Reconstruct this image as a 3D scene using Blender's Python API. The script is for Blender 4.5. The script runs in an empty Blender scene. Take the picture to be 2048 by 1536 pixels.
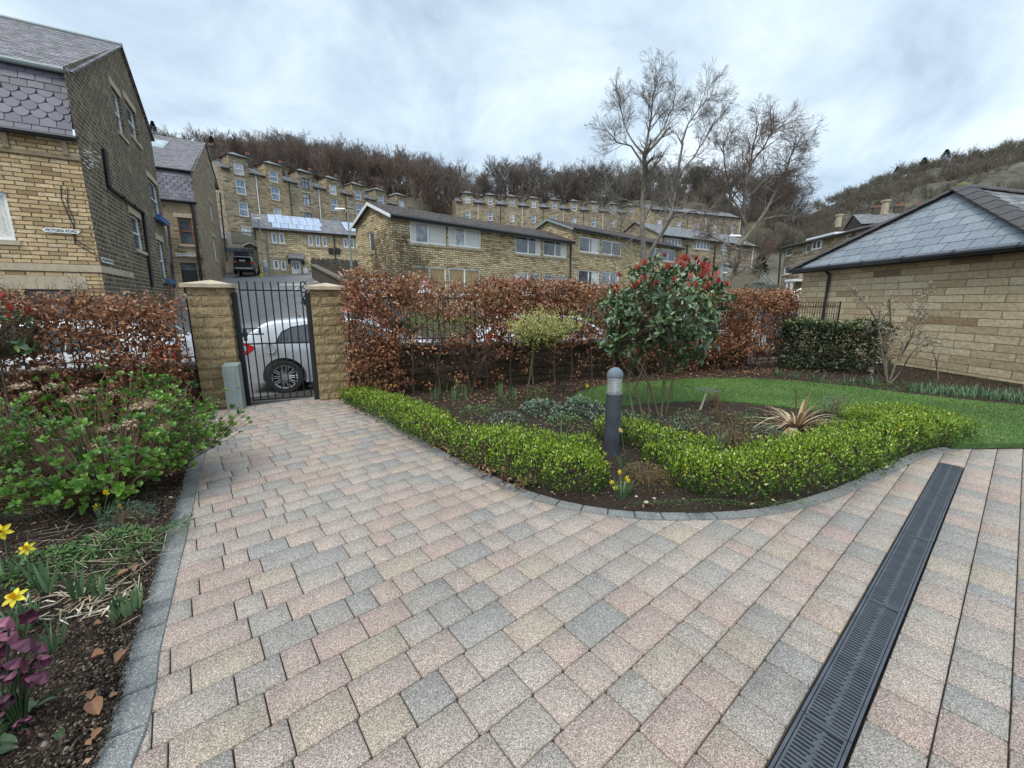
import bpy, bmesh, math, random
import numpy as np
from mathutils import Vector, Matrix
from mathutils.geometry import tessellate_polygon

# ------------------------------------------------------------------ camera
C = bpy.context.scene.collection
SC = bpy.context.scene
FPX, PCX, PCY, HC = 820.0, 1024.0, 768.0, 1.55
PIT = math.atan(163 / 820.0)
CP, SP = math.cos(PIT), math.sin(PIT)
cam_d = bpy.data.cameras.new('camera'); cam = bpy.data.objects.new('camera', cam_d); C.objects.link(cam)
cam_d.sensor_width = 36.0; cam_d.lens = FPX / 2048 * 36.0
cam_d.clip_start = 0.05; cam_d.clip_end = 3000
cam.location = (0, 0, HC); cam.rotation_euler = (math.pi / 2 - PIT, 0, 0)
SC.camera = cam
SC.view_settings.view_transform = 'Standard'; SC.view_settings.look = 'None'
SC.view_settings.exposure = 0.40; SC.view_settings.gamma = 1

# ------------------------------------------------------------------ sky and sun
SUN_EL, SUN_AZ = math.radians(52), math.radians(208)     # azimuth clockwise from +Y: behind the camera, a little to the left
w = bpy.data.worlds.new('World'); SC.world = w; w.use_nodes = True
nt = w.node_tree; nt.nodes.clear()
def N(nt, typ, **kw):
    n = nt.nodes.new(typ)
    for k, v in kw.items():
        if k.startswith('i_'):
            key = k[2:]
            n.inputs[int(key) if key.isdigit() else key.replace('_', ' ')].default_value = v
        else: setattr(n, k, v)
    return n
def ramp(nt, stops, interp='LINEAR'):
    r = nt.nodes.new('ShaderNodeValToRGB'); r.color_ramp.interpolation = interp
    el = r.color_ramp.elements
    while len(el) > 1: el.remove(el[-1])
    for i, (p, c) in enumerate(stops):
        e = el[0] if i == 0 else el.new(p)
        e.position = p; e.color = (c[0], c[1], c[2], 1) if hasattr(c, '__len__') else (c, c, c, 1)
    return r
L = nt.links.new
tc = N(nt, 'ShaderNodeTexCoord'); sep = N(nt, 'ShaderNodeSeparateXYZ'); L(tc.outputs['Generated'], sep.inputs[0])
zc = N(nt, 'ShaderNodeMath', operation='MAXIMUM', i_1=0.0); L(sep.outputs[2], zc.inputs[0])
za = N(nt, 'ShaderNodeMath', operation='ADD', i_1=0.42); L(zc.outputs[0], za.inputs[0])
dx = N(nt, 'ShaderNodeMath', operation='DIVIDE'); L(sep.outputs[0], dx.inputs[0]); L(za.outputs[0], dx.inputs[1])
dy = N(nt, 'ShaderNodeMath', operation='DIVIDE'); L(sep.outputs[1], dy.inputs[0]); L(za.outputs[0], dy.inputs[1])
cmb = N(nt, 'ShaderNodeCombineXYZ'); L(dx.outputs[0], cmb.inputs[0]); L(dy.outputs[0], cmb.inputs[1])
n1 = N(nt, 'ShaderNodeTexNoise', i_Scale=2.6, i_Detail=9.0, i_Roughness=0.58, i_Distortion=0.35); L(cmb.outputs[0], n1.inputs['Vector'])
n2 = N(nt, 'ShaderNodeTexNoise', i_Scale=0.8, i_Detail=2.0); L(cmb.outputs[0], n2.inputs['Vector'])
mixn = N(nt, 'ShaderNodeMath', operation='ADD'); L(n1.outputs[0], mixn.inputs[0]); L(n2.outputs[0], mixn.inputs[1])
half = N(nt, 'ShaderNodeMath', operation='MULTIPLY', i_1=0.5); L(mixn.outputs[0], half.inputs[0])
cr = ramp(nt, [(0.37, (.27, .345, .42)), (0.44, (.37, .46, .55)), (0.5, (.47, .57, .655)), (0.55, (.56, .65, .72)), (0.62, (.67, .745, .80))])
L(half.outputs[0], cr.inputs[0])
sky = N(nt, 'ShaderNodeTexSky', sky_type='NISHITA', sun_disc=False, sun_elevation=SUN_EL, sun_rotation=SUN_AZ)
skm = N(nt, 'ShaderNodeVectorMath', operation='SCALE'); skm.inputs['Scale'].default_value = 0.10; L(sky.outputs[0], skm.inputs[0])
mx = N(nt, 'ShaderNodeMixRGB', i_Fac=0.12); L(cr.outputs[0], mx.inputs[1]); L(skm.outputs[0], mx.inputs[2])
gain = ramp(nt, [(0.0, 0.5), (0.58, 0.5), (0.75, 1.05), (1.0, 1.15)])      # overcast: brighter towards the zenith
L(zc.outputs[0], gain.inputs[0])
g2 = N(nt, 'ShaderNodeVectorMath', operation='MULTIPLY'); L(mx.outputs[0], g2.inputs[0]); L(gain.outputs[0], g2.inputs[1])
bg = N(nt, 'ShaderNodeBackground', i_Strength=2.5); L(g2.outputs[0], bg.inputs[0])
wo = N(nt, 'ShaderNodeOutputWorld'); L(bg.outputs[0], wo.inputs[0])

sd = bpy.data.lights.new('sun', 'SUN'); sd.energy = 1.5; sd.angle = math.radians(12); sd.color = (1, .93, .82)
so = bpy.data.objects.new('sun', sd); C.objects.link(so); so.location = (0, -5, 30)
sdir = Vector((math.sin(SUN_AZ) * math.cos(SUN_EL), math.cos(SUN_AZ) * math.cos(SUN_EL), math.sin(SUN_EL)))
so.rotation_euler = sdir.to_track_quat('Z', 'Y').to_euler()

# ------------------------------------------------------------------ photo geometry (pixels of the 2048x1536 photo -> world)
def ray(x, y):
    a = (x - PCX) / FPX; b = -(y - PCY) / FPX
    return (a, CP + b * SP, -SP + b * CP)
def G(x, y, z=0.0):
    r = ray(x, y); t = (z - HC) / r[2]; return (r[0] * t, r[1] * t, z)
def D(x, y, Y):
    r = ray(x, y); t = Y / r[1]; return (r[0] * t, Y, HC + r[2] * t)
def zat(Y, y):
    k = (PCY - y) / FPX; return HC + (k * Y * CP - Y * SP) / (CP + k * SP)
def PX(p):
    X, Y, Z = p[0], p[1], p[2] - HC
    dep = Y * CP - Z * SP; u = Y * SP + Z * CP
    return (PCX + FPX * X / dep, PCY - FPX * u / dep)

# ------------------------------------------------------------------ object helpers
def tag(o, label=None, cat=None, group=None, kind=None):
    if label: o['label'] = label
    if cat: o['category'] = cat
    if group: o['group'] = group
    if kind: o['kind'] = kind
    return o
def thing(name, label, cat, loc=(0, 0, 0), rz=0.0, group=None):
    o = bpy.data.objects.new(name, None); C.objects.link(o)
    o.location = loc; o.rotation_euler = (0, 0, rz); o.empty_display_size = 0.2
    return tag(o, label, cat, group)
def wbase(parent):
    v = Vector((0, 0, 0)); p = parent
    while p is not None: v += p.location; p = p.parent
    return v
def kids(o): return [c for c in bpy.data.objects if c.parent is o]
def copy_tree(o, parent=None):
    c = o.copy(); C.objects.link(c); c.parent = parent
    for ch in kids(o): copy_tree(ch, c)
    return c
class MB:
    """collects polygons; build() links them as ONE mesh object. World coordinates unless local=True."""
    def __init__(s): s.v = []; s.f = []; s.m = []; s.sm = []
    def poly(s, pts, mi=0, sm=False):
        b = len(s.v); s.v += [tuple(p) for p in pts]; s.f.append(tuple(range(b, b + len(pts)))); s.m.append(mi); s.sm.append(sm)
    def box(s, c, d, rz=0.0, mi=0):
        cx, cy, cz = c; hx, hy, hz = d[0] / 2, d[1] / 2, d[2] / 2; ca, sa = math.cos(rz), math.sin(rz)
        P = []
        for z in (-hz, hz):
            for x, y in ((-hx, -hy), (hx, -hy), (hx, hy), (-hx, hy)):
                P.append((cx + x * ca - y * sa, cy + x * sa + y * ca, cz + z))
        for q in ((3, 2, 1, 0), (4, 5, 6, 7), (0, 1, 5, 4), (1, 2, 6, 5), (2, 3, 7, 6), (3, 0, 4, 7)):
            s.poly([P[i] for i in q], mi)
    def hexa(s, P, mi=0):       # 8 corners: bottom loop 0-3, top loop 4-7
        for q in ((3, 2, 1, 0), (4, 5, 6, 7), (0, 1, 5, 4), (1, 2, 6, 5), (2, 3, 7, 6), (3, 0, 4, 7)):
            s.poly([P[i] for i in q], mi)
    def bar(s, a, b, r, n=6, r2=None, mi=0, sm=True, caps=True):
        a = Vector(a); b = Vector(b); d = (b - a)
        if d.length < 1e-6: return
        d.normalize(); u = d.orthogonal().normalized(); v = d.cross(u); r2 = r if r2 is None else r2
        A = [a + (u * math.cos(k * 2 * math.pi / n) + v * math.sin(k * 2 * math.pi / n)) * r for k in range(n)]
        B = [b + (u * math.cos(k * 2 * math.pi / n) + v * math.sin(k * 2 * math.pi / n)) * r2 for k in range(n)]
        for k in range(n):
            j = (k + 1) % n; s.poly([A[k], A[j], B[j], B[k]], mi, sm)
        if caps: s.poly(A[::-1], mi); s.poly(B, mi)
    def lathe(s, prof, c=(0, 0, 0), n=20, mi=0, axis='z'):
        R = []
        for r, z in prof:
            ring = []
            for k in range(n):
                a = 2 * math.pi * k / n; x, y = r * math.cos(a), r * math.sin(a)
                p = (x, y, z) if axis == 'z' else (x, z, y)
                ring.append((c[0] + p[0], c[1] + p[1], c[2] + p[2]))
            R.append(ring)
        for i in range(len(R) - 1):
            for k in range(n):
                j = (k + 1) % n; q = [R[i][k], R[i][j], R[i + 1][j], R[i + 1][k]]
                s.poly(q if axis == 'z' else q[::-1], mi, True)
    def build(s, name, mat, parent=None, local=False, bevel=0.0, merge=False, smooth=None):
        me = bpy.data.meshes.new(name); off = Vector((0, 0, 0)) if local else wbase(parent)
        me.from_pydata([(p[0] - off.x, p[1] - off.y, p[2] - off.z) for p in s.v], [], s.f)
        for m_ in (mat if isinstance(mat, (list, tuple)) else [mat]): me.materials.append(m_)
        me.polygons.foreach_set('material_index', s.m)
        me.polygons.foreach_set('use_smooth', s.sm if smooth is None else [smooth] * len(s.f))
        uv = me.uv_layers.new(name='UVMap'); dat = np.zeros(len(me.loops) * 2, dtype=np.float32); li = 0
        for p in me.polygons:
            n = p.normal; h = math.hypot(n.x, n.y)
            for vi in p.vertices:
                q = me.vertices[vi].co + off
                if h < 0.15: u_, v_ = q.x, q.y
                else: u_, v_ = (-n.y * q.x + n.x * q.y) / h, q.z / h
                dat[li] = u_; dat[li + 1] = v_; li += 2
        uv.data.foreach_set('uv', dat)
        if merge or bevel:
            bm = bmesh.new(); bm.from_mesh(me); bmesh.ops.remove_doubles(bm, verts=bm.verts, dist=1e-5)
            bmesh.ops.recalc_face_normals(bm, faces=bm.faces)
            if bevel: bmesh.ops.bevel(bm, geom=[e for e in bm.edges if e.is_manifold and e.calc_face_angle(0) > 0.5], offset=bevel, segments=2, affect='EDGES', profile=0.6)
            bm.to_mesh(me); bm.free()
        o = bpy.data.objects.new(name, me); C.objects.link(o)
        if parent is not None: o.parent = parent
        return o
def struct(o): o['kind'] = 'structure'; return o

def mesh_np(name, V, groups, mat, parent=None, rnd=None, smooth=False, local=False):
    """V (n,3); groups: list of (m,k) index arrays; rnd: list of per-face values per group"""
    me = bpy.data.meshes.new(name); off = np.array([0, 0, 0.]) if local else np.array(wbase(parent))
    V = np.asarray(V, dtype=np.float64) - off
    me.vertices.add(len(V)); me.vertices.foreach_set('co', V.astype(np.float32).ravel())
    idx = np.concatenate([g.ravel() for g in groups]); tot = np.concatenate([np.full(len(g), g.shape[1]) for g in groups])
    st = np.concatenate([[0], np.cumsum(tot)[:-1]])
    me.loops.add(len(idx)); me.loops.foreach_set('vertex_index', idx.astype(np.int32))
    me.polygons.add(len(tot)); me.polygons.foreach_set('loop_start', st.astype(np.int32))
    try: me.polygons.foreach_set('loop_total', tot.astype(np.int32))
    except Exception: pass
    if smooth: me.polygons.foreach_set('use_smooth', np.ones(len(tot), dtype=bool))
    me.update(calc_edges=True)
    if rnd is not None:
        a = me.attributes.new('rnd', 'FLOAT', 'FACE'); a.data.foreach_set('value', np.concatenate(rnd).astype(np.float32))
    me.materials.append(mat)
    o = bpy.data.objects.new(name, me); C.objects.link(o)
    if parent is not None: o.parent = parent
    return o

def nrm(a): return a / np.maximum(np.linalg.norm(a, axis=-1, keepdims=True), 1e-9)
LEAF4 = (np.array([(0, 0, 0), (.45, .5, .10), (1, 0, -.06), (.45, -.5, .10)]), [np.array([(0, 1, 2, 3)])])
LEAF7 = (np.array([(0, 0, 0), (.55, 0, -.03), (1, 0, -.16), (.28, .42, .10), (.72, .36, .04), (.28, -.42, .10), (.72, -.36, .04)]),
         [np.array([(0, 1, 4, 3), (0, 5, 6, 1)]), np.array([(1, 2, 4), (1, 6, 2)])])
def leaf_grid(ns, nw, tipw=.9, curl=.16, cup=.10, wav=.0):
    v, f = [], []
    for i in range(ns):
        s = i / (ns - 1); w_ = math.sin(math.pi * min(s ** tipw, 1)) ** .75 * .5 if 0 < i < ns - 1 else 0.012
        for j in range(nw):
            t = 2 * j / (nw - 1) - 1; v.append((s, w_ * t, cup * (abs(t) ** 1.5) * w_ * 2 - curl * s ** 2 + wav * math.sin(s * 14 + t * 3) * abs(t)))
    for i in range(ns - 1):
        for j in range(nw - 1): a = i * nw + j; f.append((a, a + nw, a + nw + 1, a + 1))
    return (np.array(v), [np.array(f)])
LEAFM = leaf_grid(5, 3); LEAFH = leaf_grid(9, 5, wav=.03); LEAFC = leaf_grid(9, 7, tipw=.8, curl=-.25, cup=.5, wav=.05)
def scatter(tpl, P, A, Nn, S):
    """P,A,Nn (N,3); S (N,3) scale -> V, groups, leaf index per face per group"""
    tv, tf = tpl; n = len(P); k = len(tv)
    x = nrm(A); z = nrm(Nn - (Nn * x).sum(1, keepdims=True) * x); y = np.cross(z, x)
    loc = tv[None] * S[:, None, :]
    V = P[:, None] + loc[..., 0:1] * x[:, None] + loc[..., 1:2] * y[:, None] + loc[..., 2:3] * z[:, None]
    groups = [(f[None] + (np.arange(n) * k)[:, None, None]).reshape(-1, f.shape[1]) for f in tf]
    li = [np.repeat(np.arange(n), len(f)) for f in tf]
    return V.reshape(-1, 3), groups, li
def leaves(name, P, A, Nn, L_, W_, mat, parent=None, tpl=LEAF4, rnd=None, rg=None, local=False):
    n = len(P); L_ = np.broadcast_to(L_, n); W_ = np.broadcast_to(W_, n)
    S = np.stack([L_, W_, L_], 1)
    V, g, li = scatter(tpl, P, A, Nn, S)
    if rnd is None: rnd = (rg or np.random.default_rng(1)).random(n)
    return mesh_np(name, V, g, mat, parent, [rnd[i] for i in li], smooth=(tpl is not LEAF4), local=local)
def rdir(rg, n): return nrm(rg.normal(size=(n, 3)))
def blades(name, P, Dv, Ln, W, bend, mat, parent=None, k=4, rnd=None, rg=None, side=None, fold=0.0, local=False):
    """curved strips; Dv initial direction, bend: how far the tip droops (fraction of length)"""
    rg = rg or np.random.default_rng(2); n = len(P); Dv = nrm(Dv)
    hz = Dv * np.array([1, 1, 0]); hz = np.where(np.linalg.norm(hz, axis=1, keepdims=True) < 1e-3, rdir(rg, n) * np.array([1, 1, 0]), hz); hz = nrm(hz)
    sd_ = nrm(np.cross(Dv, np.array([0, 0, 1.0]) + 0 * Dv)) if side is None else side
    bad = np.linalg.norm(np.cross(Dv, np.array([0, 0, 1.0]) + 0 * Dv), axis=1) < 0.05
    rr = nrm(rdir(rg, n) * np.array([1, 1, 0])); sd_ = np.where(bad[:, None], rr, sd_)
    s = np.linspace(0, 1, k + 1); Ln = np.broadcast_to(Ln, n); W = np.broadcast_to(W, n); bend = np.broadcast_to(bend, n)
    ctr = P[:, None] + Dv[:, None] * (Ln[:, None] * s)[..., None] + (hz * 0.45)[:, None] * (Ln[:, None] * bend[:, None] * s ** 2)[..., None] \
        - np.array([0, 0, 1.0]) * (Ln[:, None] * bend[:, None] * s ** 2.2)[..., None]
    wd = W[:, None] * np.clip(np.minimum(0.55 + 2 * s, 1) * (1 - s ** 3) + 0.04, 0, 1) / 2
    V = np.stack([ctr - sd_[:, None] * wd[..., None], ctr + sd_[:, None] * wd[..., None]], 2).reshape(n, -1, 3)
    f = np.array([(2 * i, 2 * i + 1, 2 * i + 3, 2 * i + 2) for i in range(k)])
    g = (f[None] + (np.arange(n) * 2 * (k + 1))[:, None, None]).reshape(-1, 4)
    if rnd is None: rnd = rg.random(n)
    return mesh_np(name, V.reshape(-1, 3), [g], mat, parent, [np.repeat(rnd, k)], local=local)

# ------------------------------------------------------------------ branching
def tubes(polys, sides=3):
    """polys: list of (pts (n,3), radii (n,)) -> V, groups"""
    by = {}
    for p, r in polys: by.setdefault(len(p), []).append((p, r))
    Vs, Fs, base = [], [], 0
    for n, lst in by.items():
        Pp = np.array([a for a, _ in lst], dtype=float); R = np.array([b for _, b in lst], dtype=float); B = len(lst)
        T = np.empty_like(Pp); T[:, 1:-1] = Pp[:, 2:] - Pp[:, :-2]; T[:, 0] = Pp[:, 1] - Pp[:, 0]; T[:, -1] = Pp[:, -1] - Pp[:, -2]; T = nrm(T)
        ref = np.tile(np.array([0.31, 0.52, 0.8]), (B, 1)); m_ = np.abs((nrm(ref) * T[:, 0]).sum(1)) > 0.9; ref[m_] = (0.9, -0.3, 0.1)
        U = nrm(np.cross(T, ref[:, None])); Wv = np.cross(T, U)
        ang = np.arange(sides) * 2 * math.pi / sides
        V = Pp[:, :, None] + R[:, :, None, None] * (np.cos(ang)[None, None, :, None] * U[:, :, None] + np.sin(ang)[None, None, :, None] * Wv[:, :, None])
        Vs.append(V.reshape(-1, 3))
        f = []
        for i in range(n - 1):
            for k in range(sides):
                j = (k + 1) % sides; f.append((i * sides + k, i * sides + j, (i + 1) * sides + j, (i + 1) * sides + k))
        f = np.array(f); Fs.append((f[None] + (base + np.arange(B) * n * sides)[:, None, None]).reshape(-1, 4)); base += B * n * sides
    return np.concatenate(Vs), [np.concatenate(Fs)]
def grow(rg, out, p, d, Ln, r, lvl, o):
    """one branch as a polyline, then its children. o: dict of options"""
    n = 5 if lvl >= 2 else (4 if lvl == 1 else 3); step = Ln / (n - 1); pts = [np.array(p, float)]; d = d / np.linalg.norm(d); ds = [d]
    for i in range(n - 1):
        d = d + rg.normal(size=3) * o['wob'] + np.array([0, 0, o['up']]); d = d / np.linalg.norm(d)
        pts.append(pts[-1] + d * step); ds.append(d)
    end = r * o.get('taper', .45) if lvl > 0 else max(r * .3, o['rmin'] * .5)
    rad = np.linspace(r, end, n); out.append((np.array(pts), rad, lvl))
    if lvl == 0: return
    nc = o['kids'][min(lvl, len(o['kids']) - 1)]
    for c in range(nc):
        t = o['t0'] + (1 - o['t0']) * (c + rg.random()) / nc; f = t * (n - 1); i = min(int(f), n - 2)
        q = pts[i] + (pts[i + 1] - pts[i]) * (f - i); dd = ds[i + 1]
        perp = np.cross(dd, rg.normal(size=3)); perp /= np.linalg.norm(perp) + 1e-9
        a = math.radians(o['ang'] * (0.7 + 0.6 * rg.random())); nd = dd * math.cos(a) + perp * math.sin(a)
        rr = max(np.interp(f, range(n), rad) * o.get('rr', .6), o['rmin'])
        grow(rg, out, q, nd, Ln * o['ratio'] * (0.65 + 0.6 * rg.random()) * (1.15 - 0.45 * t), rr, lvl - 1, o)
def branch_mesh(name, out, mat, parent, sides_big=7, thr=0.02, local=False, rg=None):
    big = [(p, r) for p, r, l in out if r[0] > thr]; small = [(p, r) for p, r, l in out if r[0] <= thr]
    Vs, Gs, b = [], [], 0
    for lst, s in ((big, sides_big), (small, 3)):
        if lst:
            V, g = tubes(lst, s); Vs.append(V); Gs.append(g[0] + b); b += len(V)
    G_ = np.concatenate(Gs)
    return mesh_np(name, np.concatenate(Vs), [G_], mat, parent, smooth=True, local=local)

# ------------------------------------------------------------------ materials
def base_mat(name):
    m = bpy.data.materials.new(name); m.use_nodes = True; t = m.node_tree; t.nodes.clear()
    b = N(t, 'ShaderNodeBsdfPrincipled'); o = N(t, 'ShaderNodeOutputMaterial'); t.links.new(b.outputs[0], o.inputs[0])
    return m, t, b, o
def add_bump(t, b, src, strength, dist):
    bp = N(t, 'ShaderNodeBump', i_Strength=strength, i_Distance=dist); t.links.new(src, bp.inputs['Height']); t.links.new(bp.outputs[0], b.inputs['Normal']); return bp
def mat(name, col, rough=0.6, metal=0.0, var=0.15, scale=8.0, bump=0.0, bscale=60.0, spec=0.5, coat=0.0, emit=None):
    m, t, b, o = base_mat(name); b.inputs['Roughness'].default_value = rough; b.inputs['Metallic'].default_value = metal
    b.inputs['Specular IOR Level'].default_value = spec; b.inputs['Coat Weight'].default_value = coat
    tcn = N(t, 'ShaderNodeTexCoord'); n = N(t, 'ShaderNodeTexNoise', i_Scale=scale, i_Detail=5.0, i_Roughness=0.6); t.links.new(tcn.outputs['Object'], n.inputs['Vector'])
    r = ramp(t, [(0.3, tuple(c * (1 - var) for c in col)), (0.7, tuple(min(c * (1 + var), .95) for c in col))]); t.links.new(n.outputs[0], r.inputs[0])
    t.links.new(r.outputs[0], b.inputs['Base Color'])
    if bump:
        n3 = N(t, 'ShaderNodeTexNoise', i_Scale=bscale, i_Detail=6.0, i_Roughness=0.65); t.links.new(tcn.outputs['Object'], n3.inputs['Vector']); add_bump(t, b, n3.outputs[0], 1.0, bump)
    return m
def leaf_mat(name, stops, rough=0.5, trans=0.25, spec=0.5, coat=0.0):
    m, t, b, o = base_mat(name); a = N(t, 'ShaderNodeAttribute', attribute_name='rnd'); r = ramp(t, stops); t.links.new(a.outputs['Fac'], r.inputs[0])
    t.links.new(r.outputs[0], b.inputs['Base Color']); b.inputs['Roughness'].default_value = rough; b.inputs['Specular IOR Level'].default_value = spec; b.inputs['Coat Weight'].default_value = coat
    if trans:
        tr = N(t, 'ShaderNodeBsdfTranslucent'); t.links.new(r.outputs[0], tr.inputs[0]); mxs = N(t, 'ShaderNodeMixShader', i_0=trans)
        t.links.new(b.outputs[0], mxs.inputs[1]); t.links.new(tr.outputs[0], mxs.inputs[2]); t.links.new(mxs.outputs[0], o.inputs[0])
    return m
def stone_mat(name, stops, mortar, bw, bh, soot=0.0, soot_scale=0.5, msize=0.012, bump=0.012, rock=0.01, rscale=25.0, dist=0.02, rough=0.9, sootcol=(.03, .028, .025), squash=1.0, gain=1.28):
    """coursed stone on the auto UVs (metres): per-stone colour, mortar, soot staining, rock face relief"""
    m, t, b, o = base_mat(name); b.inputs['Roughness'].default_value = rough; b.inputs['Specular IOR Level'].default_value = 0.25
    K = t.links.new; uv = N(t, 'ShaderNodeUVMap'); stops = [(p_, tuple(min(c_ * gain * k_, .8) for c_, k_ in zip(c, (1.04, 1.0, .98) if 'stone' in name or 'grit' in name else (1, 1, 1)))) for p_, c in stops]
    dn = N(t, 'ShaderNodeTexNoise', i_Scale=2.3 / max(bw, .2), i_Detail=2.0); K(uv.outputs[0], dn.inputs['Vector'])
    sb = N(t, 'ShaderNodeVectorMath', operation='SUBTRACT'); K(dn.outputs['Color'], sb.inputs[0]); sb.inputs[1].default_value = (.5, .5, .5)
    scv = N(t, 'ShaderNodeVectorMath', operation='MULTIPLY'); K(sb.outputs[0], scv.inputs[0]); scv.inputs[1].default_value = (dist * 6, dist, 0)
    ad = N(t, 'ShaderNodeVectorMath', operation='ADD'); K(uv.outputs[0], ad.inputs[0]); K(scv.outputs[0], ad.inputs[1])
    br = N(t, 'ShaderNodeTexBrick', offset=0.5, squash=squash, squash_frequency=3, i_Scale=1.0, i_Mortar_Size=msize, i_Mortar_Smooth=0.3, i_Bias=0.0, i_Brick_Width=bw, i_Row_Height=bh)
    br.inputs['Color1'].default_value = (0, 0, 0, 1); br.inputs['Color2'].default_value = (1, 1, 1, 1); br.inputs['Mortar'].default_value = (.5, .5, .5, 1)
    K(ad.outputs[0], br.inputs['Vector'])
    r = ramp(t, stops); K(br.outputs['Color'], r.inputs[0])
    fn = N(t, 'ShaderNodeTexNoise', i_Scale=14.0, i_Detail=6.0, i_Roughness=0.7); K(uv.outputs[0], fn.inputs['Vector'])
    fr = ramp(t, [(0.3, 0.72), (0.7, 1.22)]); K(fn.outputs[0], fr.inputs[0])
    m1 = N(t, 'ShaderNodeMixRGB', blend_type='MULTIPLY', i_Fac=1.0); K(r.outputs[0], m1.inputs[1]); K(fr.outputs[0], m1.inputs[2])
    last = m1.outputs[0]
    if soot:
        sn = N(t, 'ShaderNodeTexNoise', i_Scale=soot_scale, i_Detail=5.0, i_Roughness=0.65); K(uv.outputs[0], sn.inputs['Vector'])
        am = N(t, 'ShaderNodeMath', operation='ADD'); K(sn.outputs[0], am.inputs[0])
        bc = N(t, 'ShaderNodeMath', operation='MULTIPLY_ADD', i_1=0.35, i_2=-0.175); K(br.outputs['Color'], bc.inputs[0]); K(bc.outputs[0], am.inputs[1])
        sr = ramp(t, [(0.62 - soot * 0.35, 0.0), (0.70 - soot * 0.22, soot)]); K(am.outputs[0], sr.inputs[0])
        m2 = N(t, 'ShaderNodeMixRGB'); K(sr.outputs[0], m2.inputs[0]); K(last, m2.inputs[1]); m2.inputs[2].default_value = (*sootcol, 1); last = m2.outputs[0]
    m3 = N(t, 'ShaderNodeMixRGB'); K(br.outputs['Fac'], m3.inputs[0]); K(last, m3.inputs[1]); m3.inputs[2].default_value = (*mortar, 1)
    K(m3.outputs[0], b.inputs['Base Color'])
    iv = N(t, 'ShaderNodeMath', operation='SUBTRACT', i_0=1.0); K(br.outputs['Fac'], iv.inputs[1])
    rn = N(t, 'ShaderNodeTexNoise', i_Scale=rscale, i_Detail=5.0, i_Roughness=0.6); K(uv.outputs[0], rn.inputs['Vector'])
    b1 = N(t, 'ShaderNodeBump', i_Strength=1.0, i_Distance=bump); K(iv.outputs[0], b1.inputs['Height'])
    b2 = N(t, 'ShaderNodeBump', i_Strength=1.0, i_Distance=rock); K(rn.outputs[0], b2.inputs['Height']); K(b1.outputs[0], b2.inputs['Normal']); K(b2.outputs[0], b.inputs['Normal'])
    return m
def glass_mat(name, col, rough=0.06):
    m, t, b, o = base_mat(name); b.inputs['Roughness'].default_value = rough; b.inputs['Specular IOR Level'].default_value = 0.9
    tcn = N(t, 'ShaderNodeTexCoord'); n = N(t, 'ShaderNodeTexNoise', i_Scale=1.7, i_Detail=3.0); t.links.new(tcn.outputs['Object'], n.inputs['Vector'])
    r = ramp(t, [(0.35, tuple(c * .6 for c in col)), (0.65, tuple(c * 1.5 for c in col))]); t.links.new(n.outputs[0], r.inputs[0]); t.links.new(r.outputs[0], b.inputs['Base Color'])
    n3 = N(t, 'ShaderNodeTexNoise', i_Scale=2.0, i_Detail=1.0); t.links.new(tcn.outputs['Object'], n3.inputs['Vector']); add_bump(t, b, n3.outputs[0], 0.3, 0.02)
    return m

M = {}
M['stone_front'] = stone_mat('warm_sandstone', [(0, (.20, .14, .075)), (.3, (.33, .245, .135)), (.7, (.44, .335, .19)), (1, (.50, .40, .26))], (.09, .07, .045), .42, .125, soot=.3, soot_scale=1.2, msize=.014, gain=1.45)
M['stone_sooty'] = stone_mat('sooty_sandstone', [(0, (.10, .08, .055)), (.4, (.20, .16, .105)), (.8, (.30, .24, .155)), (1, (.40, .32, .21))], (.34, .29, .20), .38, .16, soot=.85, soot_scale=1.3, msize=.018, dist=.04, sootcol=(.03, .026, .023))
M['stone_alley'] = stone_mat('weathered_sandstone', [(0, (.10, .08, .05)), (.4, (.26, .20, .13)), (.8, (.36, .285, .18)), (1, (.46, .38, .25))], (.28, .235, .165), .45, .16, soot=.5, soot_scale=.9, msize=.028, bump=.04)
M['stone_terrace'] = stone_mat('terrace_sandstone', [(0, (.08, .065, .045)), (.3, (.20, .165, .115)), (.7, (.35, .295, .205)), (1, (.50, .43, .31))], (.26, .22, .16), .7, .26, soot=.5, soot_scale=.35, msize=.04, bump=.05, gain=1.6)
M['stone_terrace_light'] = stone_mat('cleaned_sandstone', [(0, (.18, .14, .085)), (.5, (.33, .265, .17)), (1, (.48, .40, .27))], (.16, .13, .09), .65, .24, soot=.3, soot_scale=.35, msize=.02, bump=.03)
M['stone_blond'] = stone_mat('blond_split_stone', [(0, (.18, .135, .075)), (.3, (.33, .265, .155)), (.7, (.45, .37, .225)), (1, (.58, .50, .34))], (.12, .095, .06), .42, .125, soot=.25, soot_scale=.9, msize=.018, dist=.03, bump=.03, gain=1.5)
M['stone_new'] = stone_mat('pale_new_stone', [(0, (.30, .24, .14)), (.5, (.45, .375, .235)), (1, (.58, .50, .34))], (.16, .13, .09), .6, .2, msize=.018, bump=.02)
M['stone_garage'] = stone_mat('garage_sandstone', [(0, (.15, .115, .08)), (.035, (.18, .12, .07)), (.07, (.28, .22, .13)), (.35, (.34, .28, .18)), (.7, (.40, .335, .22)), (1, (.43, .37, .26))], (.22, .17, .11), .72, .155, soot=.08, soot_scale=.6, msize=.009, rock=.02, rscale=9.0, dist=.012)
M['stone_pillar'] = stone_mat('rock_faced_pillar_stone', [(0, (.17, .13, .07)), (.5, (.225, .175, .095)), (1, (.27, .215, .125))], (.15, .115, .07), .44, .152, soot=.2, soot_scale=2.0, msize=.004, rock=.03, rscale=13.0, dist=.0, bump=.02)
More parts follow.
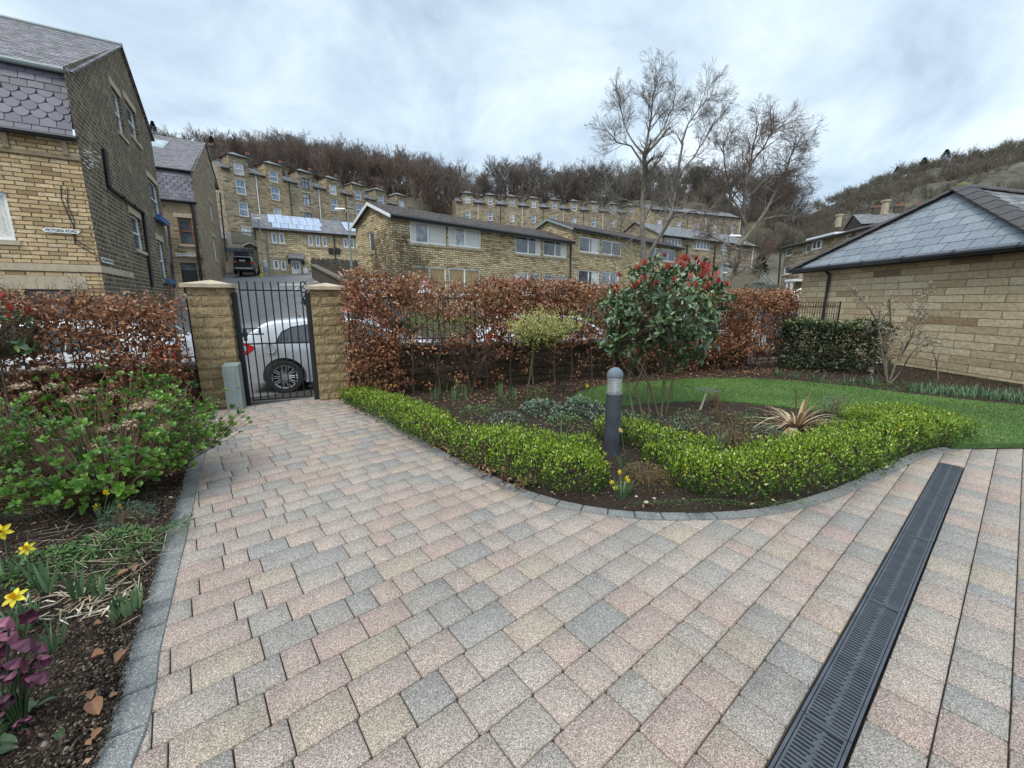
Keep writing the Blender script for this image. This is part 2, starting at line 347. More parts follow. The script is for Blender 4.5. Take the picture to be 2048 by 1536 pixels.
M['stone_dwarf'] = stone_mat('dwarf_wall_stone', [(0, (.05, .04, .022)), (.5, (.08, .063, .037)), (1, (.11, .085, .05))], (.04, .03, .02), .5, .15, soot=.5, soot_scale=1.5, msize=.012, rock=.04, rscale=12.0)  # stone tones darkened: the deep shadow behind the hedge is put into the colour
M['stone_dark'] = stone_mat('dark_gritstone', [(0, (.05, .045, .04)), (.5, (.10, .09, .075)), (1, (.17, .15, .12))], (.06, .055, .05), .35, .12, soot=.5, soot_scale=1.0, msize=.015)
M['coping'] = mat('coping_stone', (.40, .33, .23), .85, var=.3, scale=5, bump=.004, bscale=40)
M['coping_dark'] = mat('mossy_coping_stone', (.10, .083, .052), .9, var=.35, scale=4, bump=.006, bscale=30)
M['cap'] = mat('pillar_cap_stone', (.42, .34, .245), .85, var=.18, scale=9, bump=.003, bscale=80)
M['sill'] = mat('sandstone_sill', (.42, .35, .25), .85, var=.15, scale=6)
M['lintel'] = mat('weathered_lintel', (.22, .17, .11), .9, var=.35, scale=3)
M['slate'] = stone_mat('blue_grey_slate', [(0, (.135, .155, .175)), (.5, (.165, .185, .205)), (1, (.20, .22, .24))], (.02, .024, .028), .50, .25, msize=.008, bump=.02, rock=.004, dist=.0, rough=.42, soot=.15, soot_scale=.8, sootcol=(.07, .08, .09))
M['slate_old'] = stone_mat('old_roof_slate', [(0, (.075, .07, .075)), (.5, (.14, .13, .135)), (1, (.23, .21, .22))], (.03, .028, .03), .26, .15, msize=.016, bump=.03, rock=.006, dist=.02, rough=.75, soot=.1, sootcol=(.2, .2, .17))
M['slate_far'] = stone_mat('distant_slate', [(0, (.09, .09, .095)), (.5, (.14, .14, .145)), (1, (.19, .185, .19))], (.06, .06, .06), .35, .25, msize=.02, rough=.75)
M['slate_wall'] = mat('purple_grey_slate', (.09, .085, .105), .6, var=.3, scale=5)
M['tile_dark'] = stone_mat('dark_roof_tile', [(0, (.035, .028, .025)), (1, (.075, .06, .05))], (.02, .016, .014), .33, .3, msize=.02, bump=.03, rough=.85)
M['tile_hip'] = mat('hip_tile', (.055, .048, .048), .8, var=.25, scale=6, bump=.003, bscale=60)
M['upvc'] = mat('white_window_frame', (.80, .82, .84), .35, var=.03)
M['pane'] = glass_mat('window_glass', (.07, .085, .10))
M['pane_pale'] = glass_mat('window_glass_with_net', (.30, .33, .36), .12)
M['pane_blue'] = glass_mat('window_glass_blue', (.13, .18, .25))
M['curtain'] = mat('net_curtain', (.62, .61, .57), .9, var=.2, scale=12)
M['blind'] = mat('tan_vertical_blind', (.34, .25, .13), .85, var=.12, scale=6)
M['frame_brown'] = mat('brown_window_frame', (.20, .065, .03), .5, var=.15)
M['frame_dark'] = mat('dark_window_frame', (.035, .022, .018), .5, var=.1)
M['black_paint'] = mat('black_painted_metal', (.012, .012, .013), .42, var=.3, scale=20, bump=.0008, bscale=120)
M['gutter'] = mat('black_plastic_gutter', (.014, .015, .018), .3, var=.1)
M['pipe_grey'] = mat('blue_grey_pipe', (.03, .031, .036), .7, var=.1)
M['gutter_pale'] = mat('pale_grey_gutter', (.24, .28, .28), .5, var=.1)
M['white_paint'] = mat('white_paint', (.74, .74, .72), .6, var=.06)
M['blue_box'] = mat('blue_planter_plastic', (.03, .14, .32), .5, var=.1)
M['terracotta'] = mat('terracotta', (.30, .12, .07), .8, var=.2)
M['solar'] = stone_mat('solar_panel', [(0, (.20, .24, .32)), (1, (.25, .29, .37))], (.50, .54, .60), 1.05, 1.7, msize=.03, bump=.0, rock=.0, dist=.0, rough=.12)
M['bark'] = mat('grey_bark', (.16, .13, .10), .9, var=.35, scale=12, bump=.004, bscale=40)
M['bark_pale'] = mat('pale_tree_bark', (.17, .15, .125), .9, var=.35, scale=9, bump=.004, bscale=30)
M['bark_birch'] = mat('birch_bark', (.17, .15, .12), .85, var=.5, scale=6, bump=.004, bscale=20)
M['twig_red'] = mat('reddish_twigs', (.155, .112, .09), .9, var=.25, scale=.3)
M['twig_grey'] = mat('greyish_twigs', (.145, .12, .10), .9, var=.25, scale=.3)
M['twig_olive'] = mat('olive_twigs', (.135, .12, .085), .9, var=.35, scale=.08)
M['twig'] = mat('brown_twigs', (.085, .055, .04), .9, var=.3, scale=10)
M['stem_green'] = mat('greenish_stems', (.085, .07, .04), .85, var=.25, scale=14, bump=.002, bscale=60)

# ================================================================== GARDEN GROUND
WA = math.radians(21.5); WD = (math.cos(WA), math.sin(WA)); WN = (-math.sin(WA), math.cos(WA)); W0 = (-4.52, 5.89)
def wp(t, s, z=0.0): return (W0[0] + WD[0] * t + WN[0] * s, W0[1] + WD[1] * t + WN[1] * s, z)
UA = (0.77822, 0.62799); VA = (-0.62799, 0.77822)      # paving rows run along UA
def uvw(u, v, z=0.0): return (u * UA[0] + v * VA[0], u * UA[1] + v * VA[1], z)
def catmull(P, step):
    P = [np.array(p[:2], float) for p in P]; P = [2 * P[0] - P[1]] + P + [2 * P[-1] - P[-2]]; out = []
    for i in range(1, len(P) - 2):
        for k in range(24):
            t = k / 24; a, b, c, d = P[i - 1], P[i], P[i + 1], P[i + 2]
            out.append(0.5 * ((2 * b) + (c - a) * t + (2 * a - 5 * b + 4 * c - d) * t * t + (3 * b - a - 3 * c + d) * t ** 3))
    out.append(P[-2]); out = np.array(out); s = np.concatenate([[0], np.cumsum(np.linalg.norm(np.diff(out, axis=0), axis=1))])
    n = max(2, int(round(s[-1] / step)) + 1); q = np.linspace(0, s[-1], n)
    return np.stack([np.interp(q, s, out[:, 0]), np.interp(q, s, out[:, 1])], 1)
def inpoly(P, poly):
    P = np.asarray(P); x, y = P[:, 0], P[:, 1]; ins = np.zeros(len(P), bool); n = len(poly)
    for i in range(n):
        x1, y1 = poly[i][:2]; x2, y2 = poly[(i + 1) % n][:2]
        c = ((y1 > y) != (y2 > y)) & (x < (x2 - x1) * (y - y1) / ((y2 - y1) + 1e-12) + x1); ins ^= c
    return ins
KL = [(-0.55, -1.2), (-0.80, -0.2)] + [G(*p)[:2] for p in ((265, 1536), (321, 1300), (360, 1130), (388, 1010), (408, 920), (436, 822))]
KR = [G(*p)[:2] for p in ((694, 801), (740, 826), (800, 866), (900, 924), (1000, 974), (1100, 1010), (1200, 1030), (1300, 1040), (1400, 1041), (1500, 1036), (1600, 1019), (1700, 986), (1790, 943), (1850, 915), (1900, 903), (1960, 898), (2048, 896))] + [(7.4, 4.15), (9.6, 3.9)]
kl = catmull(KL, .2); kr = catmull(KR, .2)
PAVE = [tuple(p) for p in kl] + [wp(.5, .0)[:2], wp(1.5, 0)[:2]] + [tuple(p) for p in kr] + [(9.6, -1.2)]

def kerb_mat():
    m, t, b, o = base_mat('grey_aggregate_kerb'); K = t.links.new; b.inputs['Roughness'].default_value = .9; b.inputs['Specular IOR Level'].default_value = .2; tcn = N(t, 'ShaderNodeTexCoord')
    n = N(t, 'ShaderNodeTexNoise', i_Scale=3.0, i_Detail=6.0, i_Roughness=.7); K(tcn.outputs['Object'], n.inputs['Vector']); r = ramp(t, [(.3, (.085, .088, .082)), (.45, (.17, .172, .163)), (.7, (.225, .225, .212))]); K(n.outputs[0], r.inputs[0])
    v = N(t, 'ShaderNodeTexVoronoi', i_Scale=330.0); K(tcn.outputs['Object'], v.inputs['Vector']); sp = N(t, 'ShaderNodeSeparateColor'); K(v.outputs['Color'], sp.inputs[0]); vr = ramp(t, [(0, .5), (.5, .9), (.85, 1.2), (1, 2.2)]); K(sp.outputs[0], vr.inputs[0])
    m1 = N(t, 'ShaderNodeMixRGB', blend_type='MULTIPLY', i_Fac=1.0); K(r.outputs[0], m1.inputs[1]); K(vr.outputs[0], m1.inputs[2]); K(m1.outputs[0], b.inputs['Base Color']); n3 = N(t, 'ShaderNodeTexNoise', i_Scale=160.0, i_Detail=3.0); K(tcn.outputs['Object'], n3.inputs['Vector']); add_bump(t, b, n3.outputs[0], .8, .003); return m
M['kerb'] = kerb_mat()
def kerb(name, line, side, wdt):
    mb = MB(); n = len(line)
    for i in range(n - 1):
        a, b = line[i], line[i + 1]; d = nrm((b - a)[None])[0]; nn = np.array([-d[1], d[0]]) * side
        d0 = nrm((line[min(i + 1, n - 1)] - line[max(i - 1, 0)])[None])[0]; d1 = nrm((line[min(i + 2, n - 1)] - line[i])[None])[0]
        n0 = np.array([-d0[1], d0[0]]) * side; n1_ = np.array([-d1[1], d1[0]]) * side
        g = d * .0035; zt = .008 + random.uniform(-.002, .003)
        a0 = a + g; b0 = b - g; a1 = a + n0 * wdt + g; b1 = b + n1_ * wdt - g
        q = [a0, b0, b1, a1]; q = q if side > 0 else q[::-1]
        c = sum(q) / 4; e = .006
        bot = [(*p, -.06) for p in q]; mid = [(*p, zt - .006) for p in q]; top = [(*(p + (c - p) * (e / max(np.linalg.norm(c - p), .01))), zt) for p in q]
        for L0, L1 in ((bot, mid), (mid, top)):
            for k in range(4): mb.poly([L0[k], L0[(k + 1) % 4], L1[(k + 1) % 4], L1[k]])
        mb.poly(top)
    return struct(mb.build(name, M['kerb']))
random.seed(3)
kerb('kerb', kl, 1, .125); kerb('kerb', kr, 1, .10)

# -- paving blocks
def paver_mat():
    m, t, b, o = base_mat('aggregate_paving_block'); K = t.links.new; b.inputs['Roughness'].default_value = .88; b.inputs['Specular IOR Level'].default_value = .3
    a = N(t, 'ShaderNodeAttribute', attribute_name='rnd'); tcn = N(t, 'ShaderNodeTexCoord')
    bn = N(t, 'ShaderNodeTexNoise', i_Scale=3.5, i_Detail=1.0); K(tcn.outputs['Object'], bn.inputs['Vector'])
    am = N(t, 'ShaderNodeMath', operation='MULTIPLY_ADD', i_1=.26, i_2=-.13); K(bn.outputs[0], am.inputs[0]); aa = N(t, 'ShaderNodeMath', operation='ADD'); K(a.outputs['Fac'], aa.inputs[0]); K(am.outputs[0], aa.inputs[1])
    r = ramp(t, [(0, (.28, .262, .24)), (.12, (.28, .256, .228)), (.25, (.33, .288, .250)), (.45, (.352, .296, .252)), (.62, (.36, .292, .248)), (.78, (.36, .278, .236)), (.88, (.355, .272, .23)), (.95, (.36, .30, .236)), (1, (.355, .30, .245))]); K(aa.outputs[0], r.inputs[0])
    v = N(t, 'ShaderNodeTexVoronoi', i_Scale=340.0); K(tcn.outputs['Object'], v.inputs['Vector'])
    sp = N(t, 'ShaderNodeSeparateColor'); K(v.outputs['Color'], sp.inputs[0])
    vr = ramp(t, [(0, .36), (.25, .60), (.5, .88), (.72, 1.08), (.88, 1.42), (1, 1.85)]); K(sp.outputs[0], vr.inputs[0])
    m1 = N(t, 'ShaderNodeMixRGB', blend_type='MULTIPLY', i_Fac=1.0); K(r.outputs[0], m1.inputs[1]); K(vr.outputs[0], m1.inputs[2])
    n2_ = N(t, 'ShaderNodeTexNoise', i_Scale=1.1, i_Detail=6.0, i_Roughness=.7); K(tcn.outputs['Object'], n2_.inputs['Vector'])
    r2 = ramp(t, [(.27, .5), (.40, .88), (.7, 1.08)]); K(n2_.outputs[0], r2.inputs[0])
    m2 = N(t, 'ShaderNodeMixRGB', blend_type='MULTIPLY', i_Fac=.9); K(m1.outputs[0], m2.inputs[1]); K(r2.outputs[0], m2.inputs[2])
    n4 = N(t, 'ShaderNodeTexNoise', i_Scale=.45, i_Detail=3.0); K(tcn.outputs['Object'], n4.inputs['Vector']); r4 = ramp(t, [(.35, (.97, .96, .95)), (.65, (1.03, 1.02, 1.0))]); K(n4.outputs[0], r4.inputs[0])
    m4 = N(t, 'ShaderNodeMixRGB', blend_type='MULTIPLY', i_Fac=1.0); K(m2.outputs[0], m4.inputs[1]); K(r4.outputs[0], m4.inputs[2]); K(m4.outputs[0], b.inputs['Base Color'])
    n3 = N(t, 'ShaderNodeTexNoise', i_Scale=160.0, i_Detail=3.0); K(tcn.outputs['Object'], n3.inputs['Vector']); add_bump(t, b, n3.outputs[0], .8, .0035)
    return m
M['paver'] = paver_mat()
rg = np.random.default_rng(11); random.seed(5)
CH_V0, CH_V1, CH_U1 = .160, .318, 5.70
Vv, Ff, Rr, nb = [], {}, {}, 0; kld, krd = catmull(KL, .03), catmull(KR, .03)
for n in range(-45, 42):
    v0, v1 = -.02 + .1735 * n, -.02 + .1735 * (n + 1); u = -6.0 + random.random() * .2
    while u < 13:
        ln = random.choice((.13, .173, .173, .22, .22, .26, .30)); u0, u1 = u, u + ln; u = u1; a0, a1 = v0, v1
        if n == 1 and u0 < CH_U1:
            if u1 < CH_U1 + .06: continue
            u0 = CH_U1 + .004
        c = uvw((u0 + u1) / 2, (v0 + v1) / 2)
        if not (-5.4 < c[0] < 9.6 and -1.2 < c[1] < 7.4): continue
        off = np.array([[c[0] + i * .2, c[1] + j * .2] for i in (-1, 0, 1) for j in (-1, 0, 1)])
        if not inpoly(off, PAVE).any(): continue
        j = .0026; z0 = random.uniform(-.001, .001); tl = (random.uniform(-.003, .003), random.uniform(-.003, .003)); rt = random.uniform(-.008, .008)
        x0, x1, y0, y1, cr = u0 + j, u1 - j, a0 + j, a1 - j, .008; mu, mv = (u0 + u1) / 2, (a0 + a1) / 2
        oc = [(x0 + cr, y0), (x1 - cr, y0), (x1, y0 + cr), (x1, y1 - cr), (x1 - cr, y1), (x0 + cr, y1), (x0, y1 - cr), (x0, y0 + cr)]
        oc = [np.array(uvw(mu + (p - mu) - (q - mv) * rt, mv + (q - mv) + (p - mu) * rt)[:2]) for p, q in oc]
        # cut to the kerb line
        for ln_, sd_ in ((kld, 1), (krd, 1)):
            dd = np.hypot(ln_[:, 0] - c[0], ln_[:, 1] - c[1]); i_ = int(dd.argmin())
            if dd[i_] < .45 and len(oc) > 2:
                tg = ln_[min(i_ + 1, len(ln_) - 1)] - ln_[max(i_ - 1, 0)]; tg = tg / np.linalg.norm(tg); nn = np.array([-tg[1], tg[0]]); p0_ = ln_[i_] + nn * .02; res = []
                for q in range(len(oc)):
                    A_, B_ = oc[q], oc[(q + 1) % len(oc)]; da, db = (A_ - p0_) @ nn, (B_ - p0_) @ nn
                    if da <= 0: res.append(A_)
                    if (da < 0) != (db < 0): res.append(A_ + (B_ - A_) * (da / (da - db)))
                oc = res
        if len(oc) < 3: continue
        m8 = len(oc); cen = sum(oc) / m8; ar = abs(sum(oc[q][0] * oc[(q + 1) % m8][1] - oc[(q + 1) % m8][0] * oc[q][1] for q in range(m8))) / 2
        if ar < .0006: continue
        zf = lambda p, z: (p[0], p[1], z + z0 + (p[0] - cen[0]) * tl[0] + (p[1] - cen[1]) * tl[1])
        ins_ = [cen + (p - cen) * (1 - .0035 / max(np.linalg.norm(p - cen), .02)) for p in oc]
        Vv += [zf(p, -.05) for p in oc] + [zf(p, -.004) for p in oc] + [zf(p, 0) for p in ins_]; rv = random.random()
        for k in range(2):
            for q in range(m8): Ff.setdefault(4, []).append((nb + k * m8 + q, nb + k * m8 + (q + 1) % m8, nb + (k + 1) * m8 + (q + 1) % m8, nb + (k + 1) * m8 + q)); Rr.setdefault(4, []).append(rv)
        Ff.setdefault(m8, []).append(tuple(nb + 2 * m8 + q for q in range(m8))); Rr.setdefault(m8, []).append(rv); nb += 3 * m8
ks_ = [k for k in Ff if len(Ff[k])]
struct(mesh_np('paving', Vv, [np.array(Ff[k]) for k in ks_], M['paver'], None, [np.array(Rr[k]) for k in ks_]))
M['joint'] = mat('joint_sand', (.05, .04, .031), .95, var=.4, scale=6, bump=.004, bscale=90)
jb = MB(); tri = tessellate_polygon([[Vector((*p, 0)) for p in [(-5.6, -1.2), (9.6, -1.2), (9.6, 4.6), (5, 5.2), (-2.3, 7.6), (-5.6, 6.6)]]])
pp = [(-5.6, -1.2), (9.6, -1.2), (9.6, 4.6), (5, 5.2), (-2.3, 7.6), (-5.6, 6.6)]
for tr in tri:
    q = [(*pp[i], -.014) for i in tr]; a = (q[1][0] - q[0][0]) * (q[2][1] - q[0][1]) - (q[1][1] - q[0][1]) * (q[2][0] - q[0][0]); jb.poly(q if a > 0 else q[::-1])
# the sheet leaves the drain trench open
jb2 = MB()
for (ua, ub, va, vb) in ((-6, 13, -8, CH_V0 - .006), (-6, 13, CH_V1 + .006, 8), (CH_U1 + .02, 13, CH_V0 - .006, CH_V1 + .006)):
    jb2.poly([uvw(ua, va, -.014), uvw(ub, va, -.014), uvw(ub, vb, -.014), uvw(ua, vb, -.014)])
struct(jb2.build('ground_bedding', M['joint']))

# -- drain channel
M['drain'] = mat('grey_drain_plastic', (.055, .062, .072), .5, var=.25, scale=10, bump=.0006, bscale=200)
M['trench'] = mat('drain_trench', (.012, .012, .012), .9)
drain = thing('channel_drain', 'long dark grey slotted drain channel let into the paving', 'drain', uvw(1.0, .239))
tb = MB(); ya, yb = CH_V0 - .004, CH_V1 + .004
tb.poly([uvw(-2, ya, -.09), uvw(CH_U1, ya, -.09), uvw(CH_U1, yb, -.09), uvw(-2, yb, -.09)])
tb.poly([uvw(-2, ya, -.002), uvw(CH_U1, ya, -.002), uvw(CH_U1, ya, -.09), uvw(-2, ya, -.09)]); tb.poly([uvw(-2, yb, -.09), uvw(CH_U1, yb, -.09), uvw(CH_U1, yb, -.002), uvw(-2, yb, -.002)])
tb.build('trough', M['trench'], drain)
def ubox(mb, u0, u1, v0, v1, z0, z1): mb.hexa([uvw(u0, v0, z0), uvw(u1, v0, z0), uvw(u1, v1, z0), uvw(u0, v1, z0), uvw(u0, v0, z1), uvw(u1, v0, z1), uvw(u1, v1, z1), uvw(u0, v1, z1)])
u = CH_U1 - .01; cuts = []
while u > -1.0: cuts.append((u - .995, u)); u -= 1.0
vc = (CH_V0 + CH_V1) / 2; hw = (CH_V1 - CH_V0) / 2
for (ua, ub) in cuts:
    g_ = MB()
    for s_ in (-1, 1):
        va = vc + s_ * hw; ubox(g_, ua, ub, min(va, va - s_ * .010), max(va, va - s_ * .010), -.02, .004)
        ubox(g_, ua, ub, min(va - s_ * .013, va - s_ * .021), max(va - s_ * .013, va - s_ * .021), -.02, .002)
    ubox(g_, ua, ua + .012, vc - hw + .021, vc + hw - .021, -.02, .002); ubox(g_, ub - .012, ub, vc - hw + .021, vc + hw - .021, -.02, .002)
    q = ua + .02; k = 0
    while q < ub - .02:
        o_ = .004 if k % 2 else -.004
        ubox(g_, q, q + .0095, vc - hw + .021, vc - .007 + o_, -.02, .001); ubox(g_, q + .006, q + .0155, vc + .007 + o_, vc + hw - .021, -.02, .001)
        ubox(g_, q - .002, q + .018, vc - .008 + o_, vc + .008 + o_, -.02, -.001); q += .0195; k += 1
    g_.build('grate', M['drain'], drain)

# -- soil of the beds
def soil_mat():
    m, t, b, o = base_mat('dark_garden_soil'); K = t.links.new; b.inputs['Roughness'].default_value = .95; b.inputs['Specular IOR Level'].default_value = .15
    tcn = N(t, 'ShaderNodeTexCoord'); n = N(t, 'ShaderNodeTexNoise', i_Scale=38.0, i_Detail=9.0, i_Roughness=.85); K(tcn.outputs['Object'], n.inputs['Vector'])
    r = ramp(t, [(.3, (.018, .013, .010)), (.5, (.05, .037, .027)), (.66, (.09, .067, .05)), (.78, (.18, .14, .10))]); K(n.outputs[0], r.inputs[0])
    n2_ = N(t, 'ShaderNodeTexNoise', i_Scale=1.6, i_Detail=4.0); K(tcn.outputs['Object'], n2_.inputs['Vector']); r2 = ramp(t, [(.52, 0), (.62, .6)]); K(n2_.outputs[0], r2.inputs[0])
    n5 = N(t, 'ShaderNodeTexNoise', i_Scale=30.0, i_Detail=3.0); K(tcn.outputs['Object'], n5.inputs['Vector']); r5 = ramp(t, [(.5, 0), (.6, 1)]); K(n5.outputs[0], r5.inputs[0])
    mm = N(t, 'ShaderNodeMath', operation='MULTIPLY'); K(r2.outputs[0], mm.inputs[0]); K(r5.outputs[0], mm.inputs[1])
    m1 = N(t, 'ShaderNodeMixRGB'); K(mm.outputs[0], m1.inputs[0]); K(r.outputs[0], m1.inputs[1]); m1.inputs[2].default_value = (.05, .065, .018, 1); K(m1.outputs[0], b.inputs['Base Color'])
    add_bump(t, b, n.outputs[0], 1.0, .035); return m
M['soil'] = soil_mat()
def vnoise(x, y, sc, seed=0):
    xi = np.floor(x * sc).astype(int); yi = np.floor(y * sc).astype(int); fx = x * sc - xi; fy = y * sc - yi; fx = fx * fx * (3 - 2 * fx); fy = fy * fy * (3 - 2 * fy)
    def h(a, b): return (np.sin(a * 127.1 + b * 311.7 + seed * 17.3) * 43758.5453) % 1.0
    return (h(xi, yi) * (1 - fx) + h(xi + 1, yi) * fx) * (1 - fy) + (h(xi, yi + 1) * (1 - fx) + h(xi + 1, yi + 1) * fx) * fy
def soilz(x, y): return .012 + .03 * vnoise(x, y, 3.1) + .022 * vnoise(x, y, 9, 1) + .012 * vnoise(x, y, 27, 2)
def soil_sheet(name, poly, x0, x1, y0, y1, st, inner=0.0):
    xs = np.arange(x0, x1, st); ys = np.arange(y0, y1, st); Xg, Yg = np.meshgrid(xs, ys, indexing='ij'); Zg = soilz(Xg, Yg); ny = len(ys); kk = np.concatenate([kl, kr]); dk = np.full(Xg.shape, 9.0)
    for q_ in np.concatenate([catmull(KL, .05), catmull(KR, .05)]): dk = np.minimum(dk, np.hypot(Xg - q_[0], Yg - q_[1]))
    Zg = -.012 + (Zg + .012) * np.clip((dk - .11) / .10, 0, 1)
    i, j = np.meshgrid(np.arange(len(xs) - 1), np.arange(ny - 1), indexing='ij'); cx = Xg[:-1, :-1] + st / 2; cy = Yg[:-1, :-1] + st / 2
    keep = inpoly(np.stack([cx.ravel(), cy.ravel()], 1), poly); a = (i * ny + j).ravel()[keep]
    V = np.stack([Xg.ravel(), Yg.ravel(), Zg.ravel()], 1); F_ = np.stack([a, a + ny, a + ny + 1, a + 1], 1); us, inv = np.unique(F_, return_inverse=True)
    return struct(mesh_np(name, V[us], [inv.reshape(F_.shape)], M['soil'], smooth=True))
def offs(line, d):
    t = np.gradient(line, axis=0); t = nrm(t); return line + np.stack([-t[:, 1], t[:, 0]], 1) * d
kli = offs(kl, .10); kri = offs(kr, .08)
BED_L = [tuple(p) for p in kli] + [wp(0, .1)[:2], wp(-7, .1)[:2], (-9.5, -1.2)]
BED_R = [tuple(p) for p in kri] + [(9.6, 8.0), (9.2, 13.2), wp(13.5, .1)[:2], wp(1.75, .1)[:2]]
soil_sheet('soil', BED_L, -8.5, -.6, -1.2, 7.0, .035); soil_sheet('soil', BED_R, -3.2, 9.7, 2.4, 13.3, .05)

# -- lawn
LAWN = [G(*p, .06)[:2] for p in ((1132, 805), (1155, 786), (1200, 772), (1300, 762), (1400, 757), (1500, 757), (1600, 763), (1700, 773), (1800, 786), (1900, 797), (2048, 812), (2250, 834))] + [(9.3, 4.1)] + \
       [G(*p, .06)[:2] for p in ((2048, 887), (1905, 889), (1850, 870), (1760, 844), (1700, 830), (1600, 817), (1500, 806), (1430, 801), (1350, 804), (1250, 810))]
M['lawn'] = mat('lawn_turf', (.045, .095, .02), .95, var=.5, scale=9, bump=.01, bscale=60)
def flat_poly(name, poly, z, mt, kind='structure', skirt=.05):
    mb = MB(); V3 = [Vector((p[0], p[1], 0)) for p in poly]
    for tr in tessellate_polygon([V3]):
        q = [(V3[i].x, V3[i].y, z) for i in tr]; a = (q[1][0] - q[0][0]) * (q[2][1] - q[0][1]) - (q[1][1] - q[0][1]) * (q[2][0] - q[0][0]); mb.poly(q if a > 0 else q[::-1])
    if skirt:
        n = len(poly); A = sum(poly[i][0] * poly[(i + 1) % n][1] - poly[(i + 1) % n][0] * poly[i][1] for i in range(n))
        for i in range(n):
            a, b = poly[i], poly[(i + 1) % n]; q = [(a[0], a[1], z - skirt), (b[0], b[1], z - skirt), (b[0], b[1], z), (a[0], a[1], z)]; mb.poly(q if A > 0 else q[::-1])
    o = mb.build(name, mt); o['kind'] = kind; return o
flat_poly('lawn', LAWN, .062, M['lawn'])
M['grass'] = leaf_mat('grass_blades', [(0, (.06, .12, .02)), (.5, (.12, .22, .035)), (.85, (.19, .30, .06)), (1, (.34, .33, .15))], rough=.5, trans=.3)
rg = np.random.default_rng(21)
def in_region(rg, poly, n, margin=None):
    xs = [p[0] for p in poly]; ys = [p[1] for p in poly]; out = []
    while sum(len(o) for o in out) < n:
        P = np.stack([rg.uniform(min(xs), max(xs), n * 2), rg.uniform(min(ys), max(ys), n * 2)], 1); out.append(P[inpoly(P, poly)])
    return np.concatenate(out)[:n]
P2 = in_region(rg, LAWN, 95000); n = len(P2); P = np.concatenate([P2, np.full((n, 1), .06)], 1)
Dv = np.stack([rg.normal(0, .35, n), rg.normal(0, .35, n), np.ones(n)], 1); tone = np.clip(vnoise(P2[:, 0], P2[:, 1], 2.2, 5) * .5 + rg.random(n) * .5, 0, .97); tone[rg.random(n) < .02] = 1
tag(blades('grass', P, Dv, rg.uniform(.022, .045, n), .0055, rg.uniform(.1, .7, n), M['grass'], k=2, rnd=tone, rg=rg), 'short green lawn grass in the curved garden lawn', 'grass', kind='stuff')

# -- litter on the soil
M['litter'] = leaf_mat('fallen_leaves', [(0, (.05, .03, .018)), (.4, (.12, .065, .035)), (.7, (.25, .13, .075)), (.9, (.38, .24, .15)), (1, (.5, .42, .3))], rough=.8, trans=.1, spec=.2)
def on_soil(P2, dz=.006): return np.stack([P2[:, 0], P2[:, 1], soilz(P2[:, 0], P2[:, 1]) + dz], 1)
rg = np.random.default_rng(31)
QR = in_region(rg, BED_R, 34000); QR = QR[~inpoly(QR, LAWN)]; QL = in_region(rg, BED_L, 16000); Q = np.concatenate([QR, QL]); n = len(Q)
A = rdir(rg, n) * np.array([1, 1, .25]); Nn = np.array([0, 0, 1.0]) + rg.normal(0, .35, (n, 3)); sz = rg.choice([.007, .013, .022, .035], n, p=[.55, .28, .12, .05]) * rg.uniform(.7, 1.3, n)
tag(leaves('leaf_litter', on_soil(Q), A, Nn, sz, sz * rg.uniform(.3, .7, n), M['litter'], rg=rg, rnd=rg.random(n) ** .8), 'scattered brown leaf litter and chips lying on the dark soil', 'leaf litter', kind='stuff')
M['clod'] = leaf_mat('soil_clods', [(0, (.014, .010, .008)), (.5, (.040, .029, .021)), (.85, (.085, .062, .046)), (1, (.20, .16, .12))], rough=.95, trans=0, spec=.15)
OCT = (np.array([(.5, 0, 0), (-.5, 0, 0), (0, .5, 0), (0, -.5, 0), (0, 0, .5), (0, 0, -.4)]), [np.array([(0, 2, 4), (2, 1, 4), (1, 3, 4), (3, 0, 4), (2, 0, 5), (1, 2, 5), (3, 1, 5), (0, 3, 5)])])
for nm_, poly_, cnt_, lb_ in (('soil_crumbs', [p for p in BED_L if p[0] > -9] , 30000, 'dark crumbs of soil lying over the left flower bed'), ('soil_crumbs', BED_R, 30000, 'dark crumbs of soil lying over the round flower bed')):
    Q2 = in_region(rg, poly_, cnt_); Q2 = Q2[~inpoly(Q2, LAWN)]
    if nm_ and lb_.find('left') > 0: Q2 = Q2[(Q2[:, 0] > -5)]; Q2b = in_region(rg, [(-1.4, .4), (-.9, .4), (-1.45, 1.2), (-2.3, 2.8), (-3.6, 2.8), (-2.6, .9)], 16000); Q2 = np.concatenate([Q2, Q2b[inpoly(Q2b, BED_L)]])
    n = len(Q2); V_, g__, li_ = scatter(OCT, on_soil(Q2, .001), rdir(rg, n), rdir(rg, n), np.abs(rg.normal(.007, .005, (n, 1))) * rg.uniform(.6, 1.4, (n, 3)) + .003); rn_ = rg.random(n); tag(mesh_np(nm_, V_, g__, M['clod'], None, [rn_[i] for i in li_]), lb_, 'soil', kind='stuff')
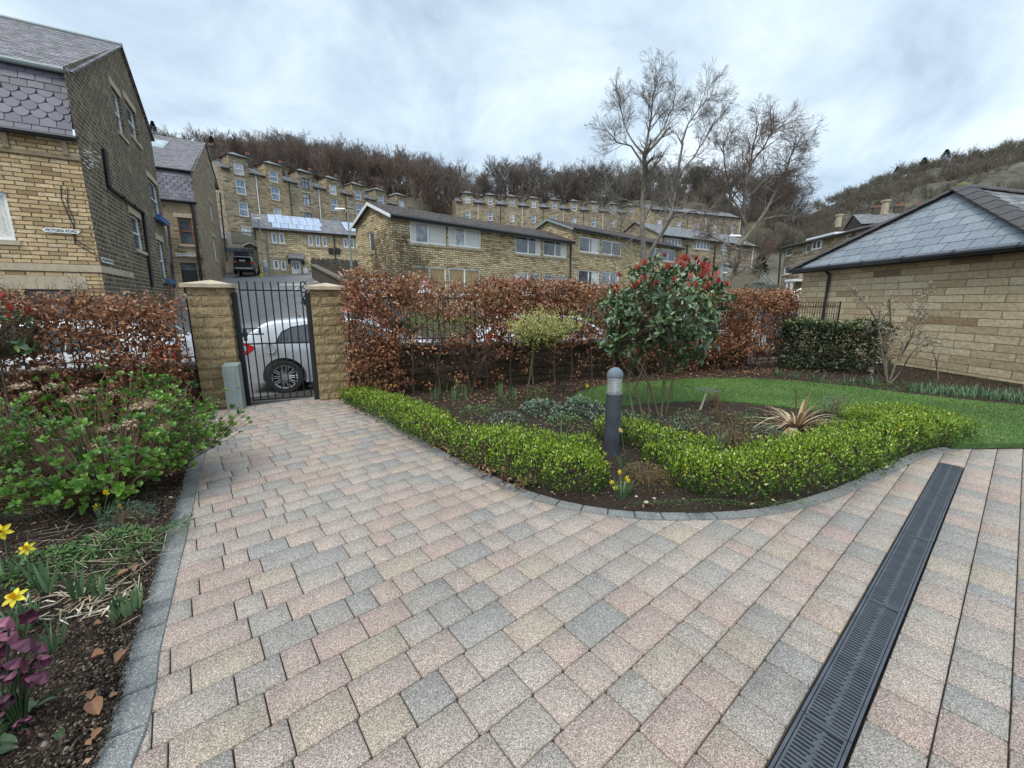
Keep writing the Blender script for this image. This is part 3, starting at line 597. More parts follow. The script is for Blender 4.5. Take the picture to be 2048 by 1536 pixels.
# drift of dead beech leaves along the kerb and under the hedges
idx = rg.integers(4, 22, 1100); q0 = kri[idx] + rg.normal(0, .05, (1100, 2)); tn = np.gradient(kri, axis=0)[idx]; tn = nrm(tn); q0 = q0 + np.stack([-tn[:, 1], tn[:, 0]], 1) * np.abs(rg.normal(.06, .06, (1100, 1)))
q1 = np.array([wp(a, b)[:2] for a, b in zip(rg.uniform(2, 12, 2600), rg.normal(-.75, .42, 2600))]); q1 = q1[~inpoly(q1, LAWN)]; q2 = np.array([wp(a, b)[:2] for a, b in zip(rg.uniform(-3.5, 0, 400), rg.normal(-.5, .2, 400))])
Q = np.concatenate([q0, q1, q2]); n = len(Q); A = rdir(rg, n) * np.array([1, 1, .4]); Nn = np.array([0, 0, 1.0]) + rg.normal(0, .5, (n, 3)); sz = rg.uniform(.03, .055, n)
tag(leaves('leaf_litter', on_soil(Q, .012), A, Nn, sz, sz * .6, M['litter'], tpl=LEAF7, rg=rg, rnd=.25 + .65 * rg.random(n)), 'drift of dead brown beech leaves under the hedge and beside the kerb', 'leaf litter', kind='stuff')
# the few large leaves lying singly at the front left
for i, (x, y, s, a) in enumerate(((199, 1330, .055, .3), (249, 1336, .05, 1.4), (200, 1408, .035, 2.2), (235, 1402, .03, .4), (216, 1440, .07, 2.6), (201, 1487, .035, 1.2), (252, 1160, .05, .8), (285, 1150, .045, 2.0), (205, 1265, .04, 0.1))):
    g_ = G(x - 16, y, .03); rgi = np.random.default_rng(i)
    o = leaves('fallen_leaf', np.array([[g_[0], g_[1], soilz(np.array([g_[0]]), np.array([g_[1]]))[0] + .012]]), np.array([[math.cos(a), math.sin(a), .12]]), np.array([[.1, -.15, 1.0]]), s, s * .75, M['litter'], tpl=LEAFC, rnd=np.array([.72 + .03 * (i % 4)]))
    tag(o, ('dry tan beech leaf curled on the bare soil by the left kerb', 'dry beech leaf lying against the left kerb stones')[i % 2 if i < 6 else 1], 'fallen leaf', 'single dead leaves on the left bed')

# ================================================================== TERRAIN, ROADS
ctl = []
def cp(x, y, z): ctl.append((x, y, z))
STREET_Z = [(0, -.17), (12.5, -.17), (42, 4.1), (60, 6.2)]
def street_z(y): return float(np.interp(y, [a for a, _ in STREET_Z], [b for _, b in STREET_Z]))
for y in (16, 20, 25, 30, 36, 42):
    for dx_ in (-12, -6, -2, 2): cp(-.52 * y + dx_, y, street_z(y) - .25)
for a in np.linspace(-30, 45, 16):
    for s_ in (.8, 4, 8): x, y, _ = wp(a, s_); cp(x, y, -.30)
for x, y, z in ((-6.7, 24, 1.2), (0, 30, 1.3), (8, 38, 1.6), (-3, 18, .9), (3, 22, .7), (8, 27, .7), (14, 33, 1.2), (20, 33, 1.9), (26, 42, 3), (18, 44, 3), (24, 30, 1.6), (26, 20, .6), (13, 16, -.2),
                (-18, 50, 4.6), (-26, 50, 6.5), (-32, 50, 8), (-8, 56, 6.5), (-43, 60, 11), (-20, 88, 12), (-34, 76, 13), (-16, 66, 8), (-50, 55, 12), (-55, 40, 8), (-45, 25, 3), (-40, 10, 0), (0, 70, 9), (-14, 97, 15), (-14, 103, 15.5), (5, 103, 15.5), (20, 106, 15.5), (35, 110, 16), (55, 116, 16), (0, 96, 14), (15, 99, 14), (30, 92, 12), (50, 100, 12), (65, 108, 12), (10, 52, 5), (28, 60, 6), (40, 75, 8), (45, 50, 3), (60, 60, 3), (50, 30, 0), (40, 15, -1),
                (0, -40, 0), (-60, -40, 0), (60, -40, 0), (120, 0, -1), (150, 60, 0), (-150, -20, 0), (0, -150, 0), (170, -80, 0), (-45, 60, 12), (70, 130, 20), (90, 110, 12), (80, 90, 6)):
    cp(x, y, z)
def cpp(px, Y, py): p = D(px, py, Y); cp(p[0], p[1], p[2])
for px, py in ((100, 345), (250, 335), (350, 340), (450, 335), (600, 340), (720, 360), (830, 375), (920, 392), (1040, 394), (1160, 394), (1280, 388), (1400, 388), (1520, 428)):
    for Y, dy in (((104, 22), (125, 0), (150, 6), (190, 25), (260, 60), (400, 130)) if px < 880 else ((122, 14), (140, 0), (165, 6), (200, 25), (260, 60), (400, 130))): cpp(px, Y, min(py + dy, 560))
for px, py in ((1600, 455), (1680, 405), (1760, 372), (1840, 345), (1920, 328), (2048, 300), (2200, 280), (2500, 250)):
    for Y, dy in ((130, 150), (170, 95), (220, 30), (255, 0), (290, 6), (380, 40), (600, 90)): cpp(px, Y, min(py + dy, 575))
cp(0, 900, 40); cp(500, 900, 60); cp(-600, 600, 40); cp(-500, 100, 30); cp(900, 100, 20); cp(0, 2000, 20)
for x, y in ((-75, 60), (-85, 85), (-120, 60)): cp(x, y, 24)
ctl = np.array(ctl)
def terr(x, y):
    x = np.asarray(x, float); y = np.asarray(y, float); sh = x.shape; p = np.stack([x.ravel(), y.ravel()], 1); out = np.empty(len(p))
    for i in range(0, len(p), 4000):
        d2 = ((p[i:i + 4000, None] - ctl[None, :, :2]) ** 2).sum(-1) + 6.0; w_ = d2 ** -2.1; out[i:i + 4000] = (w_ * ctl[None, :, 2]).sum(1) / w_.sum(1)
    return out.reshape(sh)
xs = np.concatenate([np.linspace(-700, -160, 10), np.linspace(-150, -62, 22), np.linspace(-60, 62, 100), np.linspace(65, 160, 24), np.linspace(170, 450, 28), [600, 1000]])
ys = np.concatenate([[-900, -400, -150, -60, -20, -5], np.linspace(-2, 62, 70), np.linspace(64, 170, 48), np.linspace(178, 460, 34), [700, 1200, 2200]])
Xg, Yg = np.meshgrid(xs, ys, indexing='ij'); Zg = terr(Xg, Yg)
sdist = (Xg - W0[0]) * WN[0] + (Yg - W0[1]) * WN[1]
Zg = np.where(sdist < 2.5, -.32, Zg)
m_ = (sdist >= 2.5) & (sdist < 11); Zg = np.where(m_, -.32 + (Zg + .32) * np.clip((sdist - 8.0) / 3, 0, 1), Zg)
ny = len(ys); i, j = np.meshgrid(np.arange(len(xs) - 1), np.arange(ny - 1), indexing='ij'); a = (i * ny + j).ravel()
M['hill'] = mat('rough_hillside_grass', (.085, .075, .05), .95, var=.5, scale=.15, bump=.2, bscale=1.5)
struct(mesh_np('hillside', np.stack([Xg.ravel(), Yg.ravel(), Zg.ravel()], 1), [np.stack([a, a + ny, a + ny + 1, a + 1], 1)], M['hill'], smooth=True))
M['asphalt'] = mat('worn_asphalt', (.150, .149, .145), .9, var=.16, scale=.8, bump=.004, bscale=70)
M['asphalt_patch'] = mat('asphalt_patch', (.115, .113, .11), .9, var=.16, scale=2)
M['pavement'] = mat('concrete_pavement', (.33, .32, .30), .9, var=.15, scale=2)
def strip(name, mt, t0, t1, s0, s1, z):
    mb = MB(); mb.poly([wp(t0, s0, z), wp(t1, s0, z), wp(t1, s1, z), wp(t0, s1, z)]); return struct(mb.build(name, mt))
strip('road', M['asphalt'], -45, 60, .9, 8.2, -.17)
mb = MB()
for (s0, s1) in ((.0, .93), (8.15, 9.6)):
    P8 = [wp(-45, s0, -.33), wp(60, s0, -.33), wp(60, s1, -.33), wp(-45, s1, -.33), wp(-45, s0, -.05), wp(60, s0, -.05), wp(60, s1, -.05), wp(-45, s1, -.05)]
    if s0 > 1:      # leave the side street open
        for ta, tb_ in ((-45, -9.6), (.5, 60)):
            mb.hexa([wp(ta, s0, -.33), wp(tb_, s0, -.33), wp(tb_, s1, -.33), wp(ta, s1, -.33), wp(ta, s0, -.05), wp(tb_, s0, -.05), wp(tb_, s1, -.05), wp(ta, s1, -.05)])
    else: mb.hexa(P8)
struct(mb.build('pavement', M['pavement']))
mb = MB(); ysn = np.linspace(12.0, 47, 36)
def sl(y): return -.655 * y - 3.6 + .0 * y          # left edge of the side street
def sr(y): return -.50 * y + 2.4 + max(0, 17 - y) * .25
for k in range(len(ysn) - 1):
    a, b = ysn[k], ysn[k + 1]; mb.poly([(sl(a), a, street_z(a)), (sr(a), a, street_z(a)), (sr(b), b, street_z(b)), (sl(b), b, street_z(b))], sm=True)
struct(mb.build('side_street', M['asphalt']))
mb = MB()
for k in range(len(ysn) - 1):
    a, b = ysn[k], ysn[k + 1]
    for (fa, w0_, w1_) in ((sl, -1.0, 1.6),):
        za, zb = street_z(a) + .10, street_z(b) + .10; mb.hexa([(fa(a) + w0_, a, za - .3), (fa(a) + w1_, a, za - .3), (fa(b) + w1_, b, zb - .3), (fa(b) + w0_, b, zb - .3), (fa(a) + w0_, a, za), (fa(a) + w1_, a, za), (fa(b) + w1_, b, zb), (fa(b) + w0_, b, zb)])
struct(mb.build('pavement', M['asphalt_patch']))
mb = MB()
for (x, y, wd_, ln_) in ((-18.6, 33.5, 2.2, 1.4), (-15.2, 29, .15, 3.2), (-17.0, 36, 1.3, 1.0)):
    za = street_z(y) + .006; zb = street_z(y + ln_) + .006; mb.poly([(x, y, za), (x + wd_, y, za), (x + wd_ - .4 * ln_, y + ln_, zb), (x - .4 * ln_, y + ln_, zb)])
struct(mb.build('road_marking', M['pavement']))
# path surface between the pillars and the road
mb = MB(); mb.poly([wp(.3, .32, -.012), wp(1.7, .32, -.012), wp(1.7, .95, -.04), wp(.3, .95, -.04)]); struct(mb.build('pavement', M['asphalt']))

# ================================================================== BUILDINGS
class Facade:
    """vertical plane through p0 along d (to the right as seen from the garden); t metres along it, z up"""
    def __init__(s, p0, d):
        d = Vector((d[0], d[1], 0)).normalized(); s.p = Vector((p0[0], p0[1], 0)); s.d = d; s.n = Vector((d.y, -d.x, 0))
    @staticmethod
    def at(px, Y, d):
        r = ray(px, 600); return Facade((r[0] / r[1] * Y, Y), d)
    def w(s, t, z, o=0.0): q = s.p + s.d * t + s.n * o; return (q.x, q.y, z)
    def t(s, x, y):
        r = ray(x, y); k = (s.n.x * s.p.x + s.n.y * s.p.y) / (s.n.x * r[0] + s.n.y * r[1]); return (r[0] * k - s.p.x) * s.d.x + (r[1] * k - s.p.y) * s.d.y
    def z(s, t, y): return zat((s.p + s.d * t).y, y)
    def tz(s, x, y): t = s.t(x, y); return (t, s.z(t, y))
    def rect(s, xl, yt, yb, xr):
        ym = (yt + yb) / 2; t0 = s.t(xl, ym); return (t0, s.t(xr, ym), s.z(t0, yb), s.z(t0, yt))
    def box(s, mb, t0, t1, z0, z1, o0, o1, mi=0):
        mb.hexa([s.w(t0, z0, o1), s.w(t1, z0, o1), s.w(t1, z0, o0), s.w(t0, z0, o0), s.w(t0, z1, o1), s.w(t1, z1, o1), s.w(t1, z1, o0), s.w(t0, z1, o0)], mi)
def wall_face(mb, F, outline, holes=(), rev=.12, mi=0):
    """outline [(t,z)..] counter-clockwise; holes (t0,t1,z0,z1) get reveals going in"""
    loops = [[Vector((a, b, 0)) for a, b in outline]] + [[Vector((h[0], h[2], 0)), Vector((h[0], h[3], 0)), Vector((h[1], h[3], 0)), Vector((h[1], h[2], 0))] for h in holes]
    flat = [q for l in loops for q in l]
    for tr in tessellate_polygon(loops):
        q = [flat[i] for i in tr]; ar = (q[1].x - q[0].x) * (q[2].y - q[0].y) - (q[1].y - q[0].y) * (q[2].x - q[0].x)
        if abs(ar) < 1e-9: continue
        if ar < 0: q = q[::-1]
        mb.poly([F.w(v.x, v.y) for v in q], mi)
    for (a, b, c, d) in holes:
        mb.poly([F.w(a, c), F.w(a, c, -rev), F.w(a, d, -rev), F.w(a, d)], mi); mb.poly([F.w(b, d), F.w(b, d, -rev), F.w(b, c, -rev), F.w(b, c)], mi)
        mb.poly([F.w(a, d), F.w(a, d, -rev), F.w(b, d, -rev), F.w(b, d)], mi); mb.poly([F.w(b, c), F.w(b, c, -rev), F.w(a, c, -rev), F.w(a, c)], mi)
def window(F, par, r, style='sash', fm='upvc', pm='pane', sill=True, lintel=None, rev=.12, fw=.06, name='window', silm='sill', curtains=(), n=2, cm='curtain'):
    """a window in hole r: frame mesh, pane sub-parts; sill and lintel parts of the building"""
    a, b, c, d = r; mb = MB(); o0, o1 = -rev, -rev + .05
    F.box(mb, a, b, c, c + fw, o0, o1); F.box(mb, a, b, d - fw, d, o0, o1); F.box(mb, a, a + fw, c + fw, d - fw, o0, o1); F.box(mb, b - fw, b, c + fw, d - fw, o0, o1)
    if style == 'sash': m_ = (c + d) / 2; F.box(mb, a + fw, b - fw, m_ - fw * .45, m_ + fw * .45, o0, o1 + .015)
    if style in ('pair', 'trio', 'multi'):
        k = {'pair': 2, 'trio': 3}.get(style, n)
        for i in range(1, k):
            x = a + (b - a) * i / k; F.box(mb, x - fw * .6, x + fw * .6, c + fw, d - fw, o0, o1)
    if style == 'cross': F.box(mb, (a + b) / 2 - fw / 2, (a + b) / 2 + fw / 2, c + fw, d - fw, o0, o1); F.box(mb, a + fw, b - fw, d - (d - c) * .42, d - (d - c) * .42 + fw, o0, o1 + .005)
    w_ = mb.build(name, M[fm], par)
    g = MB(); g.poly([F.w(a + fw * .5, c + fw * .5, -rev + .012), F.w(b - fw * .5, c + fw * .5, -rev + .012), F.w(b - fw * .5, d - fw * .5, -rev + .012), F.w(a + fw * .5, d - fw * .5, -rev + .012)])
    g.build('pane', M[pm], w_)
    if curtains:
        for (u0, u1) in curtains:
            q = MB(); ns = 10
            for i in range(ns):
                x0 = a + (b - a) * (u0 + (u1 - u0) * i / ns); x1 = a + (b - a) * (u0 + (u1 - u0) * (i + 1) / ns); oo = (-rev + .016, -rev + .024)
                q.poly([F.w(x0, c + fw, oo[i % 2]), F.w(x1, c + fw, oo[(i + 1) % 2]), F.w(x1, d - fw, oo[(i + 1) % 2]), F.w(x0, d - fw, oo[i % 2])])
            q.build('curtain', M[cm], w_)
    if sill:
        s_ = MB(); F.box(s_, a - .1, b + .1, c - .14, c - .002, -rev + .05, .06); s_.build('sill', M[silm], par)
    if lintel:
        s_ = MB(); F.box(s_, a - .18, b + .18, d + .002, d + lintel, -.05, .012); s_.build('lintel', M[silm], par)
def pipe(F, par, pts, r=.045, m='gutter', name='drainpipe', o=.07):
    mb = MB()
    P = [F.w(t, z, o) for t, z in pts]
    for i in range(len(P) - 1): mb.bar(P[i], P[i + 1], r, 8)
    for i in range(len(P) - 1):
        L_ = (Vector(P[i + 1]) - Vector(P[i])).length; k = int(L_ / 1.8)
        for q in range(1, k + 1):
            c = Vector(P[i]).lerp(Vector(P[i + 1]), q / (k + 1)); dd = (Vector(P[i + 1]) - Vector(P[i])).normalized() * .05; mb.bar(c - dd, c + dd, r * 1.35, 8)
    mb.build(name, M[m], par)
def roof_quad(mb, a, b, c, d, th=.06):
    """a,b eaves; c,d ridge (c above b). a slab with thickness"""
    A, B, C_, D_ = map(Vector, (a, b, c, d)); n = (B - A).cross(D_ - A).normalized()
    if n.z < 0: n = -n
    lo = [v - n * th for v in (A, B, C_, D_)]; hi = [A, B, C_, D_]; mb.hexa([tuple(v) for v in lo] + [tuple(v) for v in hi])
def gutter(F, par, t0, t1, z, m='gutter', o=.12, r=.07, z1=None):
    mb = MB(); mb.bar(F.w(t0, z, o), F.w(t1, z if z1 is None else z1, o), r, 8); mb.build('gutter', M[m], par)
def chimney(par, c, w_, d_, h, m='stone_dark', pots=2, rz=0.0, name='chimney'):
    mb = MB(); mb.box((c[0], c[1], c[2] + h / 2), (w_, d_, h), rz); mb.box((c[0], c[1], c[2] + h + .06), (w_ + .12, d_ + .12, .12), rz); ch = mb.build(name, M[m], par)
    for i in range(pots):
        p_ = MB(); ox = (i - (pots - 1) / 2) * w_ / max(pots, 1) * .8; x, y = c[0] + ox * math.cos(rz), c[1] + ox * math.sin(rz); p_.lathe([(.11, c[2] + h + .12), (.13, c[2] + h + .2), (.10, c[2] + h + .5), (.12, c[2] + h + .55), (.05, c[2] + h + .5)], (x, y, 0), 8); p_.build('chimney_pot', M['terracotta'], ch)
    return ch

FD = (.861, .509); SDR = (-.509, .861)
# ---------------------------------------------------------------- end house (VICTORIA ROAD)
c1 = D(200, 530, 14.0)
F = Facade(c1, FD); S = Facade(c1, (-SDR[0], -SDR[1])); S.d = Vector((SDR[0], SDR[1], 0)); S.n = Vector((SDR[1], -SDR[0], 0))
b1 = thing('end_house', 'tall sandstone end house with slate mansard and sooty gable on the far left', 'house', (c1[0], c1[1], 0))
zb = -.2; zstr = F.z(0, 531); zm0 = F.z(0, 279); zm1 = F.z(0, 133)
TL = F.t(-420, 400)
wr = F.rect(-40, 378, 478, 20); wr = (wr[1] - 1.15, wr[1], wr[2], wr[3])
# front wall, window and basement window
bw_ = F.rect(52, 578, 640, 148)
mb = MB(); wall_face(mb, F, [(TL, zb), (0, zb), (0, zm0), (TL, zm0)], [wr, bw_], .14)
mb.build('front_wall', M['stone_front'], b1)
window(F, b1, wr, 'plain', pm='pane_pale', rev=.14, fw=.09, curtains=[(.0, .45), (.6, 1)])
window(F, b1, bw_, 'plain', fm='frame_dark', rev=.14, sill=False)
mb = MB(); F.box(mb, bw_[0] - .5, bw_[1] + .4, bw_[3] + .002, bw_[3] + .42, -.05, .02); mb.build('lintel', M['sill'], b1)
mb = MB(); F.box(mb, TL, 0.03, zstr - .22, zstr, -.02, .035); mb.build('string_course', M['sill'], b1); mb = MB(); S.box(mb, .04, 3.9, zstr - .22, zstr, -.02, .033); mb.build('string_course', M['sill'], b1)
mb = MB(); F.box(mb, TL, 0.02, zm0 - .62, zm0 - .5, -.02, .05); mb.build('cornice', M['lintel'], b1)
for k in range(6): mb = MB(); F.box(mb, -.35 - k * 1.25, -.22 - k * 1.25, zm0 - .5, zm0, 0, .09); mb.build('bracket', M['lintel'], b1)
# mansard of slates laid in bands, three rows of scalloped ones
ins = .45
mb = MB(); mb.poly([F.w(TL, zm0, .06), F.w(-.06, zm0, .06), F.w(-.06, zm1, -ins), F.w(TL, zm1, -ins)]); mb.build('mansard', M['slate_wall'], b1)
def slate_bands(F, par, t0, t1, z0, z1, o0, o1, sw, rows, scal, name='slates'):
    mb = MB(); rr = random.Random(4)
    for r_ in range(rows):
        za = z0 + (z1 - z0) * r_ / rows; zb_ = z0 + (z1 - z0) * (r_ + 1.25) / rows; zb_ = min(zb_, z1)
        oa = o0 + (o1 - o0) * r_ / rows + .03; ob = o0 + (o1 - o0) * min((r_ + 1.25) / rows, 1) + .012
        t = t0 - (sw / 2 if r_ % 2 else 0)
        while t < t1:
            a, b = max(t + .008, t0), min(t + sw - .008, t1); jz = rr.uniform(-.012, .012); jo = rr.uniform(0, .008)
            if b - a > .05:
                if r_ in scal:
                    cx = (a + b) / 2; hw_ = (b - a) / 2; h_ = (zb_ - za); pts = []
                    for k in range(9):
                        an = math.pi * (1 + k / 8); f = .55 * sw * .9; pts.append((cx + hw_ * math.cos(an), za + f * (1 + math.sin(an)) + jz))
                    pts += [(b, zb_), (a, zb_)]
                    q = [F.w(x, z, oa + (ob - oa) * (z - za) / max(h_, .01) + jo) for x, z in pts]
                else: q = [F.w(a, za + jz, oa + jo), F.w(b, za + jz, oa + jo), F.w(b, zb_, ob), F.w(a, zb_, ob)]
                mb.poly(q)
            t += sw
    o = mb.build(name, M['slate_rnd'], par); a = o.data.attributes.new('rnd', 'FLOAT', 'FACE'); a.data.foreach_set('value', [rr.random() for _ in o.data.polygons]); return o
M['slate_rnd'] = leaf_mat('mansard_slate', [(0, (.085, .082, .10)), (.5, (.12, .115, .14)), (1, (.165, .155, .185))], rough=.55, trans=0)
slate_bands(F, b1, TL, -.04, zm0 + .02, zm1, .07, -ins + .01, .36, 9, (2, 3, 4, 5))
gutter(F, b1, TL, .05, zm0 - .02, o=.14, r=.09); gutter(F, b1, TL, .05, zm1, m='gutter_pale', o=-ins + .16, r=.085)
# gable
ta, za = S.tz(238, 92); tb_, zb2 = S.tz(312, 292); tc_ = S.t(346, 560); zc_ = S.z(tc_, 330) if False else zb2
tr_ = tc_
holes = [S.rect(229, 168, 262, 243), S.rect(255, 196, 268, 271), S.rect(266, 425, 497, 284), S.rect(301, 352, 428, 317), S.rect(320, 478, 560, 331)]
out_ = [(0, zb), (tr_, zb), (tr_, zb2), (ta, za), (ins * .0, zm1), (0, zm0)]
mb = MB(); wall_face(mb, S, [(0, zb), (tr_, zb), (tr_, zb2), (ta, za), (.0, zm1)], holes, .16); mb.build('gable_wall', M['stone_sooty'], b1)
for i, h in enumerate(holes): window(S, b1, h, 'sash', rev=.16, fw=.07, silm='sill', lintel=.28)
mb = MB(); mb.poly([F.w(TL, zb), F.w(TL, zm1), S.w(tr_, zm1 - 1.5), S.w(tr_, zb)]); mb.build('rear_wall', M['stone_alley'], b1)
# roof
RD = TL
def off_front(t, z, o): return F.w(t, z, o)
A = Vector(S.w(0, zm1 + .03, .12)); Rg = Vector(S.w(ta, za + .05, .12)); Bk = Vector(S.w(tr_ + .3, zb2, .12)); fd = F.d * (TL)
mb = MB(); roof_quad(mb, A + fd - F.n * .0 + F.n * (-ins + .12), A + F.n * (-ins + .12), Rg, Rg + fd)
roof_quad(mb, Bk, Bk + fd, Rg + fd, Rg); mb.build('roof', M['slate_old'], b1)
mb = MB(); mb.bar(Rg, Rg + fd, .10, 8); mb.build('ridge', M['gutter_pale'], b1)
# cables, pipes
pipe(S, b1, [S.tz(203, 298), S.tz(213, 372), S.tz(283, 425), S.tz(292, 500), S.tz(302, 575)], .075)
pipe(S, b1, [S.tz(333, 446), S.tz(346, 575)], .07, 'pipe_grey')
pipe(F, b1, [F.tz(122, 370), F.tz(123, 398), F.tz(141, 440), F.tz(147, 452), F.tz(150, 486), F.tz(178, 502), F.tz(196, 512)], .012, name='cable', o=.015)
pipe(F, b1, [F.tz(135, 375), F.tz(136, 410), F.tz(148, 440), F.tz(152, 480), F.tz(182, 498)], .010, name='cable', o=.017)
mb = MB(); rr = random.Random(8)
for k in range(22):
    t0, z0 = S.tz(165 + rr.random() * 34, 296 + k * 1.7 + rr.random() * 6); mb.bar(S.w(t0, z0, .012), S.w(t0 + rr.uniform(.1, .35), z0 + rr.uniform(-.02, .05), .012), .018, 4)
mb.build('stain', M['white_paint'], b1)
def blue_planter(px, label):
    r_ = S.rect(*px); q = thing('planter_box', label, 'planter', S.w(r_[0], r_[2], 0)); mb = MB(); S.box(mb, r_[0], r_[1], r_[2], r_[3], .03, .26); mb.build('tub', M['blue_box'], q)
    e = MB(); S.box(e, r_[0] - .015, r_[1] + .015, r_[3] - .05, r_[3] + .012, .015, .275); e.build('rim', M['blue_box'], q)
blue_planter((308, 428, 438, 323), 'blue planter box on the upper sill of the sooty gable')
blue_planter((327, 558, 566, 341), 'blue planter box low on the sooty gable by the drainpipe')
def text_sign(F, name, label, x0, yt, yb, x1, text, fs=None, o=.02, cut=.06):
    t0, z1 = F.tz(x0, yt); t1, _ = F.tz(x1, yt); z0 = F.z(t0, yb); q = thing(name, label, 'sign', F.w(t0, z0, 0)); h = z1 - z0; mb = MB()
    oc = [(t0 + cut, z0), (t1 - cut, z0), (t1, z0 + cut), (t1, z1 - cut), (t1 - cut, z1), (t0 + cut, z1), (t0, z1 - cut), (t0, z0 + cut)]
    mb.poly([F.w(a, b, o + .02) for a, b in oc])
    for i in range(8): a, b = oc[i], oc[(i + 1) % 8]; mb.poly([F.w(*a, o), F.w(*b, o), F.w(*b, o + .02), F.w(*a, o + .02)])
    mb.build('plate', M['white_paint'], q)
    cu = bpy.data.curves.new('lettering', 'FONT'); cu.body = text; cu.align_x = 'CENTER'; cu.align_y = 'CENTER'; cu.size = 1; cu.extrude = .002; cu.offset = .012; cu.materials.append(M['black_paint'])
    o0 = bpy.data.objects.new('lettering', cu); C.objects.link(o0); bpy.context.view_layer.update(); me = bpy.data.meshes.new_from_object(o0); bpy.data.objects.remove(o0); me.name = 'lettering'
    ob = bpy.data.objects.new('lettering', me); C.objects.link(ob); bpy.context.view_layer.update(); dm = ob.dimensions.copy(); sx = (t1 - t0 - 2.2 * cut) / dm.x; sy = h * .62 / dm.y
    ob.parent = q; ang = math.atan2(F.d.y, F.d.x); loc = Vector(F.w((t0 + t1) / 2, (z0 + z1) / 2, o + .024)) - Vector(q.location)
    ob.matrix_local = Matrix.Translation(loc) @ Matrix.Rotation(ang, 4, 'Z') @ Matrix.Rotation(math.pi / 2, 4, 'X') @ Matrix.Diagonal((sx, sy, 1, 1))
text_sign(F, 'street_sign', 'white VICTORIA ROAD street sign on the tan front wall', 84, 455, 464, 159, 'VICTORIA ROAD')
text_sign(S, 'street_sign', 'small white street sign on the corner of the sooty gable', 200, 514, 524, 222, 'PALESTINE RD', cut=.03)

# ---------------------------------------------------------------- middle house up the side street
c2 = D(404, 500, 28.0)
F2 = Facade(c2, FD); S2 = Facade(c2, SDR); S2.d = Vector((SDR[0], SDR[1], 0)); S2.n = Vector((SDR[1], -SDR[0], 0))
b2 = thing('mansard_house', 'narrow stone house with slate mansard and rooflight behind the end house', 'house', (c2[0], c2[1], 0))
z20 = street_z(28) - 1.5; zg0 = F2.z(0, 405); zg1 = F2.z(0, 340); TL2 = -6.0
w2 = F2.rect(358, 434, 488, 385); d2 = F2.rect(365, 525, 600, 397)
mb = MB(); wall_face(mb, F2, [(TL2, z20), (0, z20), (0, zg0), (TL2, zg0)], [w2, d2], .15); mb.build('front_wall', M['stone_alley'], b2)
window(F2, b2, w2, 'sash', fm='frame_brown', rev=.15, fw=.08, lintel=.25)
mb = MB(); F2.box(mb, d2[0], d2[1], d2[2], d2[3] - .45, -.15, -.10); F2.box(mb, d2[0] + .12, d2[1] - .12, d2[2] + 1.2, d2[3] - .6, -.10, -.08); F2.box(mb, d2[0] + .12, d2[1] - .12, d2[2] + .2, d2[2] + 1.05, -.10, -.08); dr = mb.build('door', M['black_paint'], b2)
mb = MB(); mb.poly([F2.w(d2[0], d2[3] - .45, -.12), F2.w(d2[1], d2[3] - .45, -.12), F2.w(d2[1], d2[3], -.12), F2.w(d2[0], d2[3], -.12)]); mb.build('fanlight', M['pane'], b2)
mb = MB(); F2.box(mb, d2[0] - .4, d2[1] + .3, d2[3] + .002, d2[3] + .3, -.05, .03); F2.box(mb, d2[0] - .5, d2[1] + .6, d2[3] + .32, d2[3] + .38, -.05, .12); mb.build('lintel', M['lintel'], b2)
sk = .5
mb = MB(); mb.poly([F2.w(TL2, zg0, .05), F2.w(-.05, zg0, .05), F2.w(-.05, zg1, -sk), F2.w(TL2, zg1, -sk)]); mb.build('mansard', M['slate_wall'], b2)
slate_bands(F2, b2, TL2, -.03, zg0 + .02, zg1, .06, -sk + .01, .36, 9, (3, 4, 5, 6))
gutter(F2, b2, TL2, .1, zg0 - .03, o=.14, r=.09); gutter(F2, b2, TL2, .05, zg1, o=-sk + .14, r=.08)
t2a, z2a = S2.tz(409, 286); t2b, z2b = S2.tz(437, 380); t2c = S2.t(452, 540)
hs2 = [S2.rect(418, 325, 365, 420.5), S2.rect(421, 400, 440, 425), S2.rect(428, 470, 520, 432)]
mb = MB(); wall_face(mb, S2, [(0, z20), (t2c, z20), (t2c, z2b), (t2b, z2b), (t2a, z2a), (0, zg1)], hs2, .12); mb.build('gable_wall', M['stone_alley'], b2)
for h in hs2: window(S2, b2, h, 'plain', rev=.12, fw=.05, lintel=.25)
A = Vector(S2.w(0, zg1 + .03, .1)); Rg = Vector(S2.w(t2a, z2a + .04, .1)); Bk = Vector(S2.w(t2b, z2b + .04, .1)); fd = F2.d * TL2
mb = MB(); roof_quad(mb, A + fd + F2.n * (-sk + .12), A + F2.n * (-sk + .12), Rg, Rg + fd); roof_quad(mb, Bk, Bk + fd, Rg + fd, Rg); mb.build('roof', M['slate_old'], b2)
mb = MB()
def onroof(u, v, lift=.05): a = A + F2.n * (-sk + .12) + F2.d * u; b = Rg + F2.d * u; return a.lerp(b, v) + Vector((0, 0, lift))
q4 = [onroof(-3.6, .52), onroof(-2.25, .52), onroof(-2.25, .8), onroof(-3.6, .8)]; lo4 = [v - Vector((0, 0, .1)) for v in q4]; mb.hexa([tuple(v) for v in lo4] + [tuple(v) for v in q4]); rl = mb.build('rooflight', M['gutter_pale'], b2)
mb = MB(); q4 = [onroof(-3.45, .54, .056), onroof(-2.4, .54, .056), onroof(-2.4, .78, .056), onroof(-3.45, .78, .056)]; mb.poly(q4); mb.build('pane', M['pane_pale'], rl)
pipe(F2, b2, [F2.tz(383, 405), F2.tz(386, 420), F2.tz(403, 560)], .09); pipe(S2, b2, [S2.tz(438, 385), S2.tz(455, 555)], .08)
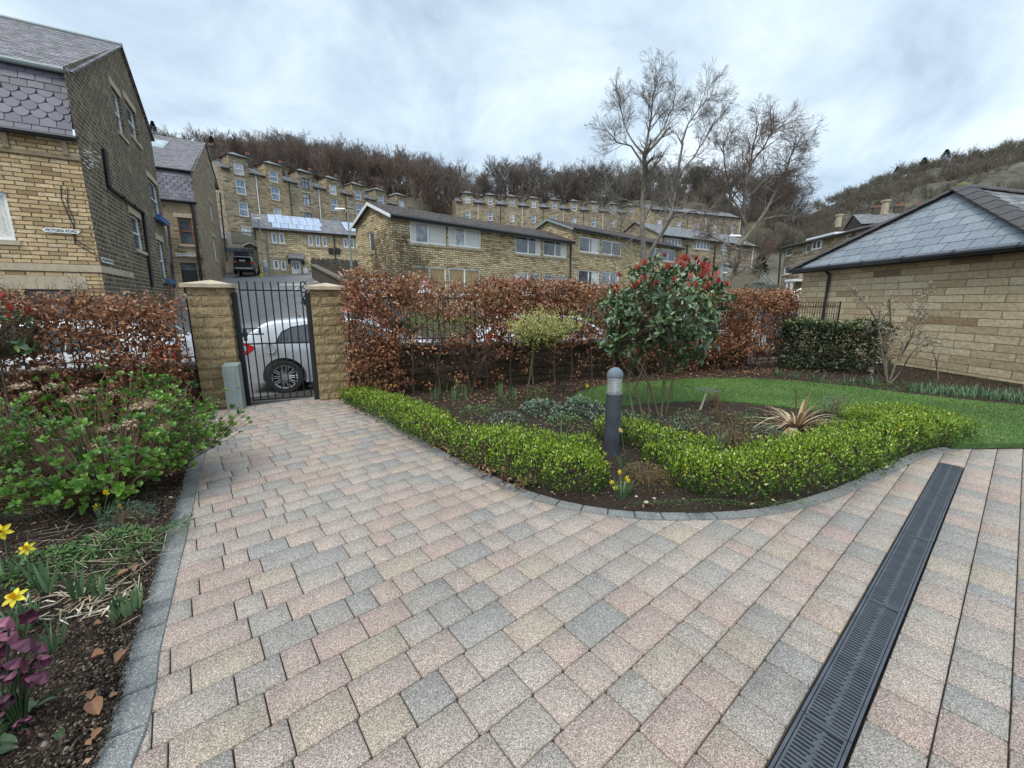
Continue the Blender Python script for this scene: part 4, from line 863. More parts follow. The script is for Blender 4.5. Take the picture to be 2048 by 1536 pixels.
mb = MB(); F2.box(mb, F2.t(349, 490), F2.t(356, 490), F2.z(-2, 498), F2.z(-2, 485), 0, .3); mb.build('bird_box', M['lintel'], b2)
text_sign(F2, 'street_sign', 'long white street sign above the black door of the mansard house', 351, 506, 511, 391, 'BANKERTOWN STREET', cut=.03)

# ---------------------------------------------------------------- pale house with solar panels
FW = Facade.at(527, 44.0, FD); zw0 = FW.z(0, 556) - 1.2; zwt = FW.z(0, 455); tW = FW.t(722, 500) + 7
b3 = thing('stone_house', 'new pale stone house with solar panels and white front door', 'house', FW.w(0, 0))
hw3 = [FW.rect(543, 464, 486, 554), FW.rect(558, 465, 487, 569), FW.rect(617, 470, 491, 626), FW.rect(631, 471, 492, 640), FW.rect(645, 472, 493, 654), FW.rect(687, 476, 495, 696), FW.rect(700, 477, 496, 708), FW.rect(712, 478, 497, 721),
       FW.rect(547, 519, 538, 558), FW.rect(562, 520, 540, 572)]
dr3 = FW.rect(583, 520, 547, 602)
mb = MB(); wall_face(mb, FW, [(0, zw0), (tW, zw0), (tW, zwt), (0, zwt)], hw3 + [dr3], .1); mb.build('front_wall', M['stone_new'], b3)
for h in hw3[:8]: window(FW, b3, h, 'plain', pm='pane_blue', rev=.1, fw=.13)
for h in hw3[8:]: window(FW, b3, h, 'plain', pm='pane', rev=.1, fw=.13)
mb = MB()
M['pink_stone'] = mat('pinkish_stone_surround', (.47, .37, .28), .9, var=.1)
for (x0, yt, yb, x1) in ((540, 461, 489, 573), (614, 467, 495, 657), (684, 473, 500, 724), (544, 515, 543, 575)):
    r_ = FW.rect(x0, yt, yb, x1)
    mb = MB(); FW.box(mb, r_[0], r_[1], r_[3] - .12, r_[3], -.02, .03); FW.box(mb, r_[0], r_[1], r_[2], r_[2] + .12, -.02, .05); FW.box(mb, r_[0], r_[0] + .14, r_[2] + .12, r_[3] - .12, -.02, .03); mb.build('window_surround', M['pink_stone'], b3)
mb = MB(); FW.box(mb, dr3[0], dr3[1], dr3[2], dr3[3], -.1, -.03); d_ = mb.build('door', M['upvc'], b3)
for k in (.28, .58):
    mb = MB(); a = dr3[0] + (dr3[1] - dr3[0]) * k; z_ = dr3[2] + (dr3[3] - dr3[2]) * .35; FW.box(mb, a, a + .17, z_, dr3[3] - .25, -.04, -.02); mb.build('pane', M['pane'], d_)
mb = MB(); FW.box(mb, dr3[0] + .08, dr3[0] + .16, dr3[2] + .7, dr3[2] + 1.1, -.03, 0); mb.build('handle', M['black_paint'], d_)
r_ = FW.rect(575, 505, 517, 607); mb = MB(); mb.hexa([FW.w(r_[0], r_[2] - .1, 1.0), FW.w(r_[1], r_[2] - .1, 1.0), FW.w(r_[1], r_[2] - .1, 0), FW.w(r_[0], r_[2] - .1, 0), FW.w(r_[0], r_[2], 1.0), FW.w(r_[1], r_[2], 1.0), FW.w(r_[1], r_[3], 0), FW.w(r_[0], r_[3], 0)]); mb.build('door_canopy', M['slate_far'], b3)
mb = MB(); r_ = FW.rect(606, 535, 547, 615); FW.box(mb, *r_, 0, .2); mb.build('meter_box', M['upvc'], b3)
for px in ((578, 524), (607, 526)): mb = MB(); t_, z_ = FW.tz(*px); FW.box(mb, t_ - .1, t_ + .1, z_ - .2, z_ + .2, 0, .15); mb.build('wall_lamp', M['black_paint'], b3)
zr3 = zwt + 2.1; dp = 4.4
mb = MB(); roof_quad(mb, FW.w(-.25, zwt - .1, .35), FW.w(tW, zwt - .1, .35), FW.w(tW, zr3, -dp), FW.w(-.25, zr3, -dp)); roof_quad(mb, FW.w(tW, zwt - .1, -2 * dp), FW.w(-.25, zwt - .1, -2 * dp), FW.w(-.25, zr3, -dp), FW.w(tW, zr3, -dp)); mb.build('roof', M['slate_far'], b3)
SG = Facade(FW.w(0, 0), (-FW.n.x, -FW.n.y)); mb = MB()
mb.poly([FW.w(0, zw0, 0), FW.w(0, zwt, 0), FW.w(0, zr3 - .1, -dp), FW.w(0, zwt, -2 * dp), FW.w(0, zw0, -2 * dp)]); mb.poly([FW.w(tW, zw0, -2 * dp), FW.w(0, zw0, -2 * dp), FW.w(0, zwt, -2 * dp), FW.w(tW, zwt, -2 * dp)]); mb.build('side_wall', M['stone_new'], b3)
gutter(FW, b3, -.3, tW, zwt - .12, o=.42, r=.08); pipe(FW, b3, [FW.tz(532, 458), FW.tz(541, 552)], .06, 'gutter_pale'); pipe(FW, b3, [FW.tz(668, 468), FW.tz(671, 520)], .06)
for px in ((662, 502), (676, 502)): mb = MB(); t_, z_ = FW.tz(*px); FW.box(mb, t_ - .25, t_ + .25, z_ - .3, z_ + .3, 0, .12); mb.build('vent_box', M['black_paint'], b3)
def solar(x0, x1, v0, v1, n, label):
    q = thing('solar_array', label, 'solar panels', FW.w(0, zwt, 0)); 
    def rp(t, v, l): e0 = Vector(FW.w(t, zwt - .1, .35)); e1 = Vector(FW.w(t, zr3, -dp)); return tuple(e0.lerp(e1, v) + Vector((0, 0, l)))
    t0, t1 = FW.t(x0, 440), FW.t(x1, 445)
    for k in range(n):
        a = t0 + (t1 - t0) * k / n + .02; b = t0 + (t1 - t0) * (k + 1) / n - .02; mb = MB(); mb.hexa([rp(a, v0, .04), rp(b, v0, .04), rp(b, v1, .04), rp(a, v1, .04), rp(a, v0, .12), rp(b, v0, .12), rp(b, v1, .12), rp(a, v1, .12)]); mb.build('solar_panel', M['solar'], q)
solar(537, 648, .40, .97, 7, 'upper row of pale solar panels on the slate roof'); solar(543, 642, .08, .38, 6, 'lower row of pale solar panels on the slate roof'); solar(693, 728, .25, .9, 3, 'short row of solar panels at the right end of the slate roof')

# ---------------------------------------------------------------- modern flats
FM = Facade.at(791, 24.0, (.743, .669)); PM = Facade(FM.w(0, 0), (.669, -.743))
def modern(Fm, t0, t1, zg, ze, rise, dpt, name, label, wins, gable_holes=(), gut=True, barge='upvc'):
    b = thing(name, label, 'apartment block', Fm.w(t0, zg)); q = Facade(Fm.w(t0, 0, 0), (-Fm.n.x, -Fm.n.y))
    holes = [Fm.rect(*w_[:4]) for w_ in wins]; zr = ze + rise
    mb = MB(); wall_face(mb, Fm, [(t0, zg), (t1, zg), (t1, ze), (t0, ze)], holes, .1); mb.build('front_wall', M['stone_blond'], b)
    for h, w_ in zip(holes, wins):
        pm = w_[4]; window(Fm, b, h, 'pair', pm='pane' if pm == 'blind' else pm, rev=.1, fw=.085, silm='coping', curtains=w_[5] if len(w_) > 5 else (), cm='blind' if pm == 'blind' else 'curtain')
    G_ = Facade(Fm.w(t0, 0, -dpt), (Fm.n.x, Fm.n.y)); G_.d = Vector((Fm.n.x, Fm.n.y, 0)); G_.n = Vector((-Fm.d.x, -Fm.d.y, 0))
    gh = [G_.rect(*h) for h in gable_holes]; mb = MB(); wall_face(mb, G_, [(0, zg), (dpt, zg), (dpt, ze), (dpt / 2, zr), (0, ze)], gh, .1)
    mb.build('gable_wall', M['stone_blond'], b)
    for h in gh: window(G_, b, h, 'plain', rev=.1, fw=.07, silm='coping')
    mb = MB(); wall_face(mb, Facade(Fm.w(t1, 0, -dpt), (-Fm.d.x, -Fm.d.y)), [(0, zg), (t1 - t0, zg), (t1 - t0, ze), (0, ze)]); mb.poly([Fm.w(t1, zg, 0), Fm.w(t1, zg, -dpt), Fm.w(t1, ze, -dpt), Fm.w(t1, zr, -dpt / 2), Fm.w(t1, ze, 0)]); mb.build('rear_wall', M['stone_blond'], b)
    mb = MB(); ov = .35; dz = rise / (dpt / 2) * ov
    roof_quad(mb, Fm.w(t0 - .2, ze - dz + .08, ov), Fm.w(t1 + .05, ze - dz + .08, ov), Fm.w(t1 + .05, zr + .08, -dpt / 2), Fm.w(t0 - .2, zr + .08, -dpt / 2)); roof_quad(mb, Fm.w(t1 + .05, ze - dz + .08, -dpt - ov), Fm.w(t0 - .2, ze - dz + .08, -dpt - ov), Fm.w(t0 - .2, zr + .08, -dpt / 2), Fm.w(t1 + .05, zr + .08, -dpt / 2)); mb.build('roof', M['tile_dark'], b)
    mb = MB()
    for (oa, za_, ob, zb_) in ((ov, ze - dz, -dpt / 2, zr), (-dpt / 2, zr, -dpt - ov, ze - dz)):
        mb.hexa([Fm.w(t0 - .26, za_ - .14, oa), Fm.w(t0 - .2, za_ - .14, oa), Fm.w(t0 - .2, zb_ - .14, ob), Fm.w(t0 - .26, zb_ - .14, ob), Fm.w(t0 - .26, za_ + .03, oa), Fm.w(t0 - .2, za_ + .03, oa), Fm.w(t0 - .2, zb_ + .03, ob), Fm.w(t0 - .26, zb_ + .03, ob)])
    mb.build('bargeboard', M[barge], b)
    mb = MB(); Fm.box(mb, t0 - .15, t1, ze - dz - .16, ze - dz + .03, .26, .34); mb.build('fascia', M['gutter'], b); gutter(Fm, b, t0 - .2, t1, ze - dz - .02, o=.40, r=.075)
    return b, G_
zM = FM.z(0, 428) + .02; tM1 = FM.t(1142, 500); zMg = .6
dM = 5.0; RISE = zat((FM.p - FM.n * 2.5).y, 404) - .08 - zM
w1s = [(820, 442, 484, 892, 'pane_pale', [(.0, .18), (.55, .95)]), (897, 452, 491, 962, 'pane_pale', [(.0, .25), (.5, .95)]), (1031, 470, 506, 1082, 'pane', [(.8, .97)]), (1087, 478, 511, 1134, 'pane', [(.75, .97)]),
       (826, 531, 590, 893, 'blind', [(.04, .96)]), (898, 535, 590, 961, 'blind', [(.04, .96)]), (1030, 545, 590, 1081, 'pane_pale', [(.05, .4)]), (1085, 549, 592, 1132, 'pane_pale')]
GL = Facade(FM.w(0, 0), (1, 0))
bM1, GM = modern(FM, 0, tM1, zMg, zM, RISE, dM, 'modern_flats', 'nearer blond stone flats with white windows and creeper on the gable', w1s, [(738, 466, 505, 749), (743, 543, 590, 753)])
zM2 = FM.z(tM1, 461) + .25; tM2 = FM.t(1362, 520)
w2s = [(1159, 472, 503, 1200, 'pane', [(.6, .95)]), (1204, 479, 508, 1243, 'pane'), (1302, 494, 519, 1319, 'pane'), (1322, 496, 521, 1351, 'pane'), (1157, 539, 572, 1198, 'pane', [(.65, .95)]), (1202, 543, 576, 1238, 'pane_pale'), (1300, 548, 580, 1349, 'pane')]
bM2, _ = modern(FM, tM1 + .02, tM2, zMg, zM2, RISE, dM, 'modern_flats', 'farther blond stone flats with the higher dark roof behind the bare tree', w2s, barge='gutter_pale')
pipe(FM, bM1, [FM.tz(1141, 483), FM.tz(1139, 590)], .06)
# creeper on the corner
cr_ = thing('creeper', 'leafless brown creeper climbing the corner of the nearer flats', 'creeper', FM.w(0, .6)); rg = np.random.default_rng(7); out = []
for k in range(260):
    if rg.random() < .6: Fc, t = FM, rg.uniform(.0, 2.2) ; nn = FM.n
    else: Fc, t = None, rg.uniform(0, 2.6)
    z0 = rg.uniform(.6, 5.0); hmax = (5.6 - .8 * t) if Fc else 6.2 - .6 * t
    if z0 > hmax: continue
    pts = []; z = z0; tt = t
    for s_ in range(5):
        p = FM.w(tt, z, .04 + .03 * rg.random()) if Fc else FM.w(-.04 - .03 * rg.random(), z, -tt)
        pts.append(p); z += rg.uniform(.1, .3); tt = max(0, tt + rg.normal(0, .14))
    out.append((np.array(pts), np.linspace(.012, .005, 5), 0))
branch_mesh('vine', out, M['twig_grey'], cr_)
n = 5200; onf = rg.random(n) < .55; tt = np.where(onf, rg.uniform(0, 2.3, n), rg.uniform(0, 2.8, n)); zz = rg.uniform(.5, 6.0, n); ok = zz < np.where(onf, 5.9 - 1.0 * tt, 6.4 - .55 * tt); tt, zz, onf = tt[ok], zz[ok], onf[ok]; n = len(tt)
P = np.array([FM.w(a, b, .05 + .06 * c) if f else FM.w(-.05 - .06 * c, b, -a) for a, b, c, f in zip(tt, zz, rg.random(n), onf)])
M['dead_leaf'] = leaf_mat('brown_creeper_leaf', [(0, (.10, .075, .055)), (.6, (.17, .13, .10)), (.97, (.26, .21, .16)), (1, (.1, .16, .05))], rough=.8, trans=.1)
leaves('leaves', P, rdir(rg, n) + np.array([0, 0, -.4]), rdir(rg, n) + np.array([.2, -.9, .2]), rg.uniform(.05, .10, n), .045, M['dead_leaf'], cr_, rg=rg)
iv = in_ = rg.random((260, 3)); P = np.array([FM.w(-.1 - .08 * c, .7 + 1.5 * b, -.9 - .9 * a * (1 - b * .5)) for a, b, c in iv]); M['ivy'] = leaf_mat('ivy_leaf', [(0, (.05, .11, .02)), (1, (.14, .24, .05))], rough=.5)
leaves('green_leaves', P, rdir(rg, 260) + np.array([0, 0, -.4]), rdir(rg, 260) + np.array([.2, -.9, .2]), .12, .10, M['ivy'], cr_, rg=rg)

# ---------------------------------------------------------------- terraces
def terrace(F_, bays, bw_, t_start, z_eave, z_base, rows, name, label, group, light=(), dark_frames=(), rise=1.6, dpt=7.5, chims=True, dorm=True, ww=1.0, mats=None, dorm_h=1.5, pots=2, far=False):
    roots = []
    for k in range(bays):
        t0 = t_start + k * bw_; t1 = t0 + bw_; b = thing(name, label[k] if isinstance(label, list) else label, 'terraced house', F_.w(t0, z_base), 0, group); roots.append(b)
        ml = M['stone_terrace_light'] if k in light else M['stone_terrace']
        tc_ = t0 + bw_ * .5; bayw = 1.25; holes = [(tc_ - ww / 2, tc_ + ww / 2, a, c) for a, c in rows]
        mb = MB(); zt = z_eave + dorm_h
        ol = [(t0, z_base), (t1, z_base), (t1, z_eave), (tc_ + bayw, z_eave), (tc_ + bayw, zt), (tc_ - bayw, zt), (tc_ - bayw, z_eave), (t0, z_eave)] if dorm else [(t0, z_base), (t1, z_base), (t1, z_eave), (t0, z_eave)]
        wall_face(mb, F_, ol, holes, .14)
        if k == bays - 1: mb.poly([F_.w(t1, z_base, 0), F_.w(t1, z_base, -dpt), F_.w(t1, z_eave, -dpt), F_.w(t1, z_eave + rise, -dpt / 2), F_.w(t1, z_eave, 0)])
        if k == 0: mb.poly([F_.w(t0, z_base, -dpt), F_.w(t0, z_base, 0), F_.w(t0, z_eave, 0), F_.w(t0, z_eave + rise, -dpt / 2), F_.w(t0, z_eave, -dpt)])
        mb.build('front_wall', ml, b)
        for i, h in enumerate(holes):
            fm = 'frame_dark' if k in dark_frames else 'upvc'
            window(F_, b, h, 'cross' if k in dark_frames or i == 3 else 'sash', fm=fm, pm='pane_blue' if (i + k) % 3 else 'pane_pale', rev=.14, fw=.10, silm='sill' if (k + i) % 2 else 'lintel', lintel=.25 if i % 2 else None)
        if dorm:
            mb = MB()
            for sg in (-1, 1): x = tc_ + sg * bayw; q = [F_.w(x, z_eave, 0), F_.w(x, z_eave, -1.6), F_.w(x, zt, -3.2), F_.w(x, zt, 0)]; mb.poly(q if sg > 0 else q[::-1])
            dw = mb.build('dormer_cheek', ml, b)
            e = .22; mb = MB(); pk = [F_.w(tc_, zt + .75, -1.4), F_.w(tc_, zt + .75, -3.4)]; c0, c1_, c2_, c3 = F_.w(tc_ - bayw - e, zt - .03, e), F_.w(tc_ + bayw + e, zt - .03, e), F_.w(tc_ + bayw + e, zt - .03, -3.4), F_.w(tc_ - bayw - e, zt - .03, -3.4)
            mb.poly([c0, c1_, pk[0]]); mb.poly([c1_, c2_, pk[1], pk[0]]); mb.poly([c3, c0, pk[0], pk[1]]); mb.poly([c3, c2_, c1_, c0]); mb.build('dormer_roof', M['slate_far'], b)
            mb = MB(); F_.box(mb, tc_ - bayw - e, tc_ + bayw + e, zt - .14, zt - .035, e - .04, e + .06); mb.build('dormer_gutter', M['gutter'], b)
        mb = MB(); ov = .25; dz = rise / (dpt / 2) * ov
        segs = ((t0, tc_ - bayw), (tc_ + bayw, t1)) if dorm else ((t0, t1),)
        for a, c in segs: roof_quad(mb, F_.w(a, z_eave - dz, ov), F_.w(c, z_eave - dz, ov), F_.w(c, z_eave + rise, -dpt / 2), F_.w(a, z_eave + rise, -dpt / 2))
        if dorm: roof_quad(mb, F_.w(tc_ - bayw, z_eave + rise * .55, -dpt * .275), F_.w(tc_ + bayw, z_eave + rise * .55, -dpt * .275), F_.w(tc_ + bayw, z_eave + rise, -dpt / 2), F_.w(tc_ - bayw, z_eave + rise, -dpt / 2))
        roof_quad(mb, F_.w(t1, z_eave, -dpt), F_.w(t0, z_eave, -dpt), F_.w(t0, z_eave + rise, -dpt / 2), F_.w(t1, z_eave + rise, -dpt / 2)); mb.build('roof', M['slate_far'], b)
        if dorm:
            mb = MB(); F_.box(mb, t0, tc_ - bayw - .02, z_eave - .22, z_eave - .06, .18, .34); F_.box(mb, tc_ + bayw + .02, t1, z_eave - .22, z_eave - .06, .18, .34); mb.build('gutter', M['gutter'], b)
        else: gutter(F_, b, t0, t1, z_eave - .1, o=.3, r=.08)
        pipe(F_, b, [(t1 - .25, z_eave - .2), (t1 - .25, z_base + .5)], .06, 'white_paint' if k % 2 == 0 else 'gutter')
        if chims: q = F_.w(t0 + .2, z_eave + rise - .6, -dpt / 2 + .6); chimney(b, q, .7, 1.1, 1.9 if F_ is FT else 1.1, pots=pots, rz=math.atan2(F_.d.y, F_.d.x), m='stone_dark')
    return roots
FT = Facade.at(438, 62.0, (.622, .783))
ze = FT.z(2, 331)
def rz_(yt, yb, x=478): t_ = FT.t(x, 400); return (FT.z(t_, yb), FT.z(t_, yt))
rowsT = [rz_(324, 348), rz_(358, 387), rz_(403, 432), rz_(454, 470)]
tb0 = FT.t(478, 340); tb6 = FT.t(803, 390); bwT = (tb6 - tb0) / 6
lab = ['five storey terraced house nearest the mansard roof, first of the stepped row', 'terraced house with cleaned stone and white windows, second in the tall row', 'terraced house with dark window frames and soot streaks in the tall row', 'terraced house fourth from the left in the tall row below the wood',
       'terraced house fifth from the left in the tall row below the wood', 'terraced house sixth in the tall row, above the solar roof end', 'last terraced house at the right end of the tall row below the wood']
terrace(FT, 7, bwT, tb0 - bwT / 2, ze, 8.0, rowsT, 'terraced_house', lab, 'tall terraced houses below the wood', light=(1, 3), dark_frames=(2,), rise=1.9, ww=1.25, dorm_h=2.0)
FT2 = Facade.at(905, 100.0, (.959, .282)); t0_ = FT2.t(935, 400); t1_ = FT2.t(1227, 415); bw2 = (t1_ - t0_) / 7
ze2 = FT2.z(0, 404) + .3
r2_ = lambda yt, yb: (FT2.z(3, yb), FT2.z(3, yt))
rows2 = [r2_(392, 406), r2_(421, 438)]
lab2 = ['far terraced house at the left end of the long dormered row', 'second house of the long far dormered row'] + ['far terraced house %s in the long dormered row above the flats' % w_ for w_ in ('third from its left end', 'fourth from its left end', 'fifth from its left end', 'sixth from its left end', 'seventh from its left end', 'eighth from its left end', 'ninth from its left end', 'tenth from its left end')] + ['far terraced house behind the crown of the pale bare tree'] 
terrace(FT2, 11, bw2, t0_ - bw2 / 2, ze2, 14.0, rows2, 'terraced_house', lab2, 'far terraced houses with dormers', rise=1.8, ww=1.05, dorm_h=1.9, pots=2)
# lower far row to the right of it (no dormers, one white boxed dormer)
FT3 = Facade.at(1290, 92.0, (.93, .36)); ze3 = FT3.z(0, 418)
terrace(FT3, 5, 5.2, 0, ze3, 10.0, [(FT3.z(5, 458), FT3.z(5, 440))], 'terraced_house', ['far plain terraced house %s of the low row behind the birch' % w_ for w_ in ('first', 'second', 'third', 'fourth', 'last')], 'far plain terraced houses behind the birch', rise=1.8, dorm=False, pots=2)
# ---------------------------------------------------------------- mullioned mill house behind the trees
FN = Facade.at(1316, 47.0, (.861, .509)); zn = FN.z(0, 470) ; tN = FN.t(1512, 520); bN = thing('mullioned_house', 'dark stone house with white mullioned windows behind the two bare trees', 'house', FN.w(0, 1))
hN = [FN.rect(1329, 474, 489, 1364), FN.rect(1388, 480, 497, 1420), FN.rect(1388, 519, 536, 1417), FN.rect(1329, 522, 538, 1362), FN.rect(1441, 487, 500, 1455), FN.rect(1440, 525, 545, 1462), FN.rect(1491, 484, 498, 1500), FN.rect(1487, 528, 542, 1496), FN.rect(1484, 559, 571, 1492)]
mb = MB(); wall_face(mb, FN, [(0, 0.5), (tN, .5), (tN, zn), (0, zn)], hN, .12); mb.poly([FN.w(0, .5, -8), FN.w(0, .5), FN.w(0, zn), FN.w(0, zn + 2, -4), FN.w(0, zn, -8)]); mb.poly([FN.w(tN, .5), FN.w(tN, .5, -8), FN.w(tN, zn, -8), FN.w(tN, zn + 2, -4), FN.w(tN, zn)]); mb.build('wall', M['stone_terrace'], bN)
for i, h in enumerate(hN): window(FN, bN, h, 'multi' if i < 4 else 'sash', rev=.12, fw=.11, n=5 if i < 4 else 1)
mb = MB(); roof_quad(mb, FN.w(-.2, zn - .1, .3), FN.w(tN + .2, zn - .1, .3), FN.w(tN + .2, zn + 2, -4), FN.w(-.2, zn + 2, -4)); roof_quad(mb, FN.w(tN + .2, zn, -8), FN.w(-.2, zn, -8), FN.w(-.2, zn + 2, -4), FN.w(tN + .2, zn + 2, -4)); mb.build('roof', M['slate_far'], bN)
gutter(FN, bN, -.2, tN, zn - .1, o=.35, r=.09)
for px in (1374, 1430, 1506): pipe(FN, bN, [FN.tz(px, 490), (FN.t(px, 490), 1.5)], .09, 'gutter' if px < 1500 else 'white_paint')
M['orange_wood'] = mat('orange_brown_wood', (.32, .10, .03), .7, var=.2)
r_ = FN.rect(1457, 566, 585, 1470); mb = MB(); FN.box(mb, *r_, .02, .1); mb.build('door', M['orange_wood'], bN)
# ---------------------------------------------------------------- house on the right, seen end on
FR = Facade((25.5, 40.0), (.103, .995)); FR.d = Vector((-.103, -.995, 0)); FR.n = Vector((-.995, .103, 0)); zR = FR.z(0, 494); bR = thing('stone_house', 'long brown stone house with a white flat dormer beyond the garage roof', 'house', (25.5, 40, 1))
hR = [FR.rect(1570, 498, 513, 1584), FR.rect(1567, 533, 549, 1580), FR.rect(1610, 490, 506, 1618), FR.rect(1606, 535, 552, 1614), FR.rect(1690, 470, 479, 1702)]
TR = 11.0; mb = MB(); wall_face(mb, FR, [(0, .3), (TR, .3), (TR, zR), (0, zR)], hR, .12); mb.poly([FR.w(0, .3, -8), FR.w(0, .3), FR.w(0, zR), FR.w(0, zR + 1.1, -4), FR.w(0, zR, -8)]); mb.poly([FR.w(TR, .3), FR.w(TR, .3, -8), FR.w(TR, zR, -8), FR.w(TR, zR + 1.1, -4), FR.w(TR, zR)]); mb.build('wall', M['stone_terrace'], bR)
for h in hR: window(FR, bR, h, 'plain', rev=.12, fw=.09)
mb = MB(); roof_quad(mb, FR.w(-.2, zR - .1, .3), FR.w(TR, zR - .1, .3), FR.w(TR, zR + 1.1, -4), FR.w(-.2, zR + 1.1, -4)); roof_quad(mb, FR.w(TR, zR, -8), FR.w(-.2, zR, -8), FR.w(-.2, zR + 1.1, -4), FR.w(TR, zR + 1.1, -4)); mb.build('roof', M['tile_dark'], bR); gutter(FR, bR, -.2, TR, zR - .1, o=.35)
r_ = FR.rect(1622, 481, 503, 1672); mb = MB(); FR.box(mb, r_[0], r_[1], r_[2] - .1, r_[3], -1.5, .02); dm = mb.build('dormer', M['stone_terrace_light'], bR); mb = MB(); FR.box(mb, r_[0] - .2, r_[1] + .2, r_[3], r_[3] + .15, -1.6, .35); mb.build('dormer_roof', M['upvc'], dm)
h = (r_[0] + .25, r_[0] + 1.5, r_[2] + .05, r_[3] - .1); mb = MB(); FR.box(mb, *h, .02, .06); mb.build('window', M['upvc'], dm)
mb = MB(); FR.box(mb, h[0] + .15, h[0] + .55, h[2] + .12, h[3] - .12, .062, .07); FR.box(mb, h[0] + .7, h[1] - .15, h[2] + .12, h[3] - .12, .062, .07); mb.build('pane', M['pane'], dm)
for tt in (3.0, 8.0): chimney(bR, FR.w(tt, zR + 1.2, -2.5), .3, .3, .9, m='sill', pots=0)
pipe(FR, bR, [FR.tz(1563, 500), FR.tz(1558, 575)], .07); r_ = FR.rect(1591, 559, 600, 1602); mb = MB(); FR.box(mb, r_[0] - .2, r_[1] + .2, r_[3] - .2, r_[3], 0, .9); FR.box(mb, r_[0], r_[0] + .15, .5, r_[3] - .2, .7, .85); FR.box(mb, r_[1] - .15, r_[1], .5, r_[3] - .2, .7, .85); mb.build('porch', M['upvc'], bR)
# ---------------------------------------------------------------- house with three stacks up the hill on the right
FU = Facade.at(1700, 75.0, (.95, -.3)); zu = FU.z(0, 437); bU = thing('hill_house', 'gabled stone house with three chimney stacks against the wooded hill', 'house', FU.w(0, zu - 6))
gp = [FU.w(0, zu - 9), FU.w(9, zu - 9)]; mb = MB(); e0 = Vector(FU.w(0, zu)); bk = Vector((-FU.n.x, -FU.n.y, 0)) * 7
mb.poly([FU.w(0, zu - 9), FU.w(12, zu - 9), FU.w(12, zu - .8), FU.w(0, zu - .8)]); mb.poly([FU.w(0, zu - 9, -7), FU.w(0, zu - 9), FU.w(0, zu - .8), FU.w(0, zu + 1.2, -3.5), FU.w(0, zu - .8, -7)]); mb.build('wall', M['stone_dark'], bU)
mb = MB(); roof_quad(mb, FU.w(-.2, zu - .9, .3), FU.w(12, zu - .9, .3), FU.w(12, zu + 1.3, -3.5), FU.w(-.2, zu + 1.3, -3.5)); roof_quad(mb, FU.w(12, zu - .9, -7), FU.w(-.2, zu - .9, -7), FU.w(-.2, zu + 1.3, -3.5), FU.w(12, zu + 1.3, -3.5)); mb.build('roof', M['slate_far'], bU)
for x in (3.2, 6.3, 9.2): chimney(bU, FU.w(x, zu + .6, -3.3), 1.3, .7, 1.5, pots=3, rz=-.3, m='stone_dark')

# ---------------------------------------------------------------- walls, fences, lamps by the side street
FX = Facade(FW.w(FW.t(618, 545), 0, 3.2), (FD[0], FD[1])); zx = FX.z(0, 519); q = thing('retaining_wall', 'dark gritstone retaining wall beside the white front door', 'wall', FX.w(0, 3)); mb = MB()
FX.box(mb, 0, 7.5, 2.0, zx, -.4, 0); mb.build('masonry', M['stone_dark'], q); mb = MB()
for k in range(16): FX.box(mb, .1 + k * .46, .42 + k * .46, zx, zx + .16, -.35, -.02)
mb.build('coping', M['stone_dark'], q)
q = thing('ramp_wall', 'sloping stone garden wall falling towards the parked car', 'wall', FX.w(0, 3)); mb = MB(); a = Vector(D(622, 531, 40)); b_ = Vector(D(690, 566, 26)); s_ = Vector((.3, .1, 0))
mb.hexa([tuple(a - Vector((0, 0, 2.6))), tuple(b_ - Vector((0, 0, 2.2))), tuple(b_ + s_ - Vector((0, 0, 2.2))), tuple(a + s_ - Vector((0, 0, 2.6))), tuple(a), tuple(b_), tuple(b_ + s_), tuple(a + s_)]); mb.build('masonry', M['stone_dark'], q)
u_ = Vector((0, 0, .12)); e_ = Vector((.12, 0, 0)); mb = MB(); mb.hexa([tuple(v) for v in (a - e_, b_ - e_, b_ + s_ + e_, a + s_ + e_, a - e_ + u_, b_ - e_ + u_, b_ + s_ + e_ + u_, a + s_ + e_ + u_)]); mb.build('coping', M['coping_dark'], q)
# walls at the top of the street
FY = Facade.at(452, 47.5, FD); q = thing('alley_wall', 'stone wall at the top of the side street behind the dark car', 'wall', FY.w(0, 4)); mb = MB(); FY.box(mb, -1.5, 3.6, 3, FY.z(0, 520), -.4, 0); FY.box(mb, 3.6, 4.6, 3, FY.z(3.6, 492), -.4, 0); mb.build('masonry', M['stone_alley'], q)
q = thing('garden_building', 'small stone outbuilding with sloping slate roof behind the street', 'outbuilding', FY.w(-1, 5, -3)); mb = MB(); FY.box(mb, -3.5, .6, 3, FY.z(0, 470), -6, -3); mb.build('wall', M['stone_alley'], q); mb = MB(); roof_quad(mb, FY.w(-3.6, FY.z(0, 470), -2.8), FY.w(.8, FY.z(0, 470), -2.8), FY.w(.2, FY.z(0, 436), -6), FY.w(-3.6, FY.z(0, 436), -6)); mb.build('roof', M['slate_far'], q)
M['fence_blue'] = mat('blue_grey_fence_paint', (.075, .10, .125), .8, var=.25, scale=3); M['fence_green'] = mat('grey_green_fence_paint', (.085, .13, .115), .8, var=.2, scale=3)
